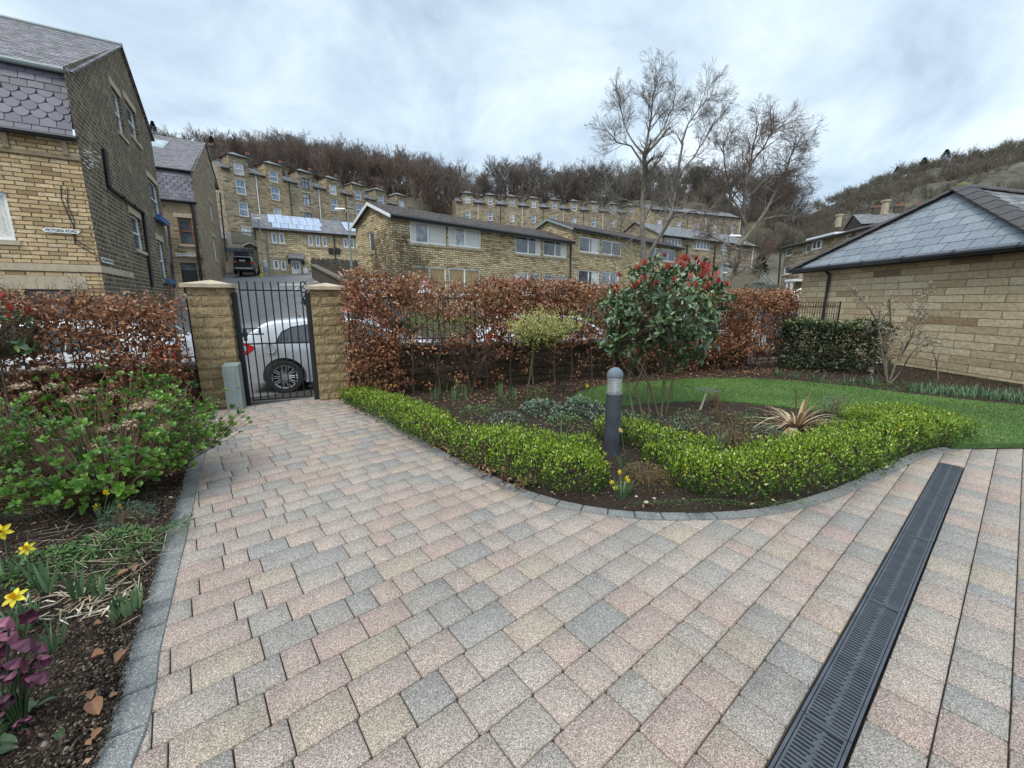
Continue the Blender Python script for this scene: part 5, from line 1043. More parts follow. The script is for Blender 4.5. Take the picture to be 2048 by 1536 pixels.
def board_fence(Fz, t0, t1, z0, z1, mt, label, name='board_fence', bwid=.16):
    q = thing(name, label, 'fence', Fz.w(t0, z0)); mb = MB(); t = t0; k = 0
    while t < t1: Fz.box(mb, t, t + bwid - .025, z0, z1 + .03 * math.sin(k * 2.3), 0, .025 + .015 * (k % 2)); t += bwid; k += 1
    Fz.box(mb, t0, t1, z0 + .3, z0 + .4, -.05, 0); Fz.box(mb, t0, t1, z1 - .4, z1 - .3, -.05, 0); mb.build('boards', mt, q); mb = MB(); t = t0
    while t <= t1 + .1: mb.box(Fz.w(t, (z0 + z1) / 2, -.1), (.1, .1, z1 - z0 + .1)); t += 1.8
    mb.build('post', mt, q); return q
FZ = Facade.at(462, 47.0, FD); board_fence(FZ, 0, 2.7, FZ.z(0, 520), FZ.z(0, 495), M['fence_blue'], 'blue grey board fence above the car with the open boot')
q = thing('garden_shed', 'grey shed with white gable trim above the blue grey fence', 'shed', FZ.w(1, 6, -2)); mb = MB(); a0, a1 = FZ.t(487, 490), FZ.t(512, 490); zt0, zt1, zt2 = FZ.z(1, 500), FZ.z(1, 486), FZ.z(1, 480)
mb.poly([FZ.w(a0, zt0 - 2, -2), FZ.w(a1, zt0 - 2, -2), FZ.w(a1, zt1, -2), FZ.w((a0 + a1) / 2, zt2, -2), FZ.w(a0, zt1, -2)]); mb.poly([FZ.w(a0, zt0 - 2, -5), FZ.w(a0, zt0 - 2, -2), FZ.w(a0, zt1, -2), FZ.w(a0, zt1, -5)]); mb.build('wall', M['stone_dark'], q)
mb = MB(); mb.bar(FZ.w(a0 - .1, zt1, -1.95), FZ.w((a0 + a1) / 2, zt2 + .05, -1.95), .07, 4); mb.bar(FZ.w((a0 + a1) / 2, zt2 + .05, -1.95), FZ.w(a1 + .1, zt1, -1.95), .07, 4); roof_quad(mb, FZ.w(a0 - .1, zt1, -2), FZ.w((a0 + a1) / 2, zt2 + .05, -2), FZ.w((a0 + a1) / 2, zt2 + .05, -5), FZ.w(a0 - .1, zt1, -5)); roof_quad(mb, FZ.w((a0 + a1) / 2, zt2 + .05, -2), FZ.w(a1 + .1, zt1, -2), FZ.w(a1 + .1, zt1, -5), FZ.w((a0 + a1) / 2, zt2 + .05, -5)); mb.build('roof', M['white_paint'], q)
mb = MB(); FZ.box(mb, a0 + .5, a1 - .3, zt0 - .4, zt1 - .2, -1.99, -1.95); mb.build('window', M['pane'], q)
q = thing('terrace_railing', 'dark metal garden railing in front of the tall terrace basement', 'railing', FZ.w(1, 8, -6)); mb = MB(); za_ = FZ.z(1, 486) + 0.5; ta_, tb2 = FZ.t(480, 480) - 1, FZ.t(526, 480) + .5
for k in range(34): x = ta_ + (tb2 - ta_) * k / 33; mb.bar(FZ.w(x, za_, -6), FZ.w(x, za_ + 1.6, -6), .025, 4)
mb.bar(FZ.w(ta_, za_ + 1.5, -6), FZ.w(tb2, za_ + 1.5, -6), .03, 4); mb.bar(FZ.w(ta_, za_ + .2, -6), FZ.w(tb2, za_ + .2, -6), .03, 4); mb.build('bars', M['black_paint'], q)
FG = Facade.at(1490, 34.0, (.97, .24)); board_fence(FG, 0, FG.t(1558, 570), FG.z(0, 592), FG.z(0, 569), M['fence_green'], 'grey green curved board fence beside the white car on the right', bwid=.14)
q = thing('external_stair', 'pale metal outdoor stair rail between the two right hand houses', 'staircase', (24, 41, 2)); mb = MB(); a = Vector(D(1524, 541, 40)); b_ = Vector(D(1549, 566, 38))
for dz in (0, .35, .7): mb.bar(a + Vector((0, 0, -dz)), b_ + Vector((0, 0, -dz)), .04, 4)
for k in range(8): c_ = a.lerp(b_, k / 7); mb.bar(c_, c_ + Vector((0, 0, -1.2)), .025, 4)
mb.build('handrail', M['gutter_pale'], q)
for k in range(1):
    mb = MB()
    for i in range(7): c_ = a.lerp(b_, i / 7) + Vector((0, 0, -1.2)); mb.box(tuple(c_), (.9, .9, .12))
    mb.build('steps', M['stone_dark'], q)
def street_lamp(px, ytop, ybot, Y, hd, label, steel=.065):
    b0 = D(px + 3, ybot, Y); zt = zat(Y, ytop); q = thing('street_lamp', label, 'street lamp', (b0[0], b0[1], b0[2] - .5)); mb = MB(); mb.bar((b0[0], b0[1], b0[2] - .5), (b0[0], b0[1], b0[2] + 1.2), steel * 1.4, 10); mb.bar((b0[0], b0[1], b0[2] + 1.2), (b0[0], b0[1], zt), steel, 10, steel * .75); mb.build('column', M['gutter_pale'], q)
    mb = MB(); mb.bar((b0[0], b0[1], zt - .04), (b0[0] + hd * .5, b0[1], zt + .1), steel * .6, 8); mb.build('arm', M['gutter_pale'], q)
    mb = MB(); c = (b0[0] + hd * .85, b0[1], zt + .13); mb.hexa([(c[0] - .35, c[1] - .12, c[2] - .05), (c[0] + .35, c[1] - .12, c[2] - .05), (c[0] + .35, c[1] + .12, c[2] - .05), (c[0] - .35, c[1] + .12, c[2] - .05), (c[0] - .32, c[1] - .07, c[2] + .07), (c[0] + .25, c[1] - .05, c[2] + .05), (c[0] + .25, c[1] + .05, c[2] + .05), (c[0] - .32, c[1] + .07, c[2] + .07)]); mb.build('lamp_head', M['white_paint'], q, bevel=.02)
street_lamp(702.5, 422, 560, 29.0, -.55, 'tall grey street lamp between the pale house and the flats')
street_lamp(1437, 476, 575, 26.0, .75, 'grey street lamp with curved head between the two bare trees')
street_lamp(527, 440, 552, 43.0, -.2, 'grey lamp column at the left corner of the solar roofed house', .06)

# ================================================================== GATE, PILLARS, WALLS
def wbox(mb, t0, t1, s0, s1, z0, z1, mi=0): mb.hexa([wp(t0, s0, z0), wp(t1, s0, z0), wp(t1, s1, z0), wp(t0, s1, z0), wp(t0, s0, z1), wp(t1, s0, z1), wp(t1, s1, z1), wp(t0, s1, z1)], mi)
def pillar(t0, t1, zt, label):
    q = thing('gate_pillar', label, 'gate pillar', wp((t0 + t1) / 2, .22), 0, 'stone pillars of the garden gate'); rr = random.Random(int(t0 * 10)); mb = MB(); h = .152; nrow = int(round((zt + .03) / h)); z = -.03
    mb0 = MB(); wbox(mb0, t0 + .008, t1 - .008, .008, .45 - .008, -.05, zt); mb0.build('mortar', M['coping_dark'], q)
    for r_ in range(nrow):         # rock faced blocks, joints alternating
        z1 = z + h; sp = t0 + (t1 - t0) * (.70 if r_ % 2 else .33)
        for a, b in ((t0, sp), (sp, t1)):
            N_ = 5; A_, B_ = a + .0025, b - .0025; za, zb_ = z + .0025, z1 - .0025
            def pt(i, j, s_):
                e = min(i, N_ - i, j, 3 - j); bul = 0 if e == 0 else rr.uniform(.002, .013); return (A_ + (B_ - A_) * i / N_, s_, bul, za + (zb_ - za) * j / 3)
            for side in (0, 1):
                g_ = [[pt(i, j, 0) for j in range(4)] for i in range(N_ + 1)]
                f_ = lambda p: wp(p[0], -p[2], p[3]) if side == 0 else wp(p[0], .45 + p[2], p[3])
                for i in range(N_):
                    for j in range(3):
                        c = [f_(g_[i][j]), f_(g_[i + 1][j]), f_(g_[i + 1][j + 1]), f_(g_[i][j + 1])]; mb.poly(c if side == 0 else c[::-1])
            wbox(mb, A_, B_, .0005, .4495, za, zb_)
        for (tt, sg) in ((t0, -1), (t1, 1)):
            g_ = [[(.004 + .442 * i / 4, 0 if min(i, 4 - i, j, 3 - j) == 0 else rr.uniform(.002, .012), z + .004 + (h - .008) * j / 3) for j in range(4)] for i in range(5)]
            for i in range(4):
                for j in range(3):
                    c = [wp(tt + sg * p[1], p[0], p[2]) for p in (g_[i][j], g_[i + 1][j], g_[i + 1][j + 1], g_[i][j + 1])]; mb.poly(c if sg > 0 else c[::-1])
        z = z1
    mb.build('masonry', M['stone_pillar'], q)
    mb = MB(); e = .055; zc = zt; a, b = t0 - e, t1 + e; wbox(mb, a, b, -e, .45 + e, zc, zc + .05)
    base = [wp(a, -e, zc + .0501), wp(b, -e, zc + .0501), wp(b, .45 + e, zc + .0501), wp(a, .45 + e, zc + .0501)]; ap = wp((t0 + t1) / 2, .225, zc + .115)
    for k in range(4): mb.poly([base[k], base[(k + 1) % 4], ap])
    mb.build('cap', M['cap'], q); return q
pillar(-.04, .46, 1.76, 'wide rock faced stone pillar on the left of the gate beside the grey box')
pillar(1.52, 1.98, 1.745, 'narrow rock faced stone pillar on the right of the gate beside the beech hedge')
def dwarf(t0, t1, z0, z1, label):
    q = thing('dwarf_wall', label, 'garden wall', wp(t0, .2)); mb = MB(); mb.hexa([wp(t0, .10, -.3), wp(t1, .10, -.3), wp(t1, .32, -.3), wp(t0, .32, -.3), wp(t0, .10, z0 - .09), wp(t1, .10, z1 - .09), wp(t1, .32, z1 - .09), wp(t0, .32, z0 - .09)]); mb.build('masonry', M['stone_dwarf'], q)
    L_ = .75; n = int((t1 - t0) / L_)
    mb = MB()
    for k in range(n):
        a = t0 + (t1 - t0) * k / n + .003; b = t0 + (t1 - t0) * (k + 1) / n - .003; za = z0 + (z1 - z0) * k / n; zb_ = z0 + (z1 - z0) * (k + 1) / n
        mb.hexa([wp(a, .05, za - .088), wp(b, .05, zb_ - .088), wp(b, .37, zb_ - .088), wp(a, .37, za - .088), wp(a, .05, za - .02), wp(b, .05, zb_ - .02), wp(b, .37, zb_ - .02), wp(a, .37, za - .02)])
        mb.hexa([wp(a, .06, za - .0199), wp(b, .06, zb_ - .0199), wp(b, .36, zb_ - .0199), wp(a, .36, za - .0199), wp(a, .10, za), wp(b, .10, zb_), wp(b, .32, zb_), wp(a, .32, za)])
    mb.build('coping', M['coping_dark'], q)
dwarf(-7.0, -.06, .60, .68, 'low stone wall behind the left beech hedge'); dwarf(2.0, 10.7, .87, .70, 'long low stone wall behind the right beech hedge')
def railing(t0, t1, zb0, zb1, top, label, step=.098, s=.21, ground=False):
    q = thing('garden_railing', label, 'railing', wp(t0, s)); mb = MB(); n = int((t1 - t0) / step)
    for k in range(n + 1):
        t = t0 + (t1 - t0) * k / n; zb_ = zb0 + (zb1 - zb0) * k / n; mb.bar(wp(t, s, zb_), wp(t, s, top), .0075, 5, caps=False); mb.bar(wp(t, s, top), wp(t, s, top + .05), .012, 5, .001, caps=False)
    mb.build('bars', M['black_paint'], q)
    for dz in (.08, top - zb0 - .1):
        r_ = MB(); a = Vector(wp(t0, s, zb0 + dz)); b = Vector(wp(t1, s, (zb1 + dz) if dz < .2 else top - .1)); r_.bar(a, b, .013, 4, caps=True); r_.build('rail', M['black_paint'], q)
    t = t0
    while t < t1 + .01: p_ = MB(); p_.bar(wp(t, s, zb0 - .05), wp(t, s, top + .03), .02, 4); p_.build('post', M['black_paint'], q); t += (t1 - t0) / max(1, round((t1 - t0) / 2.2))
railing(-6.9, -.1, .6, .68, 1.58, 'black railing on the low wall behind the left beech hedge'); railing(2.05, 10.65, .87, .70, 1.72, 'black railing on the low wall behind the right beech hedge')
railing(11.1, 14.6, .02, .02, 1.55, 'black railing reaching the ground between the end pier and the garage', ground=True)
q = thing('end_pier', 'plain stone pier where the low wall meets the ground railing', 'pier', wp(10.85, .2)); mb = MB(); wbox(mb, 10.7, 11.05, .02, .38, -.1, 1.12); mb.build('masonry', M['stone_dwarf'], q); mb = MB(); wbox(mb, 10.66, 11.09, -.02, .42, 1.12, 1.19); mb.build('cap', M['coping_dark'], q)
# gate
for t_, lb in ((.50, 'black square gate post against the left stone pillar'), (1.475, 'black square gate post against the right stone pillar')):
    q = thing('gate_post', lb, 'gate post', wp(t_, .2)); mb = MB(); wbox(mb, t_ - .035, t_ + .035, .10, .17, -.03, 1.70); mb.build('post', M['black_paint'], q, bevel=.004); mb = MB(); wbox(mb, t_ - .05, t_ + .05, .08, .19, -.012, .004); mb.build('base_plate', M['black_paint'], q)
gq = thing('metal_gate', 'black metal bar gate hung between the two stone pillars', 'gate', wp(.98, .2)); gt0, gt1 = .575, 1.395; GS = .135
mb = MB()
for k in range(9):
    t = gt0 + (gt1 - gt0) * k / 8; r_ = .0105 if k in (0, 8) else .0095; mb.bar(wp(t, GS, .05), wp(t, GS, 1.86), r_, 8)
mb.build('bars', M['black_paint'], gq)
for z_ in (.055, .93, 1.73):
    mb = MB(); wbox(mb, gt0 - .01, gt1 + .01, GS - .006, GS + .006, z_ - .011, z_ + .011); mb.build('rail', M['black_paint'], gq)
mb = MB(); wbox(mb, gt0 - .02, gt0 + .20, GS - .022, GS - .008, 1.155, 1.17); wbox(mb, gt0 - .02, gt0 + .20, GS - .022, GS - .008, 1.07, 1.085); wbox(mb, gt0 + .185, gt0 + .2, GS - .022, GS - .008, 1.085, 1.155); wbox(mb, gt0 - .09, gt0 + .03, GS - .03, GS + .02, 1.045, 1.105); wbox(mb, gt0 - .02, gt0 + .02, GS - .035, GS + .02, .98, 1.16); mb.build('latch', M['black_paint'], gq)
mb = MB(); mb.bar(wp(gt0 + .14, GS - .03, 1.078), wp(gt0 + .25, GS - .03, 1.078), .012, 8); mb.build('handle', M['black_paint'], gq)
for z_ in (.22, 1.55):
    mb = MB(); mb.bar(wp(gt1 - .03, GS, z_), wp(gt1 + .06, GS, z_), .012, 8); mb.bar(wp(gt1 + .03, GS, z_ - .03), wp(gt1 + .03, GS, z_ + .05), .016, 8); mb.build('hinge', M['black_paint'], gq)
# grey service box beside the pillar
M['box_paint'] = mat('pale_grey_green_paint', (.21, .245, .235), .55, var=.12, scale=6, bump=.001, bscale=60)
bx = G(471, 819); ba = math.radians(14); q = thing('service_box', 'tall grey metal service box with a sloping top against the left pillar', 'service box', (bx[0], bx[1], 0)); ca, sa = math.cos(ba), math.sin(ba)
def bp(x, y, z): return (bx[0] + x * ca - y * sa, bx[1] + x * sa + y * ca, z)
mb = MB(); mb.hexa([bp(-.105, 0, -.02), bp(.105, 0, -.02), bp(.105, .13, -.02), bp(-.105, .13, -.02), bp(-.105, 0, .655), bp(.105, 0, .655), bp(.105, .13, .685), bp(-.105, .13, .685)]); mb.build('body', M['box_paint'], q, bevel=.006)
mb = MB(); mb.hexa([bp(-.045, -.006, .03), bp(.055, -.006, .03), bp(.055, .0, .03), bp(-.045, .0, .03), bp(-.045, -.006, .60), bp(.055, -.006, .60), bp(.055, .0, .60), bp(-.045, .0, .60)]); mb.build('door', M['box_paint'], q, bevel=.002)
mb = MB(); mb.bar(bp(.075, -.008, .33), bp(.075, .0, .33), .008, 8); mb.bar(bp(.085, -.006, .62), bp(.085, .0, .62), .005, 8); mb.build('lock', M['black_paint'], q)
# bollard light
M['bollard'] = mat('dark_grey_bollard_paint', (.045, .053, .066), .55, var=.3, scale=7, bump=.0012, bscale=90); M['bollard_dome'] = mat('weathered_grey_dome', (.115, .145, .17), .65, var=.2, scale=9)
M['louvre'] = mat('silver_louvre', (.55, .56, .56), .3, metal=.7, var=.05)
m_, t_, b_, o_ = base_mat('clear_bollard_lens'); b_.inputs['Base Color'].default_value = (.8, .82, .82, 1); b_.inputs['Roughness'].default_value = .08; b_.inputs['Transmission Weight'].default_value = .0; b_.inputs['Alpha'].default_value = .22; b_.inputs['Specular IOR Level'].default_value = .8; M['lens'] = m_
bo = G(1222, 916); q = thing('bollard_light', 'dark grey bollard light with a domed cap standing in the clipped hedge', 'bollard', (bo[0], bo[1], 0)); c = (bo[0], bo[1], 0); R_ = .076
mb = MB(); mb.lathe([(R_, -.05), (R_, .655), (R_ + .002, .657), (R_ + .002, .672), (R_ - .006, .674), (0, .674)], c, 32); mb.build('post', M['bollard'], q)
mb = MB(); mb.lathe([(R_ - .002, .672), (R_ - .002, .845)], c, 32); mb.build('lens', M['lens'], q)
mb = MB()
for k in range(6): z = .69 + k * .026; mb.lathe([(.022, z), (.058, z + .010), (.060, z + .012), (.022, z + .004)], c, 24)
mb.build('louvre', M['louvre'], q); mb = MB(); mb.lathe([(.02, .675), (.02, .845)], c, 12); mb.build('lamp_tube', M['white_paint'], q)
mb = MB(); mb.lathe([(0, .842), (R_ + .003, .842), (R_ + .004, .848)] + [((R_ + .004) * math.cos(a), .85 + .082 * math.sin(a)) for a in np.linspace(0.05, math.pi / 2, 9)], c, 32); mb.build('dome', M['bollard_dome'], q)
# manhole cover in the lawn and cut stump
mh = G(1416, 779, .07); M['steel'] = mat('galvanised_cover', (.10, .105, .10), .6, metal=.2, var=.2, scale=6)
q = thing('manhole_cover', 'flat grey manhole cover set in the lawn behind the photinia', 'manhole cover', (mh[0], mh[1], .06)); mb = MB(); mb.lathe([(0, .070), (.20, .070), (.21, .068), (.215, .05)][::-1], (mh[0], mh[1], 0), 28); mb.build('cover', M['steel'], q); mb = MB(); mb.box((mh[0] + .15, mh[1], .078), (.05, .02, .006)); mb.build('keyhole', M['black_paint'], q)

# ================================================================== GARAGE
gc = G(2043, 779); GA = Facade((gc[0], gc[1]), (-.03, 1.0)); GA.d = Vector((-.03, 1.0, 0)).normalized() * -1; GA.n = Vector((-1.0, -.03, 0)).normalized()
# GA: t runs from the far corner side towards the camera in negative; t=0 near corner
tfar = GA.t(1605, 560); zE = GA.z(tfar, 540); q = thing('stone_garage', 'low sandstone garage with a hipped blue slate roof on the right', 'garage', (gc[0], gc[1], 0)); gar = q
Wg = abs(tfar); dep = Wg
mb = MB(); wall_face(mb, GA, [(tfar, -.1), (0, -.1), (0, zE), (tfar, zE)]); mb.build('side_wall', M['stone_garage'], q)
mb = MB(); mb.poly([GA.w(0, -.1), GA.w(0, -.1, -dep), GA.w(0, zE, -dep), GA.w(0, zE)]); mb.poly([GA.w(tfar, -.1, -dep), GA.w(tfar, -.1), GA.w(tfar, zE), GA.w(tfar, zE, -dep)]); mb.poly([GA.w(0, -.1, -dep), GA.w(tfar, -.1, -dep), GA.w(tfar, zE, -dep), GA.w(0, zE, -dep)]); mb.build('end_wall', M['stone_garage'], q)
mb = MB(); GA.box(mb, tfar - .02, .02, -.1, .10, 0, .035); mb.build('plinth', M['stone_dwarf'], q)
ov = .22; ze_ = zE + .02; pa = GA.w(tfar / 2, 0, 0); apY = pa[1]; apr = ray(1919, 372); apX = apr[0] / apr[1] * (apY + .0); apz = zat(apY, 372) - .03; ap_o = -(apX - pa[0]); AP = (apX, apY - .08, apz)
E1, E2 = GA.w(tfar - ov, ze_, ov), GA.w(0 + ov, ze_, ov); E3, E4 = GA.w(0 + ov, ze_, -dep - ov), GA.w(tfar - ov, ze_, -dep - ov)
AP2 = AP
mb = MB(); mb.poly([E1, E2, AP]); mb.poly([E3, E4, AP]); mb.poly([E4, E1, AP]); mb.build('roof', M['slate'], q); mb = MB(); mb.poly([E2, E3, AP]); mb.build('roof_slope', M['slate_far'], q)
mb = MB(); d_ = .05
mb.poly([E4, E3, E2, E1]); mb.build('soffit', M['white_paint'], q)
def hip(a, b, label='hip_tiles', hwid=.15):
    a = Vector(a); b = Vector(b); L_ = (b - a).length; n = int(L_ / .36); mb = MB(); d = (b - a).normalized(); sd_ = d.cross(Vector((0, 0, 1))).normalized(); up = sd_.cross(d).normalized()
    for k in range(n):
        p = a + d * (L_ * k / n); e = a + d * (L_ * (k + 1.06) / n); l = Vector((0, 0, 0)) + up * .012
        for (w1, h1, w2, h2) in ((-hwid, -.055, 0, .03), (0, .03, hwid, -.055)):
            lo_ = [p + sd_ * w1 + up * h1, p + sd_ * w2 + up * h2, e + sd_ * w2 + up * (h2 - .012), e + sd_ * w1 + up * (h1 - .012)]; hi_ = [v + up * .022 for v in lo_]; mb.hexa([tuple(v) for v in lo_] + [tuple(v) for v in hi_])
    mb.build(label, M['tile_hip'], gar)
for e_ in (E1, E2, E3, E4): hip((e_[0], e_[1], e_[2] + .03), (AP[0], AP[1], AP[2] + .03), hwid=.22 if e_ is E2 else .15)
mb = MB(); mb.lathe([(.14, AP[2] - .02), (.12, AP[2] + .06), (.0, AP[2] + .10)], (AP[0], AP[1], 0), 8); M['moss'] = mat('yellow_green_moss', (.16, .17, .06), .95, var=.5, scale=20, bump=.01, bscale=80); mb.build('moss_cap', M['moss'], q)
mb = MB(); g0, g1 = Vector(GA.w(tfar - ov - .05, ze_ - .045, ov + .05)), Vector(GA.w(ov, ze_ - .045, ov + .05)); mb.bar(g0, g1, .062, 10)
n_ = int((g1 - g0).length / 1.0)
for k in range(n_): c_ = g0.lerp(g1, (k + .5) / n_); mb.bar(c_ - Vector((0, .015, 0)), c_ + Vector((0, .015, 0)), .072, 10)
mb.build('gutter', M['gutter'], q)
mb = MB(); GA.box(mb, tfar - ov, ov, ze_ - .14, ze_ - .01, ov - .04, ov - .01); mb.build('fascia', M['gutter'], q)
mb = MB(); t_ = GA.t(1655, 600); mb.bar(GA.w(t_, zE - .06, ov), GA.w(t_, zE - .22, .06), .036, 10); mb.bar(GA.w(t_, zE - .2, .06), GA.w(t_, -.05, .06), .036, 10)
for z_ in (2.1, 1.2, .4): mb.bar(GA.w(t_, z_ - .03, .06), GA.w(t_, z_ + .03, .06), .045, 10)
mb.build('downpipe', M['black_paint'], q)

# ================================================================== CARS
def smooth(x, xs, ys): return np.interp(x, xs, ys)
def make_car(name, label, cat, L=4.24, W=.87, prof=None, bot=None, paint=None, wheels=(-1.33, 1.33), wr=.315, wins=(), screens=(), tails=(), heads=(), tailgate=False, taper=.2, group=None, belt=.90, black_low=False):
    """x forward, y left, z up; ground at 0. prof: silhouette top; wins: side-window outlines (x,z); screens: (x0,x1,label)"""
    q = thing(name, label, cat, (0, 0, 0), 0, group); px_, pz_ = zip(*prof); bx_, bz_ = zip(*bot)
    def top(x): return float(np.interp(x, px_, pz_))
    def bt(x): return float(np.interp(x, bx_, bz_))
    def hwd(x): u = abs(x) / (L / 2); return W * (1 - .13 * max(0, (u - .62) / .38) ** 2)
    def yat(x, z):
        w_ = hwd(x); w_ *= (1 - .05 * ((.62 - z) / .4) ** 2) if z < .62 else 1
        if z > belt: w_ *= 1 - taper * (z - belt) / .55
        return w_
    N_ = 72; xs_ = np.linspace(-L / 2, L / 2, N_); rows = []
    for x in xs_:
        zt, zb_ = top(x), bt(x); sh = min(.07, (zt - zb_) * .2); zz = list(zb_ + (zt - sh - zb_) * np.linspace(0, 1, 11)); half = [(0, zb_ + .01), (yat(x, zb_) - .06, zb_ + .005)] + [(yat(x, z), z) for z in zz]
        wt = yat(x, zt - sh)
        for a in (.35, .7, 1.0): half.append((wt - .09 * (1 - math.cos(a * math.pi / 2)) - .0 , zt - sh + sh * .8 * math.sin(a * math.pi / 2)))
        half += [(wt * .55, zt - .004), (0, zt)]
        rows.append([(x, y, z) for y, z in half] + [(x, -y, z) for y, z in half[::-1][1:-1]])
    V = np.array(rows).reshape(-1, 3); m_ = len(rows[0]); F_ = []
    for i in range(N_ - 1):
        for k in range(m_): j = (k + 1) % m_; F_.append((i * m_ + k, i * m_ + j, (i + 1) * m_ + j, (i + 1) * m_ + k))
    me = bpy.data.meshes.new('body'); me.from_pydata([tuple(v) for v in V], [], F_ + [tuple(range(m_))[::-1], tuple((N_ - 1) * m_ + k for k in range(m_))]); me.update()
    bm = bmesh.new(); bm.from_mesh(me); bmesh.ops.recalc_face_normals(bm, faces=bm.faces); bm.to_mesh(me); bm.free()
    ob = bpy.data.objects.new('body', me); C.objects.link(ob)
    cm = MB()
    for wx in wheels:
        for sg in (-1, 1): cm.lathe([(0, -.19), (wr + .055, -.19), (wr + .055, .19), (0, .19)], (wx, sg * W * .97, wr), 32, axis='y')
    co = cm.build('arch_cutter', paint, None, merge=True); md = ob.modifiers.new('b', 'BOOLEAN'); md.operation = 'DIFFERENCE'; md.object = co; md.solver = 'EXACT'
    if tailgate:
        c2_ = MB(); c2_.box((-L / 2 - .1, 0, 1.0), (1.9, W * 1.45, .75)); o2 = c2_.build('arch_cutter', paint, None, merge=True); md = ob.modifiers.new('c', 'BOOLEAN'); md.operation = 'DIFFERENCE'; md.object = o2; md.solver = 'EXACT'
    dg = bpy.context.evaluated_depsgraph_get(); bpy.context.view_layer.update(); me2 = bpy.data.meshes.new_from_object(ob.evaluated_get(bpy.context.evaluated_depsgraph_get())); me2.name = 'body'; ob.modifiers.clear(); ob.data = me2; bpy.data.objects.remove(co)
    if tailgate: bpy.data.objects.remove(o2)
    me2.materials.clear(); me2.materials.append(paint); me2.polygons.foreach_set('material_index', [0] * len(me2.polygons))
    me2.polygons.foreach_set('use_smooth', [True] * len(me2.polygons)); 
    try: me2.set_sharp_from_angle(angle=math.radians(38))
    except Exception: pass
    ob.parent = q
    for k, ol in enumerate(wins):
        for sg in (-1, 1):
            fr, gl = MB(), MB(); cx = sum(p[0] for p in ol) / len(ol); cz = sum(p[1] for p in ol) / len(ol)
            big = [(cx + (x - cx) * 1.0 + math.copysign(.025, x - cx), cz + (z - cz) + math.copysign(.022, z - cz)) for x, z in ol]
            def fill(mb_, o_, off):
                tr3 = tessellate_polygon([[Vector((x, z, 0)) for x, z in o_]])
                for tr in tr3: pts = [(o_[i][0], sg * (yat(*o_[i]) + off), o_[i][1]) for i in tr]; mb_.poly(pts)
            def dens(o_):
                r = []
                for i in range(len(o_)):
                    a, b = o_[i], o_[(i + 1) % len(o_)]
                    for s_ in range(4): r.append((a[0] + (b[0] - a[0]) * s_ / 4, a[1] + (b[1] - a[1]) * s_ / 4))
                return r
            fill(fr, dens(big), .005); fill(gl, dens(ol), .009); wf = fr.build('window', M['car_trim'], q, local=True); gl.build('glass', M['car_glass'], wf, local=True)
    for (x0, x1, nm) in screens:
        mb = MB(); ns = 8
        for i in range(ns):
            xa, xb = x0 + (x1 - x0) * i / ns, x0 + (x1 - x0) * (i + 1) / ns
            for s0, s1 in ((-.86, -.3), (-.3, .3), (.3, .86)):
                def sp(x, s_): zt = top(x); w_ = yat(x, zt - .06) * .93; return (x + (.004 if x1 > 0 else -.004), s_ * w_, zt + .006 - .03 * abs(s_) ** 3)
                c = [sp(xa, s0), sp(xb, s0), sp(xb, s1), sp(xa, s1)]; mb.poly(c[::-1] if (c[1][0] - c[0][0]) > 0 and False else c, sm=True)
        mb.build(nm, M['car_glass'], q, local=True)
    for wx in wheels:
        for sg in (-1, 1):
            c = (wx, sg * (W - .11), wr); mb = MB(); w_ = .105; mb.lathe([(wr * .70, -w_), (wr * .93, -w_ * 1.02), (wr, -w_ * .75), (wr, w_ * .75), (wr * .93, w_ * 1.02), (wr * .70, w_)], c, 28, axis='y'); ty = mb.build('wheel', M['tyre'], q, local=True)
            mb = MB(); f = sg * w_ * .92; rr_ = wr * .705
            mb.lathe([(rr_, sg * w_ * 1.0), (rr_ * .93, sg * w_ * .95), (rr_ * .90, sg * w_ * .3)], c, 28, axis='y')
            for s_ in range(10):
                a = s_ * math.pi / 5
                for da in (-.10, .10):
                    p0 = (c[0] + .05 * math.cos(a + da * 2.5), c[1] + f * .9, c[2] + .05 * math.sin(a + da * 2.5)); p1 = (c[0] + rr_ * .95 * math.cos(a + da), c[1] + f * .98, c[2] + rr_ * .95 * math.sin(a + da)); mb.bar(p0, p1, .010, 5)
            mb.lathe([(.055, f * .9), (.05, f * 1.0), (0, f * 1.02)], c, 16, axis='y'); mb.build('rim', M['alloy'], ty, local=True)
            mb = MB(); mb.lathe([(0, sg * w_ * .4), (rr_ * .92, sg * w_ * .4)], c, 20, axis='y'); mb.build('brake_shadow', M['car_trim'], ty, local=True)
    for (ol, mt, nm) in list(tails) + list(heads):
        for sg in (-1, 1):
            mb = MB()
            def wrap(x, z, off=.007): return (x + (-off if x < 0 else off), sg * (yat(x, z) + off), z)
            tr3 = tessellate_polygon([[Vector((x, z, 0)) for x, z in ol]])
            for tr in tr3: mb.poly([wrap(*ol[i]) for i in tr])
            ex = min(p[0] for p in ol) if ol[0][0] < 0 else max(p[0] for p in ol); zz = [p[1] for p in ol if abs(p[0] - ex) < .06]; z0_, z1_ = min(zz), max(zz)
            mb.hexa([(ex - .012, sg * yat(ex, z0_) * .66, z0_), (ex - .012, sg * (yat(ex, z0_) + .004), z0_), (ex + .012, sg * (yat(ex, z0_) + .004), z0_), (ex + .012, sg * yat(ex, z0_) * .66, z0_), (ex - .012, sg * yat(ex, z1_) * .66, z1_), (ex - .012, sg * (yat(ex, z1_) + .004), z1_), (ex + .012, sg * (yat(ex, z1_) + .004), z1_), (ex + .012, sg * yat(ex, z1_) * .66, z1_)])
            mb.build(nm, mt, q, local=True)
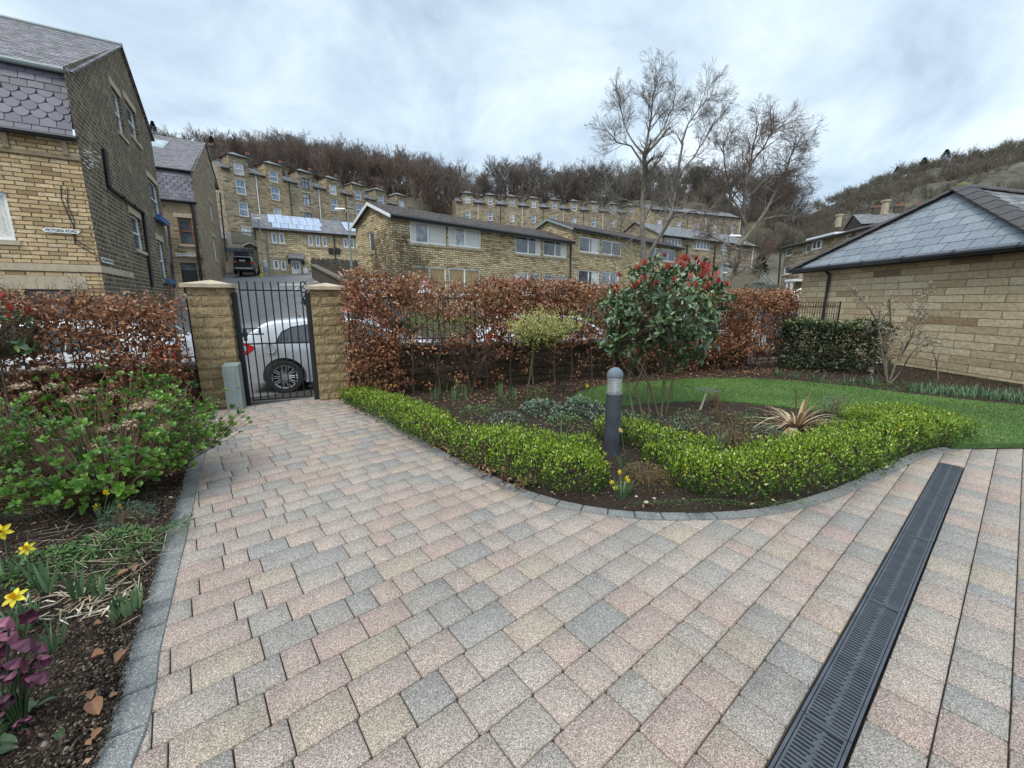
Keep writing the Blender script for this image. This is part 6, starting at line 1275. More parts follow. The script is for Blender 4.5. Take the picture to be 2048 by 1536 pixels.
    for sg in (-1, 1):
        for hx in (-.38, .62): mb = MB(); mb.bar((hx - .09, sg * (yat(hx, .86) + .03), .86), (hx + .09, sg * (yat(hx, .86) + .03), .86), .013, 6); mb.build('door_handle', paint, q, local=True)
        mb = MB(); mb.lathe([(0, -.1), (.07, -.09), (.095, -.02), (.08, .04), (0, .06)], (.78, sg * (W + .07), .98), 10, axis='y'); mb.build('mirror', paint, q, local=True)
    mb = MB(); e = .004
    for sg in (-1, 1):
        for sx in (-.72, .18, 1.05):
            mb.bar((sx, sg * (yat(sx, .35) + .001), .36), (sx + .02, sg * (yat(sx, .88) + .001), .88), .004, 4)
    mb.build('door_gap', M['car_trim'], q, local=True)
    return q, top, yat
def paintm(name, col, rough=.25, metal=.0, coat=.6): return mat(name, col, rough, metal=metal, var=.03, coat=coat)
M['car_glass'] = glass_mat('car_glass', (.035, .045, .05), .04); M['car_trim'] = mat('black_car_trim', (.012, .012, .013), .45, var=.1); M['tyre'] = mat('tyre_rubber', (.02, .02, .021), .85, var=.2); M['alloy'] = mat('alloy_wheel', (.46, .47, .49), .3, metal=.7, var=.05)
M['silver'] = paintm('silver_car_paint', (.50, .53, .56), .28, .35); M['white_car'] = paintm('white_car_paint', (.76, .78, .80)); M['navy_car'] = paintm('dark_navy_car_paint', (.012, .018, .045)); M['red_car'] = paintm('red_car_paint', (.42, .012, .01)); M['grey_car'] = paintm('dark_grey_car_paint', (.10, .105, .11), .4, .2)
M['tail_red'] = mat('red_tail_lamp', (.42, .012, .012), .15, var=.1, coat=.8); M['lamp_clear'] = mat('clear_lamp_lens', (.55, .57, .6), .12, var=.1, coat=.8); M['plate_yellow'] = mat('yellow_number_plate', (.62, .45, .03), .5)
HB = [(-2.12, .60), (-2.10, .98), (-2.02, 1.07), (-1.92, 1.14), (-1.62, 1.36), (-1.45, 1.40), (-1.0, 1.435), (-.4, 1.445), (.1, 1.41), (.35, 1.36), (.98, 1.03), (1.12, .985), (1.6, .90), (1.95, .79), (2.06, .68), (2.12, .52)]
HBB = [(-2.12, .36), (-1.9, .24), (-1.0, .19), (1.0, .19), (1.9, .22), (2.12, .34)]
HW = [[(-1.42, .99), (-1.30, 1.16), (-1.12, 1.25), (-.78, 1.305), (-.76, .975)], [(-.70, .975), (-.70, 1.31), (-.1, 1.33), (.12, 1.31), (.12, .965)], [(.18, .965), (.18, 1.30), (.38, 1.25), (.82, 1.0), (.80, .96)]]
TLH = [([(-2.10, .74), (-2.10, 1.0), (-1.99, 1.01), (-1.80, .93), (-1.78, .88), (-1.88, .80), (-2.0, .735)], M['tail_red'], 'tail_light')]; HLH = [([(2.02, .60), (2.02, .70), (1.92, .76), (1.55, .84), (1.62, .72), (1.85, .62)], M['lamp_clear'], 'headlight')]
def place(q, p, rz): q.location = p; q.rotation_euler = (0, 0, rz)
sc_, top_, yat_ = make_car('parked_car', 'silver hatchback with red tail light parked just outside the gate', 'car', prof=HB, bot=HBB, paint=M['silver'], wins=HW, screens=((-1.93, -1.64, 'rear_screen'), (.40, .98, 'windscreen')), tails=TLH, heads=HLH, wheels=(-1.33, 1.33), wr=.32)
mb = MB(); mb.bar((-1.05, -.1, 1.44), (-1.42, -.1, 1.86), .005, 5, .002); mb.lathe([(.03, 1.43), (.015, 1.46), (0, 1.465)], (-1.05, -.1, 0), 8); mb.build('aerial', M['car_trim'], sc_, local=True)
mb = MB(); mb.lathe([(.085, -.004), (.08, .002), (0, .002)][::-1], (-1.52, -.895, .88), 20, axis='y'); mb.build('fuel_flap', M['silver'], sc_, local=True)
# facing right along the road: near side towards the garden
ZR = -.175
yc = 7.85 + .87 * .93; wc = D(569, 728, 7.85); cx = wc[0] + 1.33 * WD[0] - WN[0] * -.76; cy = wc[1] + 1.33 * WD[1] + WN[1] * .76
place(sc_, (cx, cy, ZR), WA)
def car_copy(src, label, t, s, rz, paint=None, swap=None, group=None):
    c = copy_tree(src); c['label'] = label
    p = wp(t, s, ZR); place(c, p, rz)
    if paint:
        for ch in kids(c):
            if ch.data and ch.data.materials and ch.data.materials[0] == swap: me = ch.data.copy(); me.materials.clear(); me.materials.append(paint); ch.data = me
    return c
t_sil = (cx - W0[0]) * WD[0] + (cy - W0[1]) * WD[1]; s_sil = (cx - W0[0]) * WN[0] + (cy - W0[1]) * WN[1]
wc_ = car_copy(sc_, 'white hatchback parked in front of the silver one behind the right hedge', t_sil + 5.0, s_sil + .1, WA, M['white_car'], M['silver'])
car_copy(wc_, 'white hatchback parked behind the photinia beyond the right hedge', t_sil + 10.0, s_sil + .2, WA)
car_copy(wc_, 'white hatchback parked behind the left beech hedge', -2.9, s_sil - .2, WA + math.pi)
car_copy(sc_, 'silver hatchback at the far left edge behind the hedge', -8.0, s_sil - .1, WA + math.pi)
for k in ('group',):
    for o in bpy.data.objects:
        if o.get('category') == 'car': o['group'] = 'cars parked along the road outside the garden'
c = car_copy(sc_, 'blue grey hatchback parked near the ground railing by the garage', 15.8, s_sil + .3, WA, M['grey_car'], M['silver']); c['group'] = 'cars parked along the road outside the garden'
# white car at the far right
c = car_copy(wc_, 'small white car parked by the green fence beyond the garage', 0, 0, 0); p = D(1592, 604, 29.5); place(c, (p[0] + .8, p[1], zat(29.5, 571) - 1.44), math.radians(150)); c['group'] = 'cars parked in the side streets'
# red car nose to us in the side street mouth, dark estate behind it
c = car_copy(sc_, 'red hatchback at the mouth of the side street behind the right pillar', 0, 0, 0, M['red_car'], M['silver']); place(c, (-5.15, 12.9, -.05), math.radians(-62)); c.rotation_euler = (math.radians(0), math.radians(4), math.radians(-60)); c['group'] = 'cars parked in the side streets'
EST = [(-2.25, .62), (-2.22, 1.05), (-2.12, 1.25), (-1.98, 1.72), (-1.8, 1.78), (-.5, 1.82), (.4, 1.78), (1.0, 1.22), (1.2, 1.15), (1.9, 1.05), (2.15, .95), (2.25, .6)]; ESB = [(-2.25, .42), (-1.9, .32), (1.9, .32), (2.25, .42)]
EW = [[(-1.85, 1.18), (-1.75, 1.55), (-.85, 1.58), (-.85, 1.16)], [(-.78, 1.16), (-.78, 1.58), (.05, 1.58), (.05, 1.14)], [(.12, 1.14), (.12, 1.57), (.42, 1.52), (.85, 1.17)]]
TLE = [([(-2.23, .95), (-2.23, 1.22), (-2.10, 1.24), (-2.05, 1.0)], M['tail_red'], 'tail_light')]
es, et, ey = make_car('parked_van', 'dark grey estate car with roof rails and rear mounted bicycle on the side street', 'car', L=4.5, W=.92, prof=EST, bot=ESB, paint=M['grey_car'], wins=EW, tails=TLE, wr=.36, wheels=(-1.4, 1.42), belt=1.1, taper=.14, group='cars parked in the side streets')
mb = MB(); mb.hexa([(-2.20, -.68, 1.14), (-2.20, .68, 1.14), (-2.18, .68, 1.14), (-2.18, -.68, 1.14), (-2.05, -.62, 1.62), (-2.05, .62, 1.62), (-2.03, .62, 1.62), (-2.03, -.62, 1.62)]); mb.build('rear_screen', M['pane_pale'], es, local=True)
for sg in (-1, 1): mb = MB(); mb.bar((-1.7, sg * .68, 1.86), (.3, sg * .68, 1.86), .02, 6); mb.build('roof_rail', M['alloy'], es, local=True)
for x in (-1.2, -.1): mb = MB(); mb.bar((x, -.68, 1.88), (x, .68, 1.88), .022, 6); mb.build('roof_bar', M['alloy'], es, local=True)
place(es, (-6.1, 18.3, street_z(18.3) - .02), math.radians(113)); es.rotation_euler = (0, math.radians(-7), math.radians(116))
bk = thing('bicycle', 'black bicycle carried on the back of the dark grey estate', 'bicycle', (-6.1, 16.0, 1.2)); p0 = Vector(D(604, 574, 15.6)); 
mb = MB()
for dz in (0,):
    for (cx_, cz_, r_) in ((0, 0, .2), (.2, -.5, .2)):
        cc = p0 + Vector((cx_ * .3, .1, cz_));
        for k in range(20): a, b = k * math.pi / 10, (k + 1) * math.pi / 10; mb.bar(cc + Vector((r_ * .55 * math.cos(a), 0, r_ * math.sin(a))), cc + Vector((r_ * .55 * math.cos(b), 0, r_ * math.sin(b))), .022, 5)
mb.build('wheel', M['tyre'], bk); mb = MB(); a, b = p0, p0 + Vector((.1, .1, -.5)); m1_ = a.lerp(b, .45) + Vector((.18, 0, .05)); mb.bar(a, m1_, .02, 6); mb.bar(m1_, b, .02, 6); mb.bar(a + Vector((.15, 0, .1)), b, .02, 6); mb.bar(a, a + Vector((.2, 0, .22)), .015, 6); mb.build('frame', M['black_paint'], bk)
# dark SUV with its boot open at the top of the street
SU = [(-2.2, .70), (-2.18, 1.10), (-2.05, 1.3), (-1.8, 1.62), (-1.5, 1.68), (-.4, 1.72), (.3, 1.68), (.95, 1.2), (1.2, 1.12), (1.9, 1.0), (2.12, .85), (2.2, .6)]
sv, st_, sy_ = make_car('parked_car', 'dark blue car with its boot wide open at the top of the side street', 'car', L=4.4, W=.93, prof=SU, bot=[(-2.2, .42), (-1.8, .28), (1.8, .28), (2.2, .42)], paint=M['navy_car'], wins=[[(-1.65, 1.15), (-1.5, 1.48), (-.8, 1.54), (-.8, 1.12)], [(-.74, 1.12), (-.74, 1.54), (.1, 1.54), (.1, 1.1)], [(.16, 1.1), (.16, 1.52), (.4, 1.48), (.85, 1.13)]], tails=[([(-2.16, .98), (-2.16, 1.16), (-2.0, 1.2), (-1.85, 1.12), (-1.95, 1.0)], M['tail_red'], 'tail_light')], wr=.35, wheels=(-1.32, 1.36), belt=1.06, taper=.16, tailgate=True, group='cars parked in the side streets')
mb = MB(); mb.box((-1.6, 0, .9), (1.0, 1.3, .5)); mb.build('boot_interior', M['car_trim'], sv, local=True)
mb = MB(); mb.hexa([(-1.75, -.62, 1.70), (-1.75, .62, 1.70), (-1.72, .62, 1.76), (-1.72, -.62, 1.76), (-2.75, -.60, 1.98), (-2.75, .60, 1.98), (-2.72, .60, 2.06), (-2.72, -.60, 2.06)]); mb.hexa([(-2.76, -.58, 1.60), (-2.76, .58, 1.60), (-2.70, .58, 1.60), (-2.70, -.58, 1.60), (-2.78, -.60, 2.05), (-2.78, .60, 2.05), (-2.70, .60, 2.05), (-2.70, -.60, 2.05)]); mb.build('tailgate', M['navy_car'], sv, local=True, bevel=.02)
mb = MB(); mb.box((-2.22, 0, .52), (.08, 1.45, .16)); mb.build('bumper', M['alloy'], sv, local=True, bevel=.02); mb = MB(); mb.box((-1.75, .1, 1.22), (.4, .5, .3)); mb.build('load', M['curtain'], sv, local=True, bevel=.05)
psv = D(497, 556, 43.0); place(sv, (psv[0], psv[1], street_z(43) + .05), math.radians(114))

# ---------------------------------------------------------------- person at the car
def skin_person(name, label, joints, edges, base, rz, mat_, clothes):
    me = bpy.data.meshes.new(name); vs = [Vector(j[:3]) for j in joints]; me.from_pydata([tuple(v) for v in vs], edges, []); o = bpy.data.objects.new(name, me); C.objects.link(o)
    sk_ = o.modifiers.new('s', 'SKIN'); lay = me.skin_vertices[0] if me.skin_vertices else None
    for i, j in enumerate(joints): me.skin_vertices[0].data[i].radius = (j[3], j[4] if len(j) > 4 else j[3])
    me.skin_vertices[0].data[0].use_root = True; o.modifiers.new('u', 'SUBSURF').levels = 2
    bpy.context.view_layer.update(); m2 = bpy.data.meshes.new_from_object(o.evaluated_get(bpy.context.evaluated_depsgraph_get())); o.modifiers.clear(); o.data = m2
    m2.materials.clear(); m2.polygons.foreach_set('use_smooth', [True] * len(m2.polygons))
    return o, m2
M['skin'] = mat('skin', (.45, .27, .19), .6, var=.08); M['grey_top'] = mat('grey_sweatshirt', (.42, .43, .43), .9, var=.15); M['grey_shorts'] = mat('grey_shorts', (.20, .24, .29), .9, var=.15); M['hair'] = mat('grey_hair', (.30, .28, .26), .9, var=.2)
J = [(0, 0, .95, .15, .11), (0, .02, 1.15, .15, .10), (0, .07, 1.38, .17, .10), (0, .12, 1.50, .06, .06), (0, .17, 1.60, .085, .095), (0, .18, 1.70, .08, .09),
     (-.09, 0, .88, .10, .10), (-.11, -.02, .52, .065, .065), (-.12, -.04, .10, .042, .045), (-.12, .10, .04, .045, .035),
     (.09, 0, .88, .10, .10), (.12, .02, .52, .065, .065), (.13, .03, .10, .042, .045), (.13, .17, .04, .045, .035),
     (-.19, .08, 1.42, .06, .06), (-.27, .16, 1.18, .045, .045), (-.24, .38, 1.08, .035, .035), (-.23, .45, 1.07, .03, .035),
     (.19, .08, 1.42, .06, .06), (.28, .14, 1.18, .045, .045), (.27, .32, 1.02, .035, .035), (.26, .39, 1.0, .03, .035)]
Ed = [(0, 1), (1, 2), (2, 3), (3, 4), (4, 5), (0, 6), (6, 7), (7, 8), (8, 9), (0, 10), (10, 11), (11, 12), (12, 13), (2, 14), (14, 15), (15, 16), (16, 17), (2, 18), (18, 19), (19, 20), (20, 21)]
po, pm = skin_person('person', '', J, Ed, None, 0, None, None)
for k in ('skin', 'grey_top', 'grey_shorts', 'hair', 'white_paint'): pm.materials.append(M[k])
for p_ in pm.polygons:
    c = p_.center; mi = 0
    if c.z > .98 and c.z < 1.52 and not (c.y > .30): mi = 1
    if .55 < c.z <= .98 and abs(c.x) < .24 and c.y < .28: mi = 2
    if c.z > 1.66 or (c.z > 1.56 and c.y < .13): mi = 3
    if c.z < .10: mi = 4
    p_.material_index = mi
# shirt hem and shorts legs as real cloth over the body
tag(po, 'person in grey top and shorts leaning beside the open boot of the dark car', 'person'); pp_ = D(534, 556, 42.0); po.location = (pp_[0], pp_[1], street_z(42.0) + .0); po.rotation_euler = (0, 0, math.radians(62))
def cloth(profile, cx, cy, nm, mt, sx=1.0, sy=1.0):
    mb = MB(); mb.lathe([(r, z) for r, z in profile], (0, 0, 0), 16); mb.v = [(cx + x * sx, cy + y * sy, z) for x, y, z in mb.v]; return mb.build(nm, mt, po, local=True)
cloth([(.215, .90), (.20, 1.05), (.19, 1.2), (.215, 1.36), (.15, 1.47), (.07, 1.51)], 0, .04, 'sweatshirt', M['grey_top'], 1.0, .72); cloth([(.13, .50), (.135, .7), (.14, .92)], -.10, 0, 'shorts', M['grey_shorts']); cloth([(.13, .50), (.135, .7), (.14, .92)], .10, 0.01, 'shorts', M['grey_shorts'])
q = thing('tool_bucket', 'small yellow bucket on the ground between the dark car and the person', 'bucket', (0, 0, 0)); mb = MB(); mb.lathe([(0, 0), (.14, 0), (.18, .3), (.19, .31), (.17, .3), (.13, .02)], (0, 0, 0), 16); M['yellow'] = mat('yellow_plastic', (.60, .45, .02), .5); mb.build('tub', M['yellow'], q, local=True); pb = D(523, 556, 41.5); q.location = (pb[0], pb[1], street_z(41.5)); mb = MB()
for k in range(8): a, b = math.pi * k / 8, math.pi * (k + 1) / 8; mb.bar((.18 * math.cos(a), 0, .3 + .14 * math.sin(a)), (.18 * math.cos(b), 0, .3 + .14 * math.sin(b)), .006, 4)
mb.build('handle', M['black_paint'], q, local=True)
# warning sign over the hedge
p = D(849, 566, 14.5); q = thing('road_sign', 'red edged triangular warning sign just showing above the hedge', 'road sign', (p[0], p[1], -.3)); mb = MB(); zt = zat(14.5, 552)
def tri_(s, oy): return [(p[0] - s * .5, p[1] + oy, zt - .62 * 1.0 + (1 - s / .7) * .2), (p[0] + s * .5, p[1] + oy, zt - .62 + (1 - s / .7) * .2), (p[0], p[1] + oy, zt - (1 - s / .7) * .42)]
A_, B_ = tri_(.66, 0), tri_(.66, .02); mb.poly(A_); mb.poly(B_[::-1])
for k in range(3): mb.poly([A_[k], B_[k], B_[(k + 1) % 3], A_[(k + 1) % 3]][::-1])
mb.build('plate', M['tail_red'], q); mb = MB(); mb.poly(tri_(.5, -.004)); mb.build('face', M['white_paint'], q); mb = MB(); mb.bar((p[0], p[1] + .05, -.3), (p[0], p[1] + .05, zt - .1), .035, 8); mb.build('pole', M['steel'], q)

# ================================================================== VEGETATION
# ---------------------------------------------------------------- beech hedges
M['beech'] = leaf_mat('dead_beech_leaves', [(0, (.075, .028, .016)), (.25, (.17, .066, .033)), (.55, (.29, .122, .058)), (.8, (.43, .21, .105)), (.95, (.50, .31, .18)), (1, (.60, .43, .28))], rough=.55, trans=.18, spec=.35)
def beech_hedge(t0, t1, top, dens, label, seed, n_clump, trunks, smin=-.62, smax=-.06):
    rg = np.random.default_rng(seed); q = thing('beech_hedge', label, 'hedge', wp((t0 + t1) / 2, -.3), 0, 'brown leaved beech hedges along the wall')
    out = []; t = t0 + .12
    while t < t1 - .05:
        ht = top(t) - .12; p = np.array(wp(t, rg.uniform(-.42, -.28), -.03)); n = 8; pts = [p]
        for k in range(1, n): pts.append(np.array(wp(t + rg.normal(0, .02) * k ** .5, -.35 + rg.normal(0, .02), ht * k / (n - 1))))
        pts = np.array(pts); r0 = rg.uniform(.013, .024); out.append((pts, np.linspace(r0, .006, n), 3))
        for k in range(26):
            f = rg.uniform(.08, 1) ** .8; i = min(int(f * (n - 1)), n - 2); b = pts[i] + (pts[i + 1] - pts[i]) * (f * (n - 1) - i); a = rg.uniform(0, 2 * math.pi)
            d = np.array([math.cos(a) * WD[0] + math.sin(a) * .5 * WN[0], math.cos(a) * WD[1] + math.sin(a) * .5 * WN[1], rg.uniform(.2, .9)])
            grow(rg, out, b, d, rg.uniform(.22, .48), .006, 2, dict(wob=.22, up=.06, rmin=.0022, kids=[0, 3, 4], t0=.25, ratio=.55, ang=42))
        t += trunks * rg.uniform(.8, 1.2)
    for k in range(int((t1 - t0) * 34)):     # bare shoots standing above the clipped top
        t = rg.uniform(t0, t1); p = np.array(wp(t, rg.uniform(-.55, -.12), top(t) - .1)); d = np.array([rg.normal(0, .3), rg.normal(0, .3), 1.0]); h_ = rg.uniform(.10, .24); n_ = 4
        pts = np.array([p + d * h_ * i / 3 + rg.normal(0, .008, 3) for i in range(4)]); out.append((pts, np.linspace(.0035, .0015, 4), 0))
    branch_mesh('branches', out, M['twig'], q, 6, .008)
    C_ = []
    while len(C_) < n_clump:
        t = rg.uniform(t0, t1); s = rg.uniform(smin, smax); z = rg.uniform(.12, top(t))
        if rg.random() < dens(t, z): C_.append((t, s, z))
    C_ = np.array(C_); per = 15; n = len(C_) * per; c = np.repeat(C_, per, 0); off = rg.normal(0, 1, (n, 3)) * np.array([.075, .05, .06]); c = c + off
    c[:, 2] = np.minimum(c[:, 2], np.array([top(a) for a in c[:, 0]]) + rg.uniform(-.05, .06, n)); c[:, 0] = np.clip(c[:, 0], t0 - .06, t1 + .04)
    P = np.stack([W0[0] + WD[0] * c[:, 0] + WN[0] * c[:, 1], W0[1] + WD[1] * c[:, 0] + WN[1] * c[:, 1], c[:, 2]], 1)
    A = rdir(rg, n) + np.array([0, 0, -.45]); Nn = rdir(rg, n) * .8 + np.array([-WN[0] * .6, -WN[1] * .6, .5])
    tone = np.clip(rg.beta(2.2, 2.2, n) + np.repeat(rg.normal(0, .12, len(C_)), per) + .10 * (c[:, 2] - 1.0), 0, 1)
    L_ = rg.uniform(.038, .068, n); leaves('foliage', P, A, Nn, L_, L_ * rg.uniform(.42, .62, n), M['beech'], q, tpl=LEAF7, rnd=tone)
    return q
def topR(t): return 1.98 - .018 * (t - 2) - .03 * math.sin(t * 2.1) - .02 * math.sin(t * 5.3)
def densR(t, z):
    d = 1.0 if z > 1.42 + .1 * math.sin(t * 3.1) else (.25 if z > .80 else .045)
    if t < 2.75: d = max(d, .75 if z > .5 else .4)
    if 4.2 < t < 5.2 and z > 1.05: d = 1.0
    if 2.9 < t < 4.1 and z > 1.3: d = .5
    if t > 7.0: d = max(d, .5 if z > .45 else .12)
    if 6.0 < t < 7.0 and z > .9: d = max(d, .5)
    if t > 11.0: d = 1.0 if z > 1.3 else .10
    return d
beech_hedge(2.03, 11.9, topR, densR, 'long brown beech hedge to the right of the gate', 41, 3000, .42)
def topL(t): return 1.70 + .06 * math.sin(t * 2.3) - (.06 if -2.4 < t < -1.2 else 0)
def densL(t, z):
    d = 1.0 if z > 1.25 else (.55 if z > .85 else .35)
    if t > -1.0: d = max(d, .9 if z > .7 else .6)
    if t < -1.6 and .85 < z < 1.2: d = .38
    return d
beech_hedge(-4.2, -.10, topL, densL, 'brown beech hedge to the left of the gate behind the hydrangea', 42, 1200, .42)

# ---------------------------------------------------------------- clipped euonymus hedge
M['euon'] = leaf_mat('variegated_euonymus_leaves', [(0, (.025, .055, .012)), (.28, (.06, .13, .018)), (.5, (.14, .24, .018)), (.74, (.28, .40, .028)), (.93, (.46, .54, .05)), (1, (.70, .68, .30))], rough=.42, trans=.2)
def low_hedge(name, blobs, label, seed, dens=2300, matk='euon', ls=(.014, .033), cat='hedge', group=None, sprig=True, zlow=.04, botdark=True):
    rg = np.random.default_rng(seed); blobs = [(x, y + 13, r, h * .92) for x, y, r, h in blobs]; b0 = G(blobs[0][0], blobs[0][1]); q = thing(name, label, cat, (b0[0], b0[1], 0), 0, group); Ps, Ns, Ts, out = [], [], [], []
    bl = [(G(x, y)[0], G(x, y)[1], r, h) for x, y, r, h in blobs]
    for k, (x, y, r, h) in enumerate(bl):
        n = int(dens * r * (r + h) * 6); d = rdir(rg, n); d[:, 2] = np.abs(d[:, 2]) * 1.0 - .25; d = nrm(d); rad = 1 - np.abs(rg.normal(0, .10, n)); f = np.abs(d) ** .75 * np.sign(d); f = f / np.maximum(np.abs(f).max(1, keepdims=True), 1e-6) * .38 + d * .62; f = f * (1 + .13 * np.sin(d[:, :1] * 9 + k) * np.sin(d[:, 1:2] * 8 + k * 2) + .07 * np.sin(d[:, 2:] * 14 + d[:, :1] * 17))
        P = np.array([x, y, h * .42]) + f * np.array([r, r, h * .58]) * rad[:, None]; P = P + rg.normal(0, .012, (n, 3)); ok = P[:, 2] > zlow
        for j, (x2, y2, r2, h2) in enumerate(bl):
            if j != k: dd = ((P[:, 0] - x2) / r2) ** 2 + ((P[:, 1] - y2) / r2) ** 2 + ((P[:, 2] - h2 * .42) / (h2 * .58)) ** 2; ok &= dd > .55
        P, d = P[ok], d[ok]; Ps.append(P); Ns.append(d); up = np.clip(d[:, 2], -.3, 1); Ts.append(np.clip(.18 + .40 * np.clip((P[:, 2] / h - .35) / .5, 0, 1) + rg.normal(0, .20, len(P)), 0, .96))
        for c in range(26): a = rg.uniform(0, 2 * math.pi); grow(rg, out, (x + .5 * r * math.cos(a), y + .5 * r * math.sin(a), 0), np.array([math.cos(a) * .6, math.sin(a) * .6, 1]), h * .55, .004, 1, dict(wob=.15, up=.1, rmin=.0015, kids=[0, 4], t0=.2, ratio=.6, ang=40))
    P, Nn, T = map(np.concatenate, (Ps, Ns, Ts)); n = len(P); T[rg.random(n) < .025] = 1.0
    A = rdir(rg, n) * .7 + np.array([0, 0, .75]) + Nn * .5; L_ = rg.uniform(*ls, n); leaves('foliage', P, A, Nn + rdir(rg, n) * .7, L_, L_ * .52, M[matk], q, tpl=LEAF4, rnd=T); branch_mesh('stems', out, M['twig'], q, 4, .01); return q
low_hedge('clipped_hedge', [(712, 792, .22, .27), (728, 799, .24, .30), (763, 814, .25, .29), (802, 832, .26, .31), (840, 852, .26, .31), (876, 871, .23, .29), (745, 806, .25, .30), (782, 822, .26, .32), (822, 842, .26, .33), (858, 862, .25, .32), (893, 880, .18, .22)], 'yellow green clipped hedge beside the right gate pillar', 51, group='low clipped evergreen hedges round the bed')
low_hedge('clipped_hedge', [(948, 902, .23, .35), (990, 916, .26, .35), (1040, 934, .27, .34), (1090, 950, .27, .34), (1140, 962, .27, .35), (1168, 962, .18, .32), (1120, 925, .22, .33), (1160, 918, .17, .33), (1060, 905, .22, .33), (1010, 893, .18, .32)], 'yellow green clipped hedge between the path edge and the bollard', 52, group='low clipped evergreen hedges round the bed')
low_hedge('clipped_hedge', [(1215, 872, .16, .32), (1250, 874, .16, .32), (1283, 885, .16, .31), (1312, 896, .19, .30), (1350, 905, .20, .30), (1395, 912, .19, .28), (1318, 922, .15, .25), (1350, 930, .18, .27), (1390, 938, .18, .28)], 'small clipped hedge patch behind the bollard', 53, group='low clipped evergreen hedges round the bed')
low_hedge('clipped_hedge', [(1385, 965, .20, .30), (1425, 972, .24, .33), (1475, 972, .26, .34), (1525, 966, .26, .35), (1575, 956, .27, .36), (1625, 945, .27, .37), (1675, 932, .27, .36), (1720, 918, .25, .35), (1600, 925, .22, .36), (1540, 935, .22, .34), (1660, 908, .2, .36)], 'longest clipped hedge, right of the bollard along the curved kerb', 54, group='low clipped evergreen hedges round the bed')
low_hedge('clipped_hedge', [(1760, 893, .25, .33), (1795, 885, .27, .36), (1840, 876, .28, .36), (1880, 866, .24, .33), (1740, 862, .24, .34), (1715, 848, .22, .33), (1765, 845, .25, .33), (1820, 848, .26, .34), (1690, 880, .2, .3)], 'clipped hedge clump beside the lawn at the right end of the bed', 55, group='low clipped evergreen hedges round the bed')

# ---------------------------------------------------------------- hydrangea
M['hyd_leaf'] = leaf_mat('fresh_hydrangea_leaves', [(0, (.035, .085, .02)), (.35, (.08, .18, .03)), (.7, (.17, .32, .04)), (1, (.29, .45, .08))], rough=.38, trans=.25); M['dry_flower'] = leaf_mat('dried_hydrangea_petals', [(0, (.14, .085, .045)), (.5, (.30, .20, .12)), (.85, (.46, .35, .24)), (1, (.62, .52, .42))], rough=.85, trans=.15, spec=.2)
M['hyd_stem'] = mat('hydrangea_stems', (.16, .10, .055), .85, var=.3, scale=20)
rg = np.random.default_rng(61); hb = G(205, 985); hq = thing('hydrangea', 'large spreading hydrangea with fresh green leaf tips and dried flower heads', 'shrub', (hb[0], hb[1], 0)); out = []; tips = []
for k in range(430):
    a = rg.uniform(0, 2 * math.pi); el = rg.uniform(.05, 1.0) ** .7 if rg.random() < .7 else rg.uniform(.0, .35); ca_ = math.cos(a); sa_ = math.sin(a); rad = 1.12
    d = np.array([ca_ * (1 - el * .55), sa_ * (1 - el * .55) * .95, .18 + el * .95]); d /= np.linalg.norm(d); Ln = rad * (.84 if ca_ > .3 else 1.0) * rg.uniform(.66, 1.0) * (1.0 - .12 * el); p = np.array([hb[0] + ca_ * .12, hb[1] + sa_ * .12 + .05, .0]); n = 6; pts = [p]; dd = d * np.array([1, 1, .55]); dd /= np.linalg.norm(dd)
    for i in range(1, n): dd = dd + np.array([0, 0, .10]) + rg.normal(0, .05, 3); dd /= np.linalg.norm(dd); pts.append(pts[-1] + dd * Ln / (n - 1))
    out.append((np.array(pts), np.linspace(.0052, .0028, n), 1)); tips.append((pts[-1], dd))
    for c in range(rg.integers(1, 4)):
        i = rg.integers(3, 6); e = dd + rg.normal(0, .45, 3); e[2] = abs(e[2]) + .2; e /= np.linalg.norm(e); l = rg.uniform(.08, .25); out.append((np.array([pts[i], pts[i] + e * l * .5 + rg.normal(0, .01, 3), pts[i] + e * l]), np.array([.004, .003, .0025]), 0)); tips.append((pts[i] + e * l, e))
branch_mesh('stems', out, M['hyd_stem'], hq, 5, .005)
P, A, Nn, L_, T = [], [], [], [], []
for (p, d) in tips:
    nl = rg.integers(4, 8); s_ = rg.uniform(.6, 1.15); u = np.cross(d, rg.normal(size=3)); u /= np.linalg.norm(u); v = np.cross(d, u); tn = rg.random()
    for i in range(nl):
        a = i * 2.4; o = u * math.cos(a) + v * math.sin(a); k = i / nl; P.append(p - d * .03 * k); A.append(o * (.35 + .75 * k) + d * (.75 - .35 * k) + np.array([0, 0, .35])); Nn.append(d - o * .3); L_.append((.032 + .030 * k) * s_); T.append(min(1, max(0, .55 * tn + .25 + rg.normal(0, .12) - .2 * k)))
leaves('leaves', np.array(P), np.array(A), np.array(Nn), np.array(L_), np.array(L_) * .66, M['hyd_leaf'], hq, tpl=LEAFM, rnd=np.array(T))
heads = [(90, 738), (62, 790), (108, 775), (175, 783), (235, 790), (150, 800), (40, 775), (285, 815), (218, 860), (330, 855), (72, 860), (238, 905), (340, 945), (300, 805), (195, 895), (265, 850)]
for i, (x, y) in enumerate(heads):
    Yd = hb[1] + rg.uniform(-.35, .35) + (.5 if y < 800 else 0); c = np.array(D(x, y, Yd)); n = 130; r_ = rg.uniform(.055, .085); d = rdir(rg, n); d[:, 2] = np.abs(d[:, 2]); P = c + d * np.array([1, 1, .5]) * r_ * rg.uniform(.75, 1, (n, 1)); leaves('dried_flower_head', P, rdir(rg, n), d + rdir(rg, n) * .5, .022, .02, M['dry_flower'], hq, rg=rg)

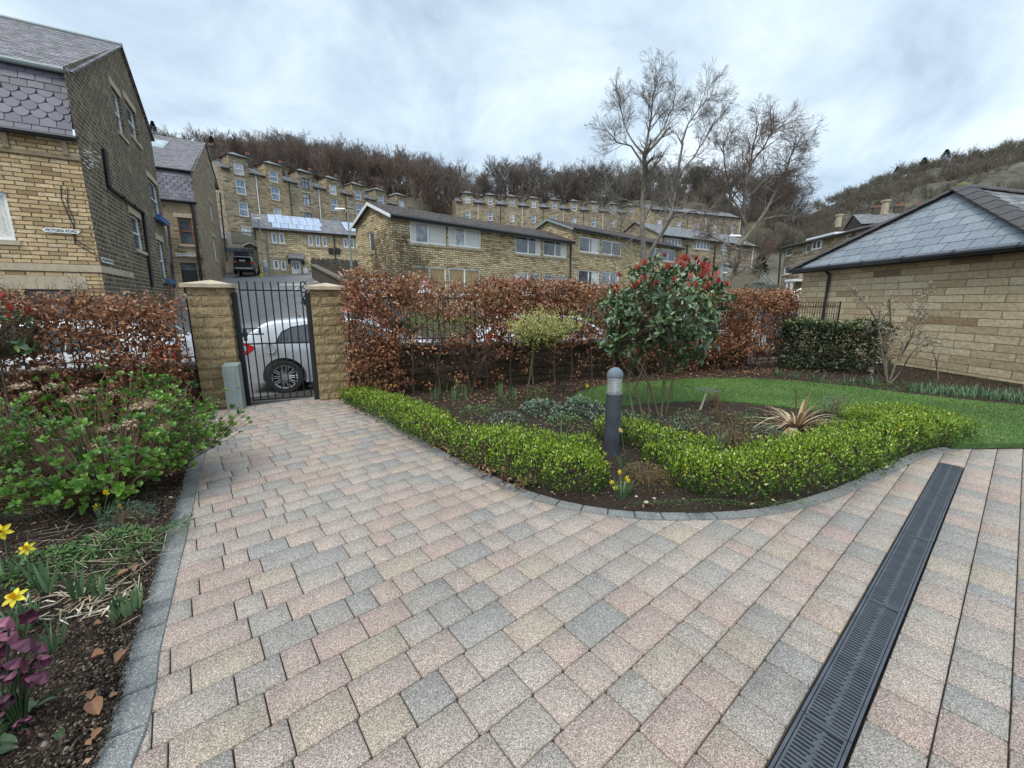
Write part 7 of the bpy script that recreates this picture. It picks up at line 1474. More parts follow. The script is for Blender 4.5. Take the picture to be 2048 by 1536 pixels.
# ---------------------------------------------------------------- photinias
M['phot'] = leaf_mat('glossy_photinia_leaves', [(0, (.045, .08, .035)), (.5, (.08, .14, .055)), (.85, (.13, .20, .07)), (1, (.22, .30, .07))], rough=.33, trans=.12, spec=.7, coat=.3); M['phot_red'] = leaf_mat('red_photinia_shoots', [(0, (.26, .03, .028)), (.5, (.42, .05, .035)), (1, (.52, .15, .10))], rough=.35, trans=.35)
def photinia(name, label, base, crown_c, rad, stems, nleaf, nred, seed, redz=.35, leafl=(.065, .11), extra=()):
    rg = np.random.default_rng(seed); q = thing(name, label, 'shrub', base); out = []; ends = []
    for pts, r0, r1 in stems: pts = np.array(pts, float); out.append((pts, np.linspace(r0, r1, len(pts)), 3)); ends.append(pts[-1])
    cc = np.array(crown_c); R = np.array(rad)
    for e in ends:
        for k in range(int(90 / max(len(ends), 1)) + 5):
            d = rdir(rg, 1)[0]; d[2] = abs(d[2]) * .8; tgt = cc + d * R * rg.uniform(.6, .95); mid = (e + tgt) / 2 + rg.normal(0, .06, 3) - np.array([0, 0, .05]); out.append((np.array([e, (e + mid) / 2 + rg.normal(0, .02, 3), mid, tgt]), np.array([.008, .006, .0045, .003]), 1))
    branch_mesh('stems', out, M['stem_green'], q, 8, .007)
    nr = int(nleaf / 7); d = rdir(rg, nr); rr = rg.uniform(.35, 1.0, nr) ** .45; ro = cc + d * R * rr[:, None] * (1 + .10 * np.sin(d[:, :1] * 7 + d[:, 2:] * 5)); keep = (ro[:, 2] > cc[2] - R[2] * (.55 + .5 * rg.random(nr))) & (np.sin(d[:, 0] * 6 + d[:, 2] * 4) * np.sin(d[:, 1] * 5 + 2) + rg.random(nr) * 1.1 > -.05); ro, d = ro[keep], d[keep]; nr = len(ro)
    for (ec, er, en) in extra: de = rdir(rg, en); ro = np.concatenate([ro, np.array(ec) + de * er * rg.uniform(.3, 1, (en, 1))]); d = np.concatenate([d, de]); nr += en
    c = np.repeat(ro, 7, 0); dn = np.repeat(nrm(d + np.array([0, 0, .7])), 7, 0); n = len(c); rad_ = rdir(rg, n); A = rad_ * 1.0 + dn * .35 + np.array([0, 0, -.12]); Nn = dn + rdir(rg, n) * .35; L_ = rg.uniform(*leafl, n); leaves('leaves', c + rdir(rg, n) * .012, A, Nn, L_, L_ * .42, M['phot'], q, tpl=LEAFM, rnd=np.clip(np.repeat(rg.random(nr), 7) * .6 + rg.random(n) * .4, 0, 1))
    d = rdir(rg, nred * 5); d[:, 2] = np.abs(d[:, 2]); d = nrm(d); d = d[(d[:, 2] > redz) | (rg.random(len(d)) < .12)][:nred]; ro = cc + d * R * rg.uniform(.92, 1.06, (len(d), 1)); ro = ro[(rg.random(len(ro)) < .35) | ((ro[:, 0] - cc[0]) / R[0] > -.05)]; nr = len(ro); c = np.repeat(ro, 7, 0); n = len(c); A = np.array([0, 0, 1.0]) + rdir(rg, n) * .55; L_ = rg.uniform(.055, .10, n); leaves('red_leaves', c, A, rdir(rg, n), L_, L_ * .28, M['phot_red'], q, tpl=LEAFM, rg=rg)
    return q
Yp = 5.5
def dp_(x, y, dY=0.0): return D(x, y, Yp + dY)
stems = [([G(1268, 838), dp_(1262, 800), dp_(1255, 770, .05), dp_(1262, 740, .1), dp_(1278, 712, .1), dp_(1292, 680, .05)], .020, .010), ([G(1286, 838), dp_(1278, 800), dp_(1270, 778), dp_(1282, 745), dp_(1295, 705)], .019, .010), ([G(1300, 836), dp_(1296, 800), dp_(1297, 760), dp_(1285, 735), dp_(1262, 700), dp_(1240, 672)], .016, .009), ([G(1318, 836), dp_(1308, 800), dp_(1299, 768), dp_(1270, 730), dp_(1245, 706), dp_(1225, 680)], .018, .009),
         ([G(1322, 836), dp_(1326, 790), dp_(1330, 740), dp_(1333, 690), dp_(1330, 650)], .019, .012), ([G(1330, 834), dp_(1342, 780), dp_(1350, 730), dp_(1358, 680), dp_(1362, 650)], .016, .009), ([dp_(1232, 690), dp_(1238, 715), dp_(1252, 738), dp_(1265, 748)][::-1], .010, .006), ([dp_(1296, 760), dp_(1315, 745), dp_(1327, 735)], .008, .006)]
photinia('photinia', 'multi stemmed photinia with dark glossy leaves and red shoots beside the lawn', G(1300, 838), dp_(1328, 614), (.76, .66, .60), stems, 3100, 95, 71, leafl=(.065, .115), extra=[(dp_(1232, 672), .24, 26), (dp_(1262, 700, .1), .2, 16), (dp_(1395, 690), .24, 24), (dp_(1350, 715), .2, 14), (dp_(1225, 620), .25, 24)])
pb_ = (-5.75, 4.55, 0)
photinia('photinia', 'edge of a photinia bush with pinkish young leaves at the far left', pb_, (-5.75, 4.55, 1.22), (.42, .4, .42), [([pb_, (-5.75, 4.55, .5), (-5.72, 4.55, .95)], .015, .01)], 420, 14, 72, redz=-.2)

# ---------------------------------------------------------------- small yellow flowering tree
M['cory'] = leaf_mat('pale_yellow_catkins', [(0, (.28, .27, .07)), (.4, (.48, .48, .13)), (.8, (.62, .62, .22)), (1, (.74, .72, .38))], rough=.7, trans=.3)
rg = np.random.default_rng(81); b0 = G(1053, 806); Yc = b0[1]; q = thing('flowering_tree', 'small slender tree with a flat crown of pale yellow catkins before the hedge', 'tree', b0); cc = np.array(D(1090, 662, Yc)); R = np.array([.60, .45, .36]); out = []
tr_pts = np.array([b0, D(1057, 770, Yc), D(1062, 740, Yc), D(1064, 712, Yc), D(1066, 695, Yc)], float); out.append((tr_pts, np.linspace(.016, .011, 5), 3)); out.append((np.array([tr_pts[-1], D(1085, 690, Yc), D(1110, 685, Yc), D(1120, 688, Yc)]), np.linspace(.011, .006, 4), 2)); tips = []
for k in range(210):
    e = tr_pts[-1] if rg.random() < .65 else np.array(D(1105, 686, Yc)); d = rdir(rg, 1)[0]; d[2] = d[2] * .6 + .35; tgt = cc + d * R * rg.uniform(.55, 1); mid = (e + tgt) / 2 + rg.normal(0, .05, 3); out.append((np.array([e, (e + mid) / 2, mid, tgt]), np.array([.005, .0035, .0025, .0018]), 1))
    for s_ in (.45, .65, .85, 1.0):
        bp_ = mid + (tgt - mid) * (s_ * 2 - 1) if s_ > .5 else e + (mid - e) * s_ * 2; tw = bp_ + rdir(rg, 1)[0] * .09; out.append((np.array([bp_, (bp_ + tw) / 2, tw]), np.array([.0022, .0018, .0014]), 0)); tips += [bp_, tw, (bp_ + tw) / 2]
branch_mesh('branches', out, M['stem_green'], q, 7, .008); tips = np.array(tips); tips = tips[(rg.random(len(tips)) < np.clip(1.25 - .55 * (tips[:, 0] - cc[0]) / R[0] + .5 * (tips[:, 2] - cc[2]) / R[2], .1, 1))]; c = np.repeat(tips, 5, 0); n = len(c); L_ = rg.uniform(.012, .026, n); leaves('catkins', c + rg.normal(0, .012, (n, 3)), rdir(rg, n) + np.array([0, 0, -.3]), rdir(rg, n), L_, L_ * .7, M['cory'], q, rg=rg)

# ---------------------------------------------------------------- phormium
M['phorm'] = leaf_mat('bronze_striped_leaves', [(0, (.15, .065, .035)), (.3, (.28, .15, .075)), (.6, (.42, .31, .17)), (1, (.62, .52, .34))], rough=.5, trans=.15)
rg = np.random.default_rng(91); b0 = np.array(G(1592, 858)); q = thing('phormium', 'spiky bronze and cream striped phormium beside the lawn', 'plant', b0); n = 95; a = rg.uniform(0, 2 * math.pi, n); el = rg.uniform(.25, 1.1, n); Dv = np.stack([np.cos(a) * np.cos(el), np.sin(a) * np.cos(el), np.sin(el)], 1); P = b0 + np.stack([np.cos(a) * .07, np.sin(a) * .07, 0 * a], 1) * rg.random((n, 1))
blades('leaves', P, Dv, rg.uniform(.40, .78, n), rg.uniform(.018, .038, n), rg.uniform(.3, 1.0, n), M['phorm'], q, k=7, rg=rg)
blades('upright_leaf', np.array([b0, b0 + (.02, 0, 0)]), np.array([[-.12, 0, 1.0], [.25, .1, 1.0]]), np.array([.72, .6]), .03, .05, M['phorm'], q, k=6, rnd=np.array([.25, .3]))

# ---------------------------------------------------------------- evergreen hedge and bare magnolia by the garage
M['vib'] = leaf_mat('dark_evergreen_leaves', [(0, (.014, .026, .010)), (.4, (.03, .052, .016)), (.78, (.075, .11, .035)), (.94, (.20, .24, .08)), (1, (.36, .30, .06))], rough=.4, trans=.12, spec=.6)
rg = np.random.default_rng(101); v0, v1 = np.array([6.25, 9.45, 0]), np.array([8.0, 8.75, 0]); q = thing('evergreen_hedge', 'dark evergreen clipped hedge between the railing and the garage wall', 'hedge', tuple((v0 + v1) / 2)); n = 9500; u = rg.random(n); s = rg.uniform(-1, 1, n); z = rg.uniform(.1, 1, n); f = rg.integers(0, 3, n); s = np.where(f == 0, -1 + np.abs(rg.normal(0, .12, n)), s); z = np.where(f == 1, 1 - np.abs(rg.normal(0, .06, n)), z); s = np.clip(s, -1.05, 1.05)
ax = nrm((v1 - v0)[None])[0]; nx = np.array([ax[1], -ax[0], 0]); hT = 1.12 + .05 * np.sin(u * 9) - .25 * np.clip(u - .8, 0, 1) * 2; wid = .45 * (1 - .25 * (z > .9)) * (1 - .35 * np.clip(.5 - z, 0, 1)); P = v0 + (v1 - v0) * u[:, None] - nx * (s * wid)[:, None] * -1 + np.array([0, 0, 1.0]) * (z * hT)[:, None]; P += rg.normal(0, .035, (n, 3))
Nn = nx * np.sign(s)[:, None] * (1 - z)[:, None] * 1.0 + np.array([0, 0, 1.0]) * z[:, None]; L_ = rg.uniform(.045, .085, n); leaves('foliage', P, rdir(rg, n) + Nn * .4, Nn + rdir(rg, n) * .6, L_, L_ * .5, M['vib'], q, tpl=LEAF7, rnd=np.clip(rg.beta(1.6, 2.2, n) + .22 * (z > .93), 0, 1)); out = []
for k in range(40): u_ = rg.random(); grow(rg, out, v0 + (v1 - v0) * u_, np.array([rg.normal(0, .2), rg.normal(0, .2), 1.0]), .55, .012, 2, dict(wob=.15, up=.05, rmin=.003, kids=[0, 3, 4], t0=.3, ratio=.6, ang=35))
branch_mesh('stems', out, M['twig'], q, 5, .01)
def bare_shrub(name, label, cat, limbs, Yb, seed, bark, kid, o, buds=None, budn=0, group=None, spread=.25, budsz=.03):
    rg = np.random.default_rng(seed); b = G(*limbs[0][0][0]) if limbs[0][3] is None else limbs[0][3]; q = thing(name, label, cat, b, 0, group); out = []
    for px_, r0, r1, bs, nk, kl_, lv in limbs:
        pts = np.array([D(x, y, Yb + (0 if i == 0 else rg.normal(0, spread) * min(i, 3) / 3)) for i, (x, y) in enumerate(px_)])
        if bs is not None: pts[0] = bs
        # resample smoothly
        m = 10; s = np.linspace(0, len(pts) - 1, m); pr = np.stack([np.interp(s, range(len(pts)), pts[:, k]) for k in range(3)], 1) + rg.normal(0, .012 * r0 * 20, (m, 3)) * np.array([1, 1, .4]) * (np.arange(m) > 0)[:, None]; out.append((pr, np.linspace(r0, r1, m), 4))
        for k in range(nk):
            f = rg.uniform(.25, 1) * (m - 1); i = min(int(f), m - 2); p = pr[i] + (pr[i + 1] - pr[i]) * (f - i); dd = pr[i + 1] - pr[i]; dd /= np.linalg.norm(dd); pe = np.cross(dd, rg.normal(size=3)); pe /= np.linalg.norm(pe); a = math.radians(rg.uniform(22, 62)); d = dd * math.cos(a) + pe * math.sin(a); grow(rg, out, p, d, kl_ * rg.uniform(.55, 1.15) * (1.15 - .5 * f / (m - 1)), max(r1 * .8, np.interp(f, range(m), np.linspace(r0, r1, m)) * .45), lv, o)
    branch_mesh('trunk', [t for t in out if t[2] >= 3], M[bark], q, 10, .0); branch_mesh('crown', [t for t in out if t[2] < 3], M[kid], q, 6, o.get('thr', .012))
    if budn:
        tp = np.array([t[0][-1] for t in out if t[2] <= 0]); tp = tp[rg.permutation(len(tp))[:budn]]; c = np.repeat(tp, 3, 0); n = len(c); leaves('buds', c, np.array([0, 0, .6]) + rdir(rg, n), rdir(rg, n), budsz, budsz * .6, M[buds], q, rg=rg)
    return q, out
M['bud'] = leaf_mat('cream_buds', [(0, (.35, .27, .18)), (.6, (.52, .43, .33)), (1, (.70, .64, .56))], rough=.7); M['budred'] = leaf_mat('reddish_catkins', [(0, (.10, .05, .04)), (1, (.22, .11, .08))], rough=.8)
mgb = G(1775, 772); o1 = dict(wob=.16, up=.06, rmin=.0035, kids=[0, 4, 4, 4], t0=.2, ratio=.58, ang=38, thr=.02)
bare_shrub('magnolia', 'leafless magnolia with cream buds in front of the garage wall', 'shrub', [([(1775, 770), (1768, 735), (1762, 690), (1758, 655), (1745, 625), (1720, 595)], .022, .008, mgb, 12, .38, 2), ([(1775, 768), (1790, 730), (1810, 700), (1828, 665), (1835, 630), (1850, 590)], .020, .008, mgb, 14, .40, 2), ([(1775, 765), (1772, 720), (1775, 680), (1782, 640), (1778, 600)], .018, .008, mgb, 10, .36, 2), ([(1783, 768), (1800, 745), (1822, 706), (1845, 690), (1870, 670)], .014, .006, mgb, 6, .34, 2), ([(1772, 768), (1755, 742), (1735, 715), (1715, 700)], .010, .005, mgb, 4, .3, 2)], mgb[1], 111, 'bark', 'bark', o1, 'bud', 330)
sb_ = G(1872, 772); bare_shrub('bare_sapling', 'thin crooked leafless sapling against the garage wall', 'shrub', [([(1860, 765), (1876, 750), (1873, 730), (1870, 712), (1862, 700)], .012, .005, sb_, 3, .15, 1), ([(1870, 765), (1875, 740), (1873, 722), (1882, 702), (1893, 692)], .009, .005, sb_, 3, .15, 1)], sb_[1], 112, 'bark', 'bark', dict(wob=.2, up=.02, rmin=.003, kids=[0, 3], t0=.3, ratio=.5, ang=45), spread=.05)
rb = G(1008 - 65, 790); bare_shrub('bare_shrub', 'reddish leafless twiggy shrub under the beech hedge', 'shrub', [([(940, 790), (938, 760), (930, 735), (915, 710)], .010, .005, rb, 16, .40, 2), ([(942, 790), (950, 755), (962, 730), (975, 708)], .010, .005, rb, 16, .40, 2), ([(940, 790), (920, 770), (895, 755), (870, 748)], .008, .004, rb, 12, .3, 2)], rb[1], 113, 'twig', 'twig', dict(wob=.15, up=.03, rmin=.0025, kids=[0, 5, 5], t0=.15, ratio=.6, ang=35), spread=.15)

# ---------------------------------------------------------------- the two big bare trees
ob_ = dict(wob=.085, up=.045, rmin=.0036, kids=[0, 4, 4, 5], t0=.2, ratio=.66, ang=34, rr=.55, thr=.02)
YA = 18.0; bA = D(1290, 560, YA); bA = (bA[0], bA[1], bA[2] - .8)
bare_shrub('bare_tree', 'tall pale leafless tree with two main stems in front of the flats', 'tree', [([(1290, 575), (1288, 495), (1287, 440), (1287, 387), (1289, 305)], .125, .075, bA, 6, 1.7, 3), ([(1289, 305), (1297, 270), (1303, 225), (1308, 180), (1312, 150)], .06, .010, None, 26, 1.0, 3), ([(1289, 310), (1270, 290), (1250, 255), (1240, 215), (1235, 185)], .042, .010, None, 18, 1.0, 3), ([(1288, 330), (1262, 292), (1235, 285), (1215, 262)], .04, .012, None, 11, 1.1, 3),
    ([(1292, 300), (1325, 260), (1345, 215), (1352, 180)], .038, .010, None, 16, 1.0, 3), ([(1291, 520), (1315, 481), (1344, 436), (1348, 387), (1358, 342), (1364, 285)], .085, .04, None, 12, 1.4, 3), ([(1364, 285), (1375, 250), (1400, 215), (1425, 190)], .038, .012, None, 16, 1.15, 3), ([(1356, 350), (1390, 310), (1415, 270), (1432, 235)], .038, .012, None, 16, 1.15, 3), ([(1346, 400), (1320, 360), (1300, 335)], .03, .012, None, 8, 1.2, 3), ([(1344, 436), (1390, 420), (1430, 425)], .04, .015, None, 8, 1.3, 3), ([(1289, 420), (1255, 400), (1225, 395)], .035, .012, None, 8, 1.3, 3), ([(1287, 470), (1262, 478), (1240, 500)], .03, .01, None, 6, 1.2, 3)], YA, 121, 'bark_pale', 'bark_pale', ob_, spread=.7)
ob2 = dict(wob=.10, up=-.012, rmin=.0036, kids=[0, 5, 5, 5], t0=.15, ratio=.64, ang=35, rr=.5, thr=.02)
YB = 19.5; bB = D(1450, 580, YB); bB = (bB[0], bB[1], bB[2] - 1)
bare_shrub('birch_tree', 'leafless birch with mottled leaning trunk and fine drooping red brown twigs', 'tree', [([(1448, 585), (1452, 560), (1465, 539), (1470, 517), (1477, 492)], .20, .13, bB, 2, 1.2, 2), ([(1477, 492), (1487, 470), (1491, 387), (1504, 305), (1518, 245)], .10, .015, None, 28, 1.5, 3), ([(1477, 492), (1520, 440), (1555, 380), (1580, 320), (1592, 280)], .075, .015, None, 28, 1.4, 3), ([(1490, 446), (1462, 390), (1450, 330), (1448, 280)], .05, .012, None, 20, 1.3, 3), ([(1500, 330), (1530, 290), (1548, 255)], .05, .02, None, 12, 1.4, 3), ([(1465, 539), (1480, 532), (1505, 537), (1530, 522)], .07, .03, None, 9, 1.1, 3), ([(1475, 500), (1440, 480), (1415, 470)], .05, .02, None, 8, 1.2, 3), ([(1520, 440), (1565, 430), (1600, 415)], .05, .02, None, 14, 1.3, 3), ([(1468, 535), (1455, 520), (1442, 505)], .04, .015, None, 6, 1.0, 3), ([(1491, 400), (1540, 350), (1590, 350)], .045, .015, None, 16, 1.3, 3)], YB, 122, 'bark_birch', 'twig_red', ob2, 'budred', 500, spread=.7, budsz=.035)

# ---------------------------------------------------------------- woods on the hillside
def far_tree(seed, h, spread, o):
    rg = np.random.default_rng(seed); out = []; n = 6; pts = np.array([(rg.normal(0, .15) * i * .5, rg.normal(0, .15) * i * .5, h * .55 * i / (n - 1)) for i in range(n)]); out.append((pts, np.linspace(.20, .12, n), 4))
    for k in range(o['n']):
        f = rg.uniform(.35, 1) * (n - 1); i = min(int(f), n - 2); p = pts[i] + (pts[i + 1] - pts[i]) * (f - i); a = rg.uniform(0, 2 * math.pi); e = rg.uniform(.85, 1.4); grow(rg, out, p, np.array([math.cos(a) * math.cos(e), math.sin(a) * math.cos(e), math.sin(e)]), h * spread * rg.uniform(.75, 1.1), .07, 3, o)
    return out
of = dict(wob=.09, up=.06, rmin=.017, kids=[0, 5, 5, 5], t0=.25, ratio=.58, ang=27, rr=.55, n=9, thr=.08)
protos = []
for i, (mt, sp, nn) in enumerate((('twig_red', .42, 10), ('twig_red', .38, 12), ('twig_red', .46, 9), ('twig_grey', .44, 11), ('twig_grey', .40, 12), ('twig_olive', .40, 12))):
    of['n'] = nn; rg = np.random.default_rng(200 + i); V, g = tubes([(p, r) for p, r, l in far_tree(200 + i, 10.0, sp, of)], 3)
    o = mesh_np('bare_tree', V, g, M[mt], None, local=True); protos.append(o)
used = [False] * len(protos); rgw = np.random.default_rng(300)
topx = [300, 430, 520, 600, 720, 830, 900, 938, 948, 965, 1000, 1060, 1130, 1180, 1220, 1280, 1400, 1480, 1560, 1620]; topy = [262, 274, 276, 270, 290, 312, 332, 352, 372, 345, 320, 322, 340, 322, 338, 322, 328, 318, 350, 398]
def put_tree(x, Y, kinds, label, group, hmin=8.5, hmax=16.5, jit=6, hh=None):
    p = D(x, 500, Y); zg = float(terr(np.array([p[0]]), np.array([p[1]]))[0]) - .4; ty = np.interp(x, topx, topy) + abs(rgw.normal(0, jit)); h = (zat(Y, ty) - zg) if hh is None else hh; h = min(max(h, hmin), hmax)
    k = int(rgw.choice(kinds)); o = protos[k] if not used[k] else protos[k].copy()
    if used[k]: C.objects.link(o)
    used[k] = True; s = h / 10.0; o.location = (p[0], p[1], zg); wx_ = 1.5 if x > 930 and Y > 112 else 1.25; o.scale = (s * wx_ * rgw.uniform(.85, 1.1), s * wx_ * rgw.uniform(.85, 1.1), s); o.rotation_euler = (0, 0, rgw.uniform(0, 6.28)); tag(o, label, 'tree', group)
for k in range(175):
    x = rgw.uniform(300, 925); put_tree(x, rgw.uniform(97 if x > 480 else 105, 140), [0, 0, 1, 2, 2, 3] if x < 870 else [3, 4, 2], 'leafless reddish brown beech in the hillside wood above the tall terrace', 'reddish bare trees of the hillside wood')
for k in range(75):
    x = rgw.uniform(945, 1620); put_tree(x, rgw.uniform(122, 150), [3, 4, 5, 5] if x > 1240 or 1080 < x < 1160 else [3, 4, 3, 2], 'leafless grey brown tree on the skyline behind the long dormered row', 'grey bare trees on the skyline behind the far row', hmin=7)
for x in (978, 1008, 1035, 1068, 1128, 1172, 1190, 1226): put_tree(x, 118, [3, 4], 'leafless grey brown tree on the skyline behind the long dormered row', 'grey bare trees on the skyline behind the far row', hmin=9, jit=1)
for k in range(26):
    x = rgw.uniform(1530, 1690); put_tree(x, rgw.uniform(62, 110), [0, 3, 5], 'small leafless tree on the slope between the mullioned house and the wooded hill', 'small bare trees on the slope left of the wooded hill', hmin=4, hmax=9, hh=rgw.uniform(5, 8))
M['conifer'] = leaf_mat('dark_conifer_needles', [(0, (.015, .03, .015)), (.6, (.03, .055, .025)), (1, (.05, .085, .03))], rough=.8, trans=0)
def conifer(x, y, Y, h, label, seed, mk='conifer', w_=.28):
    rg = np.random.default_rng(seed); p = np.array(D(x, y, Y)); q = thing('pine_tree', label, 'tree', tuple(p)); mb = MB(); mb.bar(tuple(p), tuple(p + (0, 0, h * .9)), h * .025, 6, h * .008); mb.build('trunk', M['bark'], q); n = 1500; f = rg.random(n) ** .8; a = rg.uniform(0, 6.28, n); r_ = h * w_ * (1.05 - f) * rg.uniform(.3, 1, n) ** .6 * (1 + .3 * np.sin(f * 31)); P = p + np.stack([r_ * np.cos(a), r_ * np.sin(a), h * (.18 + .82 * f)], 1); leaves('crown', P, np.stack([np.cos(a), np.sin(a), -.1 + 0 * a], 1) + rdir(rg, n) * .4, rdir(rg, n) + np.array([0, 0, 1.0]), h * .09, h * .045, M[mk], q, rg=rg)
conifer(308, 268, 100, 2.6, 'dark evergreen at the left end of the wood above the mansard roof', 401); conifer(425, 296, 108, 2.6, 'small dark evergreen above the left chimney of the tall row', 402)
for i, (x, y, h) in enumerate(((1793, 350, 4.5), (1846, 334, 5), (1890, 322, 6))): conifer(x, y, 250, h, ['wind bent dark pine lowest on the skyline of the right hill', 'dark green rounded pine on the skyline of the right hill', 'pointed dark pine highest on the skyline of the right hill'][i], 403 + i, w_=.42)
conifer(1518, 558, 41, 2.3, 'ivy covered evergreen beside the external stair', 408, w_=.3); conifer(850, 470, 70, 0.5, 'x', 1) if False else None

# wooded right hill: nobody could count these
rgw = np.random.default_rng(310); tV, tG = [], []
for i in range(4):
    out = []; 
    for k in range(11): a = rgw.uniform(0, 6.28); e = rgw.uniform(.5, 1.45); grow(rgw, out, (0, 0, .6), np.array([math.cos(a) * math.cos(e), math.sin(a) * math.cos(e), math.sin(e)]), rgw.uniform(3.2, 4.6), .10, 2, dict(wob=.14, up=.05, rmin=.045, kids=[0, 3, 5], t0=.3, ratio=.5, ang=36))
    V, g = tubes([(p[::2] if len(p) == 5 else p, r[::2] if len(p) == 5 else r) for p, r, l in out], 3); tV.append(V); tG.append(g[0])
def thicket(nm, col, cnt, lab_, x0, x1, y0, y1, s0, s1):
    Vs, Gs, b = [], [], 0
    for k in range(cnt):
        x = rgw.uniform(x0, x1); Y = rgw.uniform(y0, y1) + (22 if x > 900 else 0); p = D(x, 500, Y); zg = float(terr(np.array([p[0]]), np.array([p[1]]))[0]); v = rgw.integers(0, 4); a = rgw.uniform(0, 6.28); s = rgw.uniform(s0, s1); V = tV[v] * s; V = np.stack([V[:, 0] * math.cos(a) - V[:, 1] * math.sin(a) + p[0], V[:, 0] * math.sin(a) + V[:, 1] * math.cos(a) + p[1], V[:, 2] + zg - .5], 1); Vs.append(V); Gs.append(tG[v] + b); b += len(V)
    tag(mesh_np(nm, np.concatenate(Vs), [np.concatenate(Gs)], M[col], None), lab_, 'undergrowth', kind='stuff')
thicket('undergrowth', 'twig_red', 170, 'brown leafless undergrowth between the trunks of the hillside wood', 300, 930, 98, 140, .7, 1.15)
thicket('undergrowth', 'twig_grey', 200, 'grey brown leafless undergrowth below the skyline trees behind the far row', 940, 1640, 98, 130, .7, 1.2)
thicket('undergrowth', 'twig_olive', 260, 'olive brown leafless undergrowth on the slope behind the birch and the mullioned house', 1400, 1700, 62, 118, .5, .95)
for nm, col, cnt, lab_ in (('woodland', 'twig_olive', 620, 'distant leafless woodland covering the right hill'), ('woodland', 'twig_grey', 330, 'greyer patches of distant leafless woodland on the right hill')):
    Vs, Gs, b = [], [], 0
    for k in range(cnt):
        x = rgw.uniform(1600, 2330); Y = rgw.uniform(120, 275) if rgw.random() < .7 else rgw.uniform(225, 268); p = D(x, 500, Y); zg = float(terr(np.array([p[0]]), np.array([p[1]]))[0]); v = rgw.integers(0, 4); a = rgw.uniform(0, 6.28); s = rgw.uniform(.8, 1.5); V = tV[v] * s; V = np.stack([V[:, 0] * math.cos(a) - V[:, 1] * math.sin(a) + p[0], V[:, 0] * math.sin(a) + V[:, 1] * math.cos(a) + p[1], V[:, 2] * .95 + zg - .5], 1); Vs.append(V); Gs.append(tG[v] + b); b += len(V)
    tag(mesh_np(nm, np.concatenate(Vs), [np.concatenate(Gs)], M[col], None), lab_, 'woodland', kind='stuff')
# rough bank of grass and shrubs behind the road: bushes
# ================================================================== SMALL PLANTS
M['daff_leaf'] = leaf_mat('grey_green_bulb_leaves', [(0, (.045, .095, .04)), (.5, (.09, .17, .075)), (1, (.17, .26, .12))], rough=.5, trans=.25); M['petal'] = leaf_mat('yellow_petals', [(0, (.62, .50, .01)), (1, (.80, .68, .03))], rough=.5, trans=.3); M['trumpet'] = leaf_mat('deep_yellow_trumpet', [(0, (.70, .38, .01)), (1, (.78, .50, .02))], rough=.5, trans=.2)
M['petal_pale'] = leaf_mat('pale_yellow_petals', [(0, (.66, .62, .20)), (1, (.78, .75, .35))], rough=.5, trans=.3); M['straw'] = leaf_mat('dead_straw', [(0, (.20, .15, .09)), (.6, (.40, .33, .22)), (1, (.60, .54, .42))], rough=.85, trans=.1)
def gz(p): return float(soilz(np.array([p[0]]), np.array([p[1]]))[0])
def clump(name, label, x, y, n, h, w_, spread, mt='daff_leaf', bend=(.05, .5), cat='plant', seed=0, group=None, lean=.22, k=5, z=None):
    rg = np.random.default_rng(seed + int(x)); b = np.array(G(x, y)); b[2] = gz(b) if z is None else z; q = thing(name, label, cat, tuple(b), 0, group); a = rg.uniform(0, 6.28, n); P = b + np.stack([np.cos(a), np.sin(a), 0 * a], 1) * (spread * rg.random((n, 1)) ** .5); Dv = np.stack([np.cos(a) * lean * rg.random(n) * 2, np.sin(a) * lean * rg.random(n) * 2, np.ones(n)], 1)
    blades('leaves', P, Dv, rg.uniform(.6, 1.05, n) * h, rg.uniform(.7, 1.2, n) * w_, rg.uniform(*bend, n), M[mt], q, k=k, rg=rg); return q
def flower(q, c, face, s, pm='petal', stem_from=None, star=False):
    s = s * .80
    c = np.array(c, float); f = np.array(face, float); f /= np.linalg.norm(f); u = np.cross(f, (0, 0, 1.0)); u /= np.linalg.norm(u) + 1e-9; v = np.cross(u, f)
    a = np.arange(6) * math.pi / 3 + .3; A = u * np.cos(a)[:, None] + v * np.sin(a)[:, None] + f * (.10 if star else -.12); Nn = np.tile(f, (6, 1)); fl = leaves('flower', np.tile(c, (6, 1)) + A * s * .08, A, Nn, s, s * .52, M[pm], q, tpl=LEAFH)
    mb = MB(); r0, r1, L_ = s * .20, s * .30, s * .55; ns = 10
    for k in range(ns):
        a0, a1 = 2 * math.pi * k / ns, 2 * math.pi * (k + 1) / ns; p = lambda r, aa, l: tuple(c + (u * math.cos(aa) + v * math.sin(aa)) * r + f * l); mb.poly([p(r0, a0, 0), p(r0, a1, 0), p(r1 * .85, a1, L_ * .8), p(r1 * .85, a0, L_ * .8)], sm=True); mb.poly([p(r1 * .85, a0, L_ * .8), p(r1 * .85, a1, L_ * .8), p(r1 * 1.15, a1, L_), p(r1 * 1.15, a0, L_)], sm=True)
    t = mb.build('trumpet', M['trumpet'], fl); at_ = t.data.attributes.new('rnd', 'FLOAT', 'FACE')
    if stem_from is not None:
        b = np.array(stem_from, float); m1_ = b * .55 + c * .45 + np.array([0, 0, .02]); m2 = c - f * s * .4 + np.array([0, 0, s * .3]); V, g = tubes([(np.array([b, m1_, m2 - (0, 0, s * .3), m2, c - f * .002]), np.array([.0035, .0032, .003, .0028, .003]))], 6); mesh_np('stem', V, g, M['daff_leaf'], q, [np.full(len(g[0]), .4)], smooth=True)
DG = 'daffodils in flower in the beds'
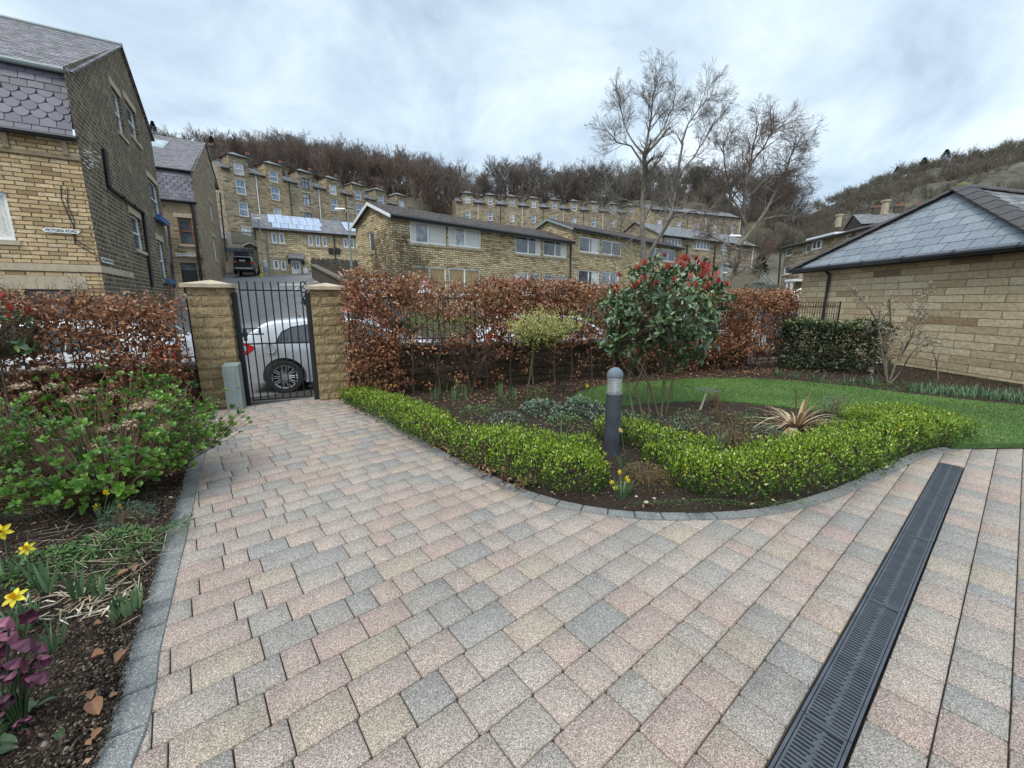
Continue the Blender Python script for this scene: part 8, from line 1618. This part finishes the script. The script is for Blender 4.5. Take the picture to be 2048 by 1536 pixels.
def daff(label, bx, by, fls, s, n=14, h=.22, seed=1, pm='petal', spread=.05, star=False, face=None):
    q = clump('daffodil', label, bx, by, n, h, .011, spread, cat='daffodil', seed=seed, group=DG, bend=(.05, .45)); b = G(bx, by); rg = np.random.default_rng(seed)
    for (x, y) in fls:
        Yf = b[1] + rg.uniform(-.04, .04); c = D(x, y, Yf); fd_ = face or (rg.uniform(-.6, .6), -1, rg.uniform(-.1, .35)); flower(q, c, fd_, s, pm, (b[0] + rg.uniform(-.03, .03), Yf, gz(b)), star)
daff('yellow daffodil with narrow petals and a thick leaf clump in the lower left bed', 42, 1290, [(30, 1195)], .052, 16, .22, 3, star=True, face=(.15, -.55, .8))
daff('yellow daffodil standing beside the fallen stems above the lower left one', 60, 1165, [(54, 1097)], .046, 8, .16, 4, star=True, face=(.3, -.6, .6)); daff('yellow daffodil cut by the left edge of the picture', 12, 1180, [(3, 1063)], .056, 10, .24, 5, star=True, face=(.5, -.8, .3))
daff('three small yellow daffodils in front of the hydrangea', 213, 1052, [(213, 984), (194, 1014), (240, 1012)], .036, 22, .2, 6, star=True); daff('small group of yellow daffodils in front of the bollard by the kerb', 1243, 1002, [(1240, 944), (1254, 956), (1224, 965), (1231, 976), (1257, 962)], .026, 34, .19, 7, spread=.06)
daff('pale drooping daffodil beside the bollard post', 1246, 955, [(1241, 861)], .034, 5, .30, 8, pm='petal_pale', face=(-.8, -.5, -.35)); daff('single daffodil standing in front of the lawn left of the bollard', 1152, 826, [(1175, 772)], .042, 8, .25, 9, face=(.7, -.7, .1))
daff('yellow daffodils rising from the clipped hedge by the right pillar', 762, 800, [(769, 762), (781, 771), (750, 766), (764, 783)], .040, 16, .36, 10); daff('small yellow daffodil in the clipped hedge beside the phormium', 1480, 905, [(1478, 893)], .026, 8, .2, 11); daff('yellow daffodil on the far side of the rightmost clipped hedge', 1730, 850, [(1729, 829)], .03, 6, .2, 12); daff('two yellow daffodils among the rightmost clipped hedge leaves', 1798, 893, [(1800, 853), (1808, 850)], .036, 6, .33, 13); daff('yellow daffodil at the end of the longest clipped hedge', 1578, 920, [(1575, 896)], .026, 5, .3, 14)
q = clump('tulip', 'single pale pink tulip bud at the corner of the left beech hedge', 338, 818, 4, .18, .02, .03, cat='tulip', seed=3); c = np.array(D(338, 792, G(338, 818)[1])); a = np.arange(6) * math.pi / 3; M['tulip'] = leaf_mat('peach_petals', [(0, (.60, .30, .18)), (1, (.68, .42, .28))], rough=.5, trans=.3)
leaves('flower', np.tile(c - (0, 0, .03), (6, 1)) + np.stack([np.cos(a), np.sin(a), 0 * a], 1) * .008, np.stack([np.cos(a) * .22, np.sin(a) * .22, 1 + 0 * a], 1), np.stack([np.cos(a), np.sin(a), 0 * a], 1), .055, .03, M['tulip'], q, tpl=LEAF7)
# bulb foliage
BG = 'clumps of green bulb leaves without flowers'
for i, (x, y, n, h, lb) in enumerate(((872, 806, 16, .30, 'upright bulb leaves leftmost under the right beech hedge'), (905, 806, 14, .34, 'upright bulb leaves under the reddish bare shrub'), (930, 804, 16, .32, 'upright bulb leaves just right of the reddish shrub base'), (1000, 795, 14, .30, 'upright bulb leaves left of the small flowering tree'), (1030, 800, 16, .24, 'short bulb leaves at the foot of the small flowering tree'), (1330, 928, 20, .36, 'bulb leaves standing in the small hedge patch'), (1440, 905, 14, .26, 'bulb leaves between the brown stemmed shrub and the small hedge patch'),
    (1555, 757, 26, .30, 'strappy leaf clump by the foot of the ground railing'), (1590, 760, 22, .26, 'strappy leaf clump before the evergreen hedge'), (1632, 768, 16, .34, 'loose strappy leaves at the lawn edge below the evergreen hedge'), (1700, 772, 16, .26, 'bulb leaves left of the bare magnolia'), (1745, 775, 18, .28, 'bulb leaves at the foot of the bare magnolia'), (1120, 905, 12, .4, 'bulb leaves poking through the hedge left of the bollard'))):
    clump('bulb_leaves', lb, x, y, n, h, .014, .09, seed=40 + i, group=BG, bend=(.02, .5) if x > 1100 else (.0, .12), lean=.25 if x > 1500 else .12)
rg = np.random.default_rng(500); U_ = rg.random(900); Pm = np.array([G(x, y) for x, y in zip(1815 + U_ * 240, 778 + U_ * 24 + rg.uniform(-2, 12, 900))]); Pm[:, 2] = .02; n = len(Pm); Dv = np.stack([rg.normal(0, .3, n), rg.normal(0, .3, n), np.ones(n)], 1)
tag(blades('bulb_foliage', Pm, Dv, rg.uniform(.12, .26, n), .011, rg.uniform(.05, .5, n), M['daff_leaf'], k=4, rg=rg), 'dense strip of grey green bulb leaves along the foot of the garage wall', 'bulb leaves', kind='stuff')
# iris and fallen stems in the left bed
IG = 'grey green iris fans of the lower left bed'
for i, (x, y, n, h, lb) in enumerate(((100, 1205, 12, .20, 'iris fan right of the lower left daffodil'), (158, 1215, 7, .25, 'tall narrow iris blade in the middle of the left bed'), (205, 1205, 8, .15, 'iris fan with broad tips above the pale fallen stems'), (240, 1255, 12, .12, 'short iris tuft nearest the left kerb'), (268, 1245, 14, .15, 'iris tuft with brown tips touching the left kerb'), (62, 1270, 14, .17, 'iris fan beside the purple hellebore'), (110, 1320, 14, .17, 'thin leaved green tuft below the iris fans'))):
    clump('iris', lb, x, y, n, h, .020 if x != 110 else .009, .035, seed=60 + i, group=IG, bend=(.0, .12), lean=.16)
rg = np.random.default_rng(510)
def strewn(name, label, reg, n, L_, W_, mt, seed, cat='dead stems', lift=.02, curl=(.1, .6), up=.12):
    rg = np.random.default_rng(seed); P = np.array([G(rg.uniform(reg[0], reg[2]), rg.uniform(reg[1], reg[3])) for _ in range(n)]); P[:, 2] = soilz(P[:, 0], P[:, 1]) + rg.uniform(0, lift, n); a = rg.uniform(0, 6.28, n); Dv = np.stack([np.cos(a), np.sin(a), rg.uniform(-.05, up, n)], 1)
    o = blades(name, P, Dv, rg.uniform(.5, 1.2, n) * L_, W_, rg.uniform(*curl, n) * .1, M[mt], k=4, rg=rg); tag(o, label, cat, kind='stuff'); return o
strewn('dead_stems', 'pale fallen stems strewn across the left bed', (60, 1180, 290, 1260), 120, .10, .008, 'straw', 520); strewn('dead_stems', 'long thin straw stalks lying across the middle of the left bed', (90, 1060, 350, 1180), 90, .22, .0035, 'straw', 521, lift=.05)
strewn('dead_stems', 'small straw coloured stalks over the soil of the round bed', (900, 790, 1700, 870), 160, .12, .006, 'straw', 522)
def patch(name, label, cx, cy, rx, ry, h, n, ls, mt, seed, cat='plant', asp=.5, group=None, up=.4, kind=None, stem=0, z0=None):
    rg = np.random.default_rng(seed); c = G(cx, cy); ex, ey = abs(G(cx + rx, cy)[0] - c[0]), abs(G(cx, cy - ry)[1] - c[1]); a = rg.uniform(0, 6.28, n); r_ = rg.random(n) ** .5; zz = rg.random(n) ** .7 * h * (1 - .6 * r_ ** 2); X, Y_ = c[0] + ex * r_ * np.cos(a), c[1] + ey * r_ * np.sin(a); P = np.stack([X, Y_, soilz(X, Y_) + zz], 1); q = None
    if kind is None: q = thing(name, label, cat, c, 0, group)
    A = np.stack([np.cos(a), np.sin(a), up + 0 * a], 1) + rdir(rg, n) * .8; L_ = rg.uniform(*ls, n); o = leaves('leaves' if q else name, P, A, rdir(rg, n) * .5 + np.array([0, 0, 1.0]), L_, L_ * asp, M[mt], q, tpl=LEAF7 if n < 1200 else LEAF4, rg=rg)
    if q is None: tag(o, label, cat, kind='stuff')
    if q and stem:
        out = []
        for k in range(stem): aa = rg.uniform(0, 6.28); grow(rg, out, (c[0] + rg.normal(0, ex * .2), c[1] + rg.normal(0, ey * .2), .0), np.array([math.cos(aa) * .35, math.sin(aa) * .35, 1.0]), h * rg.uniform(.6, 1.0), .006, 1, dict(wob=.12, up=.05, rmin=.0022, kids=[0, 3], t0=.3, ratio=.5, ang=35, thr=.0))
        branch_mesh('stems', out, M['hyd_stem'], q, 5, .004)
    return q
M['weed'] = leaf_mat('small_green_leaves', [(0, (.03, .075, .02)), (.5, (.065, .15, .03)), (1, (.14, .25, .06))], rough=.5); M['greygreen'] = leaf_mat('blue_grey_leaves', [(0, (.06, .10, .065)), (.5, (.12, .18, .12)), (1, (.24, .30, .22))], rough=.6); M['bronze'] = leaf_mat('bronze_leaves', [(0, (.07, .035, .015)), (.4, (.16, .075, .035)), (.7, (.22, .16, .05)), (1, (.16, .24, .06))], rough=.6)
patch('weed_patch', 'bright green low weeds in the middle of the left bed', 225, 1100, 70, 28, .05, 700, (.012, .028), 'weed', 530); patch('weed_patch', 'green low weeds beside the lower left daffodils', 90, 1150, 90, 40, .06, 800, (.012, .03), 'weed', 531); patch('lavender', 'grey green lavender tuft left of the three daffodils', 68, 1045, 42, 14, .12, 600, (.010, .022), 'greygreen', 532, asp=.22, stem=20); patch('lavender', 'wispy grey lavender tuft beside the left kerb', 262, 1055, 48, 20, .14, 900, (.012, .026), 'greygreen', 533, asp=.2, stem=40)
patch('weed_patch', 'leafy green growth beneath the hydrangea at the left edge', 60, 1000, 90, 30, .10, 800, (.015, .035), 'weed', 536); patch('grass_tuft', 'tufted green growth along the inside of the left kerb', 300, 1110, 30, 60, .06, 600, (.015, .035), 'weed', 537, asp=.2); patch('ground_ivy', 'tiny green seedlings scattered on the left soil', 200, 1010, 140, 30, .02, 380, (.010, .02), 'weed', 534, kind='stuff'); patch('moss_patch', 'thin moss along the inside of the curved kerb', 1450, 1016, 200, 6, .012, 900, (.006, .014), 'weed', 535, kind='stuff')
patch('heuchera', 'grey green leafy perennial right of the flowering tree', 1085, 828, 42, 16, .13, 380, (.03, .055), 'greygreen', 540, asp=.8); patch('heuchera', 'grey green leafy perennial behind the hedge left of the bollard', 1165, 826, 38, 16, .16, 340, (.03, .055), 'greygreen', 541, asp=.75); patch('low_shrub', 'small olive green shrub at the foot of the flowering tree', 1075, 806, 22, 12, .24, 260, (.02, .035), 'weed', 542, stem=8)
patch('heather', 'low brown and cream heather like mound right of the bollard foot', 1290, 978, 48, 22, .18, 1500, (.010, .022), 'bronze', 543, asp=.35, stem=30); patch('bronze_shrub', 'bronze leaved twiggy shrub behind the longest clipped hedge', 1470, 905, 42, 26, .30, 620, (.014, .03), 'bronze', 544, stem=26); patch('rose_bush', 'open leafy rose bush between the bollard and the phormium', 1400, 880, 46, 24, .24, 330, (.018, .03), 'greygreen', 545, stem=14); patch('rose_bush', 'small leafy rose under the photinia stems', 1340, 868, 30, 14, .16, 200, (.018, .028), 'greygreen', 546, stem=8)
patch('grey_shrub', 'small upright grey leaved shrub at the lawn edge right of the phormium', 1672, 838, 26, 12, .34, 300, (.020, .034), 'greygreen', 547, stem=14); patch('pruned_shrub', 'cut back twiggy shrub beside a stake in front of the manhole cover', 1428, 822, 14, 8, .26, 60, (.01, .02), 'bronze', 548, stem=34)
q = thing('wooden_stake', 'short pale leaning wooden stake beside the pruned shrub', 'stake', G(1398, 824)); mb = MB(); mb.bar(G(1398, 826), D(1412, 787, G(1398, 826)[1]), .018, 6, .014); mb.build('stake', M['sill'], q)
patch('creeping_plant', 'mixed low green ground cover at the back of the right border', 1720, 776, 120, 10, .06, 900, (.02, .035), 'weed', 549, kind='stuff'); patch('creeping_plant', 'low green ground cover round the photinia', 1230, 845, 60, 18, .10, 420, (.02, .04), 'greygreen', 550, kind='stuff'); patch('creeping_plant', 'sparse seedlings and weeds over the round bed', 1450, 870, 220, 34, .03, 700, (.012, .024), 'weed', 551, kind='stuff'); patch('creeping_plant', 'sparse weeds over the left half of the round bed', 1000, 850, 90, 30, .03, 260, (.012, .022), 'weed', 552, kind='stuff')
for i, (x, y, rx, ry, h, n, ls, mt, lb) in enumerate(((955, 835, 34, 14, .14, 260, (.02, .04), 'weed', 'low green perennial in the left part of the round bed'), (1015, 852, 34, 12, .12, 240, (.02, .04), 'greygreen', 'grey green perennial close behind the middle hedge'), (1130, 858, 36, 12, .16, 260, (.02, .04), 'weed', 'bright green perennial just left of the bollard'), (1500, 862, 32, 16, .22, 280, (.015, .035), 'weed', 'leafy green shrublet left of the phormium'), (1455, 848, 34, 14, .18, 260, (.015, .03), 'bronze', 'bronze tinted shrublet beyond the rose bush'), (1540, 885, 30, 14, .16, 240, (.015, .03), 'greygreen', 'grey green shrublet in front of the phormium'), (1380, 850, 28, 12, .18, 220, (.015, .03), 'weed', 'small green shrublet right of the photinia stems'), (1660, 870, 28, 12, .16, 220, (.015, .035), 'weed', 'green shrublet right of the phormium base'), (1290, 860, 26, 10, .16, 200, (.02, .035), 'weed', 'green shrublet at the foot of the photinia'), (1010, 812, 24, 10, .10, 160, (.02, .035), 'weed', 'low green plant left of the flowering tree base'))): patch('perennial', lb, x, y, rx, ry, h, n, ls, mt, 570 + i, stem=8, group='small perennials in the round bed')
# hellebore in the lower left corner
M['helle'] = leaf_mat('dusky_purple_petals', [(0, (.05, .012, .03)), (.5, (.14, .035, .07)), (.85, (.26, .08, .13)), (1, (.38, .15, .20))], rough=.5, trans=.2); M['helle_leaf'] = leaf_mat('dark_hellebore_leaves', [(0, (.02, .045, .02)), (1, (.07, .12, .05))], rough=.45)
hb2 = np.array(G(15, 1500)); hq2 = thing('hellebore', 'dusky purple hellebore flowers in the lower left corner', 'plant', tuple(hb2)); rg = np.random.default_rng(560)
for i, (x, y, s) in enumerate(((35, 1262, .045), (85, 1282, .042), (45, 1312, .05), (90, 1340, .045), (62, 1352, .045), (20, 1410, .046), (5, 1330, .05), (20, 1232, .040), (58, 1228, .034), (60, 1275, .044), (78, 1310, .046), (15, 1290, .044), (30, 1340, .04), (12, 1390, .044), (48, 1430, .036), (70, 1455, .036), (20, 1250, .03), (-30, 1320, .045), (-25, 1420, .045))):
    c = np.array(D(x, y, hb2[1] + rg.uniform(-.02, .10))); f = nrm(np.array([[rg.uniform(-.3, .9), -.6, rg.uniform(-.9, .1)]]))[0]; u = nrm(np.cross(f, (0, 0, 1.0))[None])[0]; v = np.cross(u, f); a = np.arange(5) * 2 * math.pi / 5 + rg.random(); A = (u * np.cos(a)[:, None] + v * np.sin(a)[:, None]) + f * .45; leaves('flower', np.tile(c, (5, 1)), A, np.tile(f, (5, 1)) - A * .3, s, s * .95, M['helle'], hq2, tpl=LEAFC, rnd=np.clip(rg.random(5) * .5 + rg.random() * .5, 0, 1)); V, g = tubes([(np.array([hb2 + (0, .05, 0), hb2 * .4 + c * .6 + (0, 0, .03), c]), np.array([.004, .0035, .003]))], 5); mesh_np('stem', V, g, M['helle_leaf'], hq2, [np.full(len(g[0]), .4)])
n = 26; a = rg.uniform(-1.6, 1.6, n); P = np.tile(hb2 + (-.02, .03, .06), (n, 1)) + rg.normal(0, .05, (n, 3)) * (1, 1, .6); leaves('leaves', P, np.stack([np.cos(a), np.sin(a), .25 + 0 * a], 1), np.array([0, 0, 1.0]) + rg.normal(0, .3, (n, 3)), rg.uniform(.06, .10, n), .03, M['helle_leaf'], hq2, tpl=LEAFH, rg=rg)
# stones and chips
M['pebble'] = mat('pale_pebble', (.42, .36, .30), .8, var=.3, scale=30)
for i, (x, y, s, lb) in enumerate(((1272, 1000, .014, 'small white pebble on the soil right of the kerb daffodils'), (1292, 1010, .020, 'flat pale stone on the soil beside the curved kerb'), (1308, 1003, .014, 'small reddish chip on the soil beside the curved kerb'), (1020, 962, .02, 'brown stone on the soil beneath the middle hedge'))):
    p = G(x, y, .02); q = MB(); rr = random.Random(i); q.lathe([(0, -.6 * s), (.8 * s, -.3 * s), (s, .05 * s), (.7 * s, .45 * s), (0, .6 * s)], (0, 0, 0), 9); q.v = [(a * (1 + rr.uniform(-.15, .15)), b * (.75 + rr.uniform(-.1, .1)), c_) for a, b, c_ in q.v]; o = q.build('pebble', M['pebble'], None, local=True); o.location = (p[0], p[1], gz(p) + .006); tag(o, lb, 'stone')
# rough planting on the bank across the road
M['bank'] = leaf_mat('bank_shrub_leaves', [(0, (.03, .06, .02)), (.6, (.07, .12, .03)), (1, (.13, .18, .05))], rough=.6)
rg = np.random.default_rng(600); n = 9000; t_ = rg.uniform(3, 26, n); s_ = rg.uniform(9.7, 15, n); P = np.array([wp(a, b) for a, b in zip(t_, s_)]); P[:, 2] = terr(P[:, 0], P[:, 1]) * np.clip((s_ - 8) / 3, 0, 1); tag(blades('bank_grass', P, np.stack([rg.normal(0, .4, n), rg.normal(0, .4, n), np.ones(n)], 1), rg.uniform(.15, .4, n), .03, rg.uniform(.1, .6, n), M['grass'], k=2, rg=rg), 'rough green grass on the bank across the road', 'grass', kind='stuff')
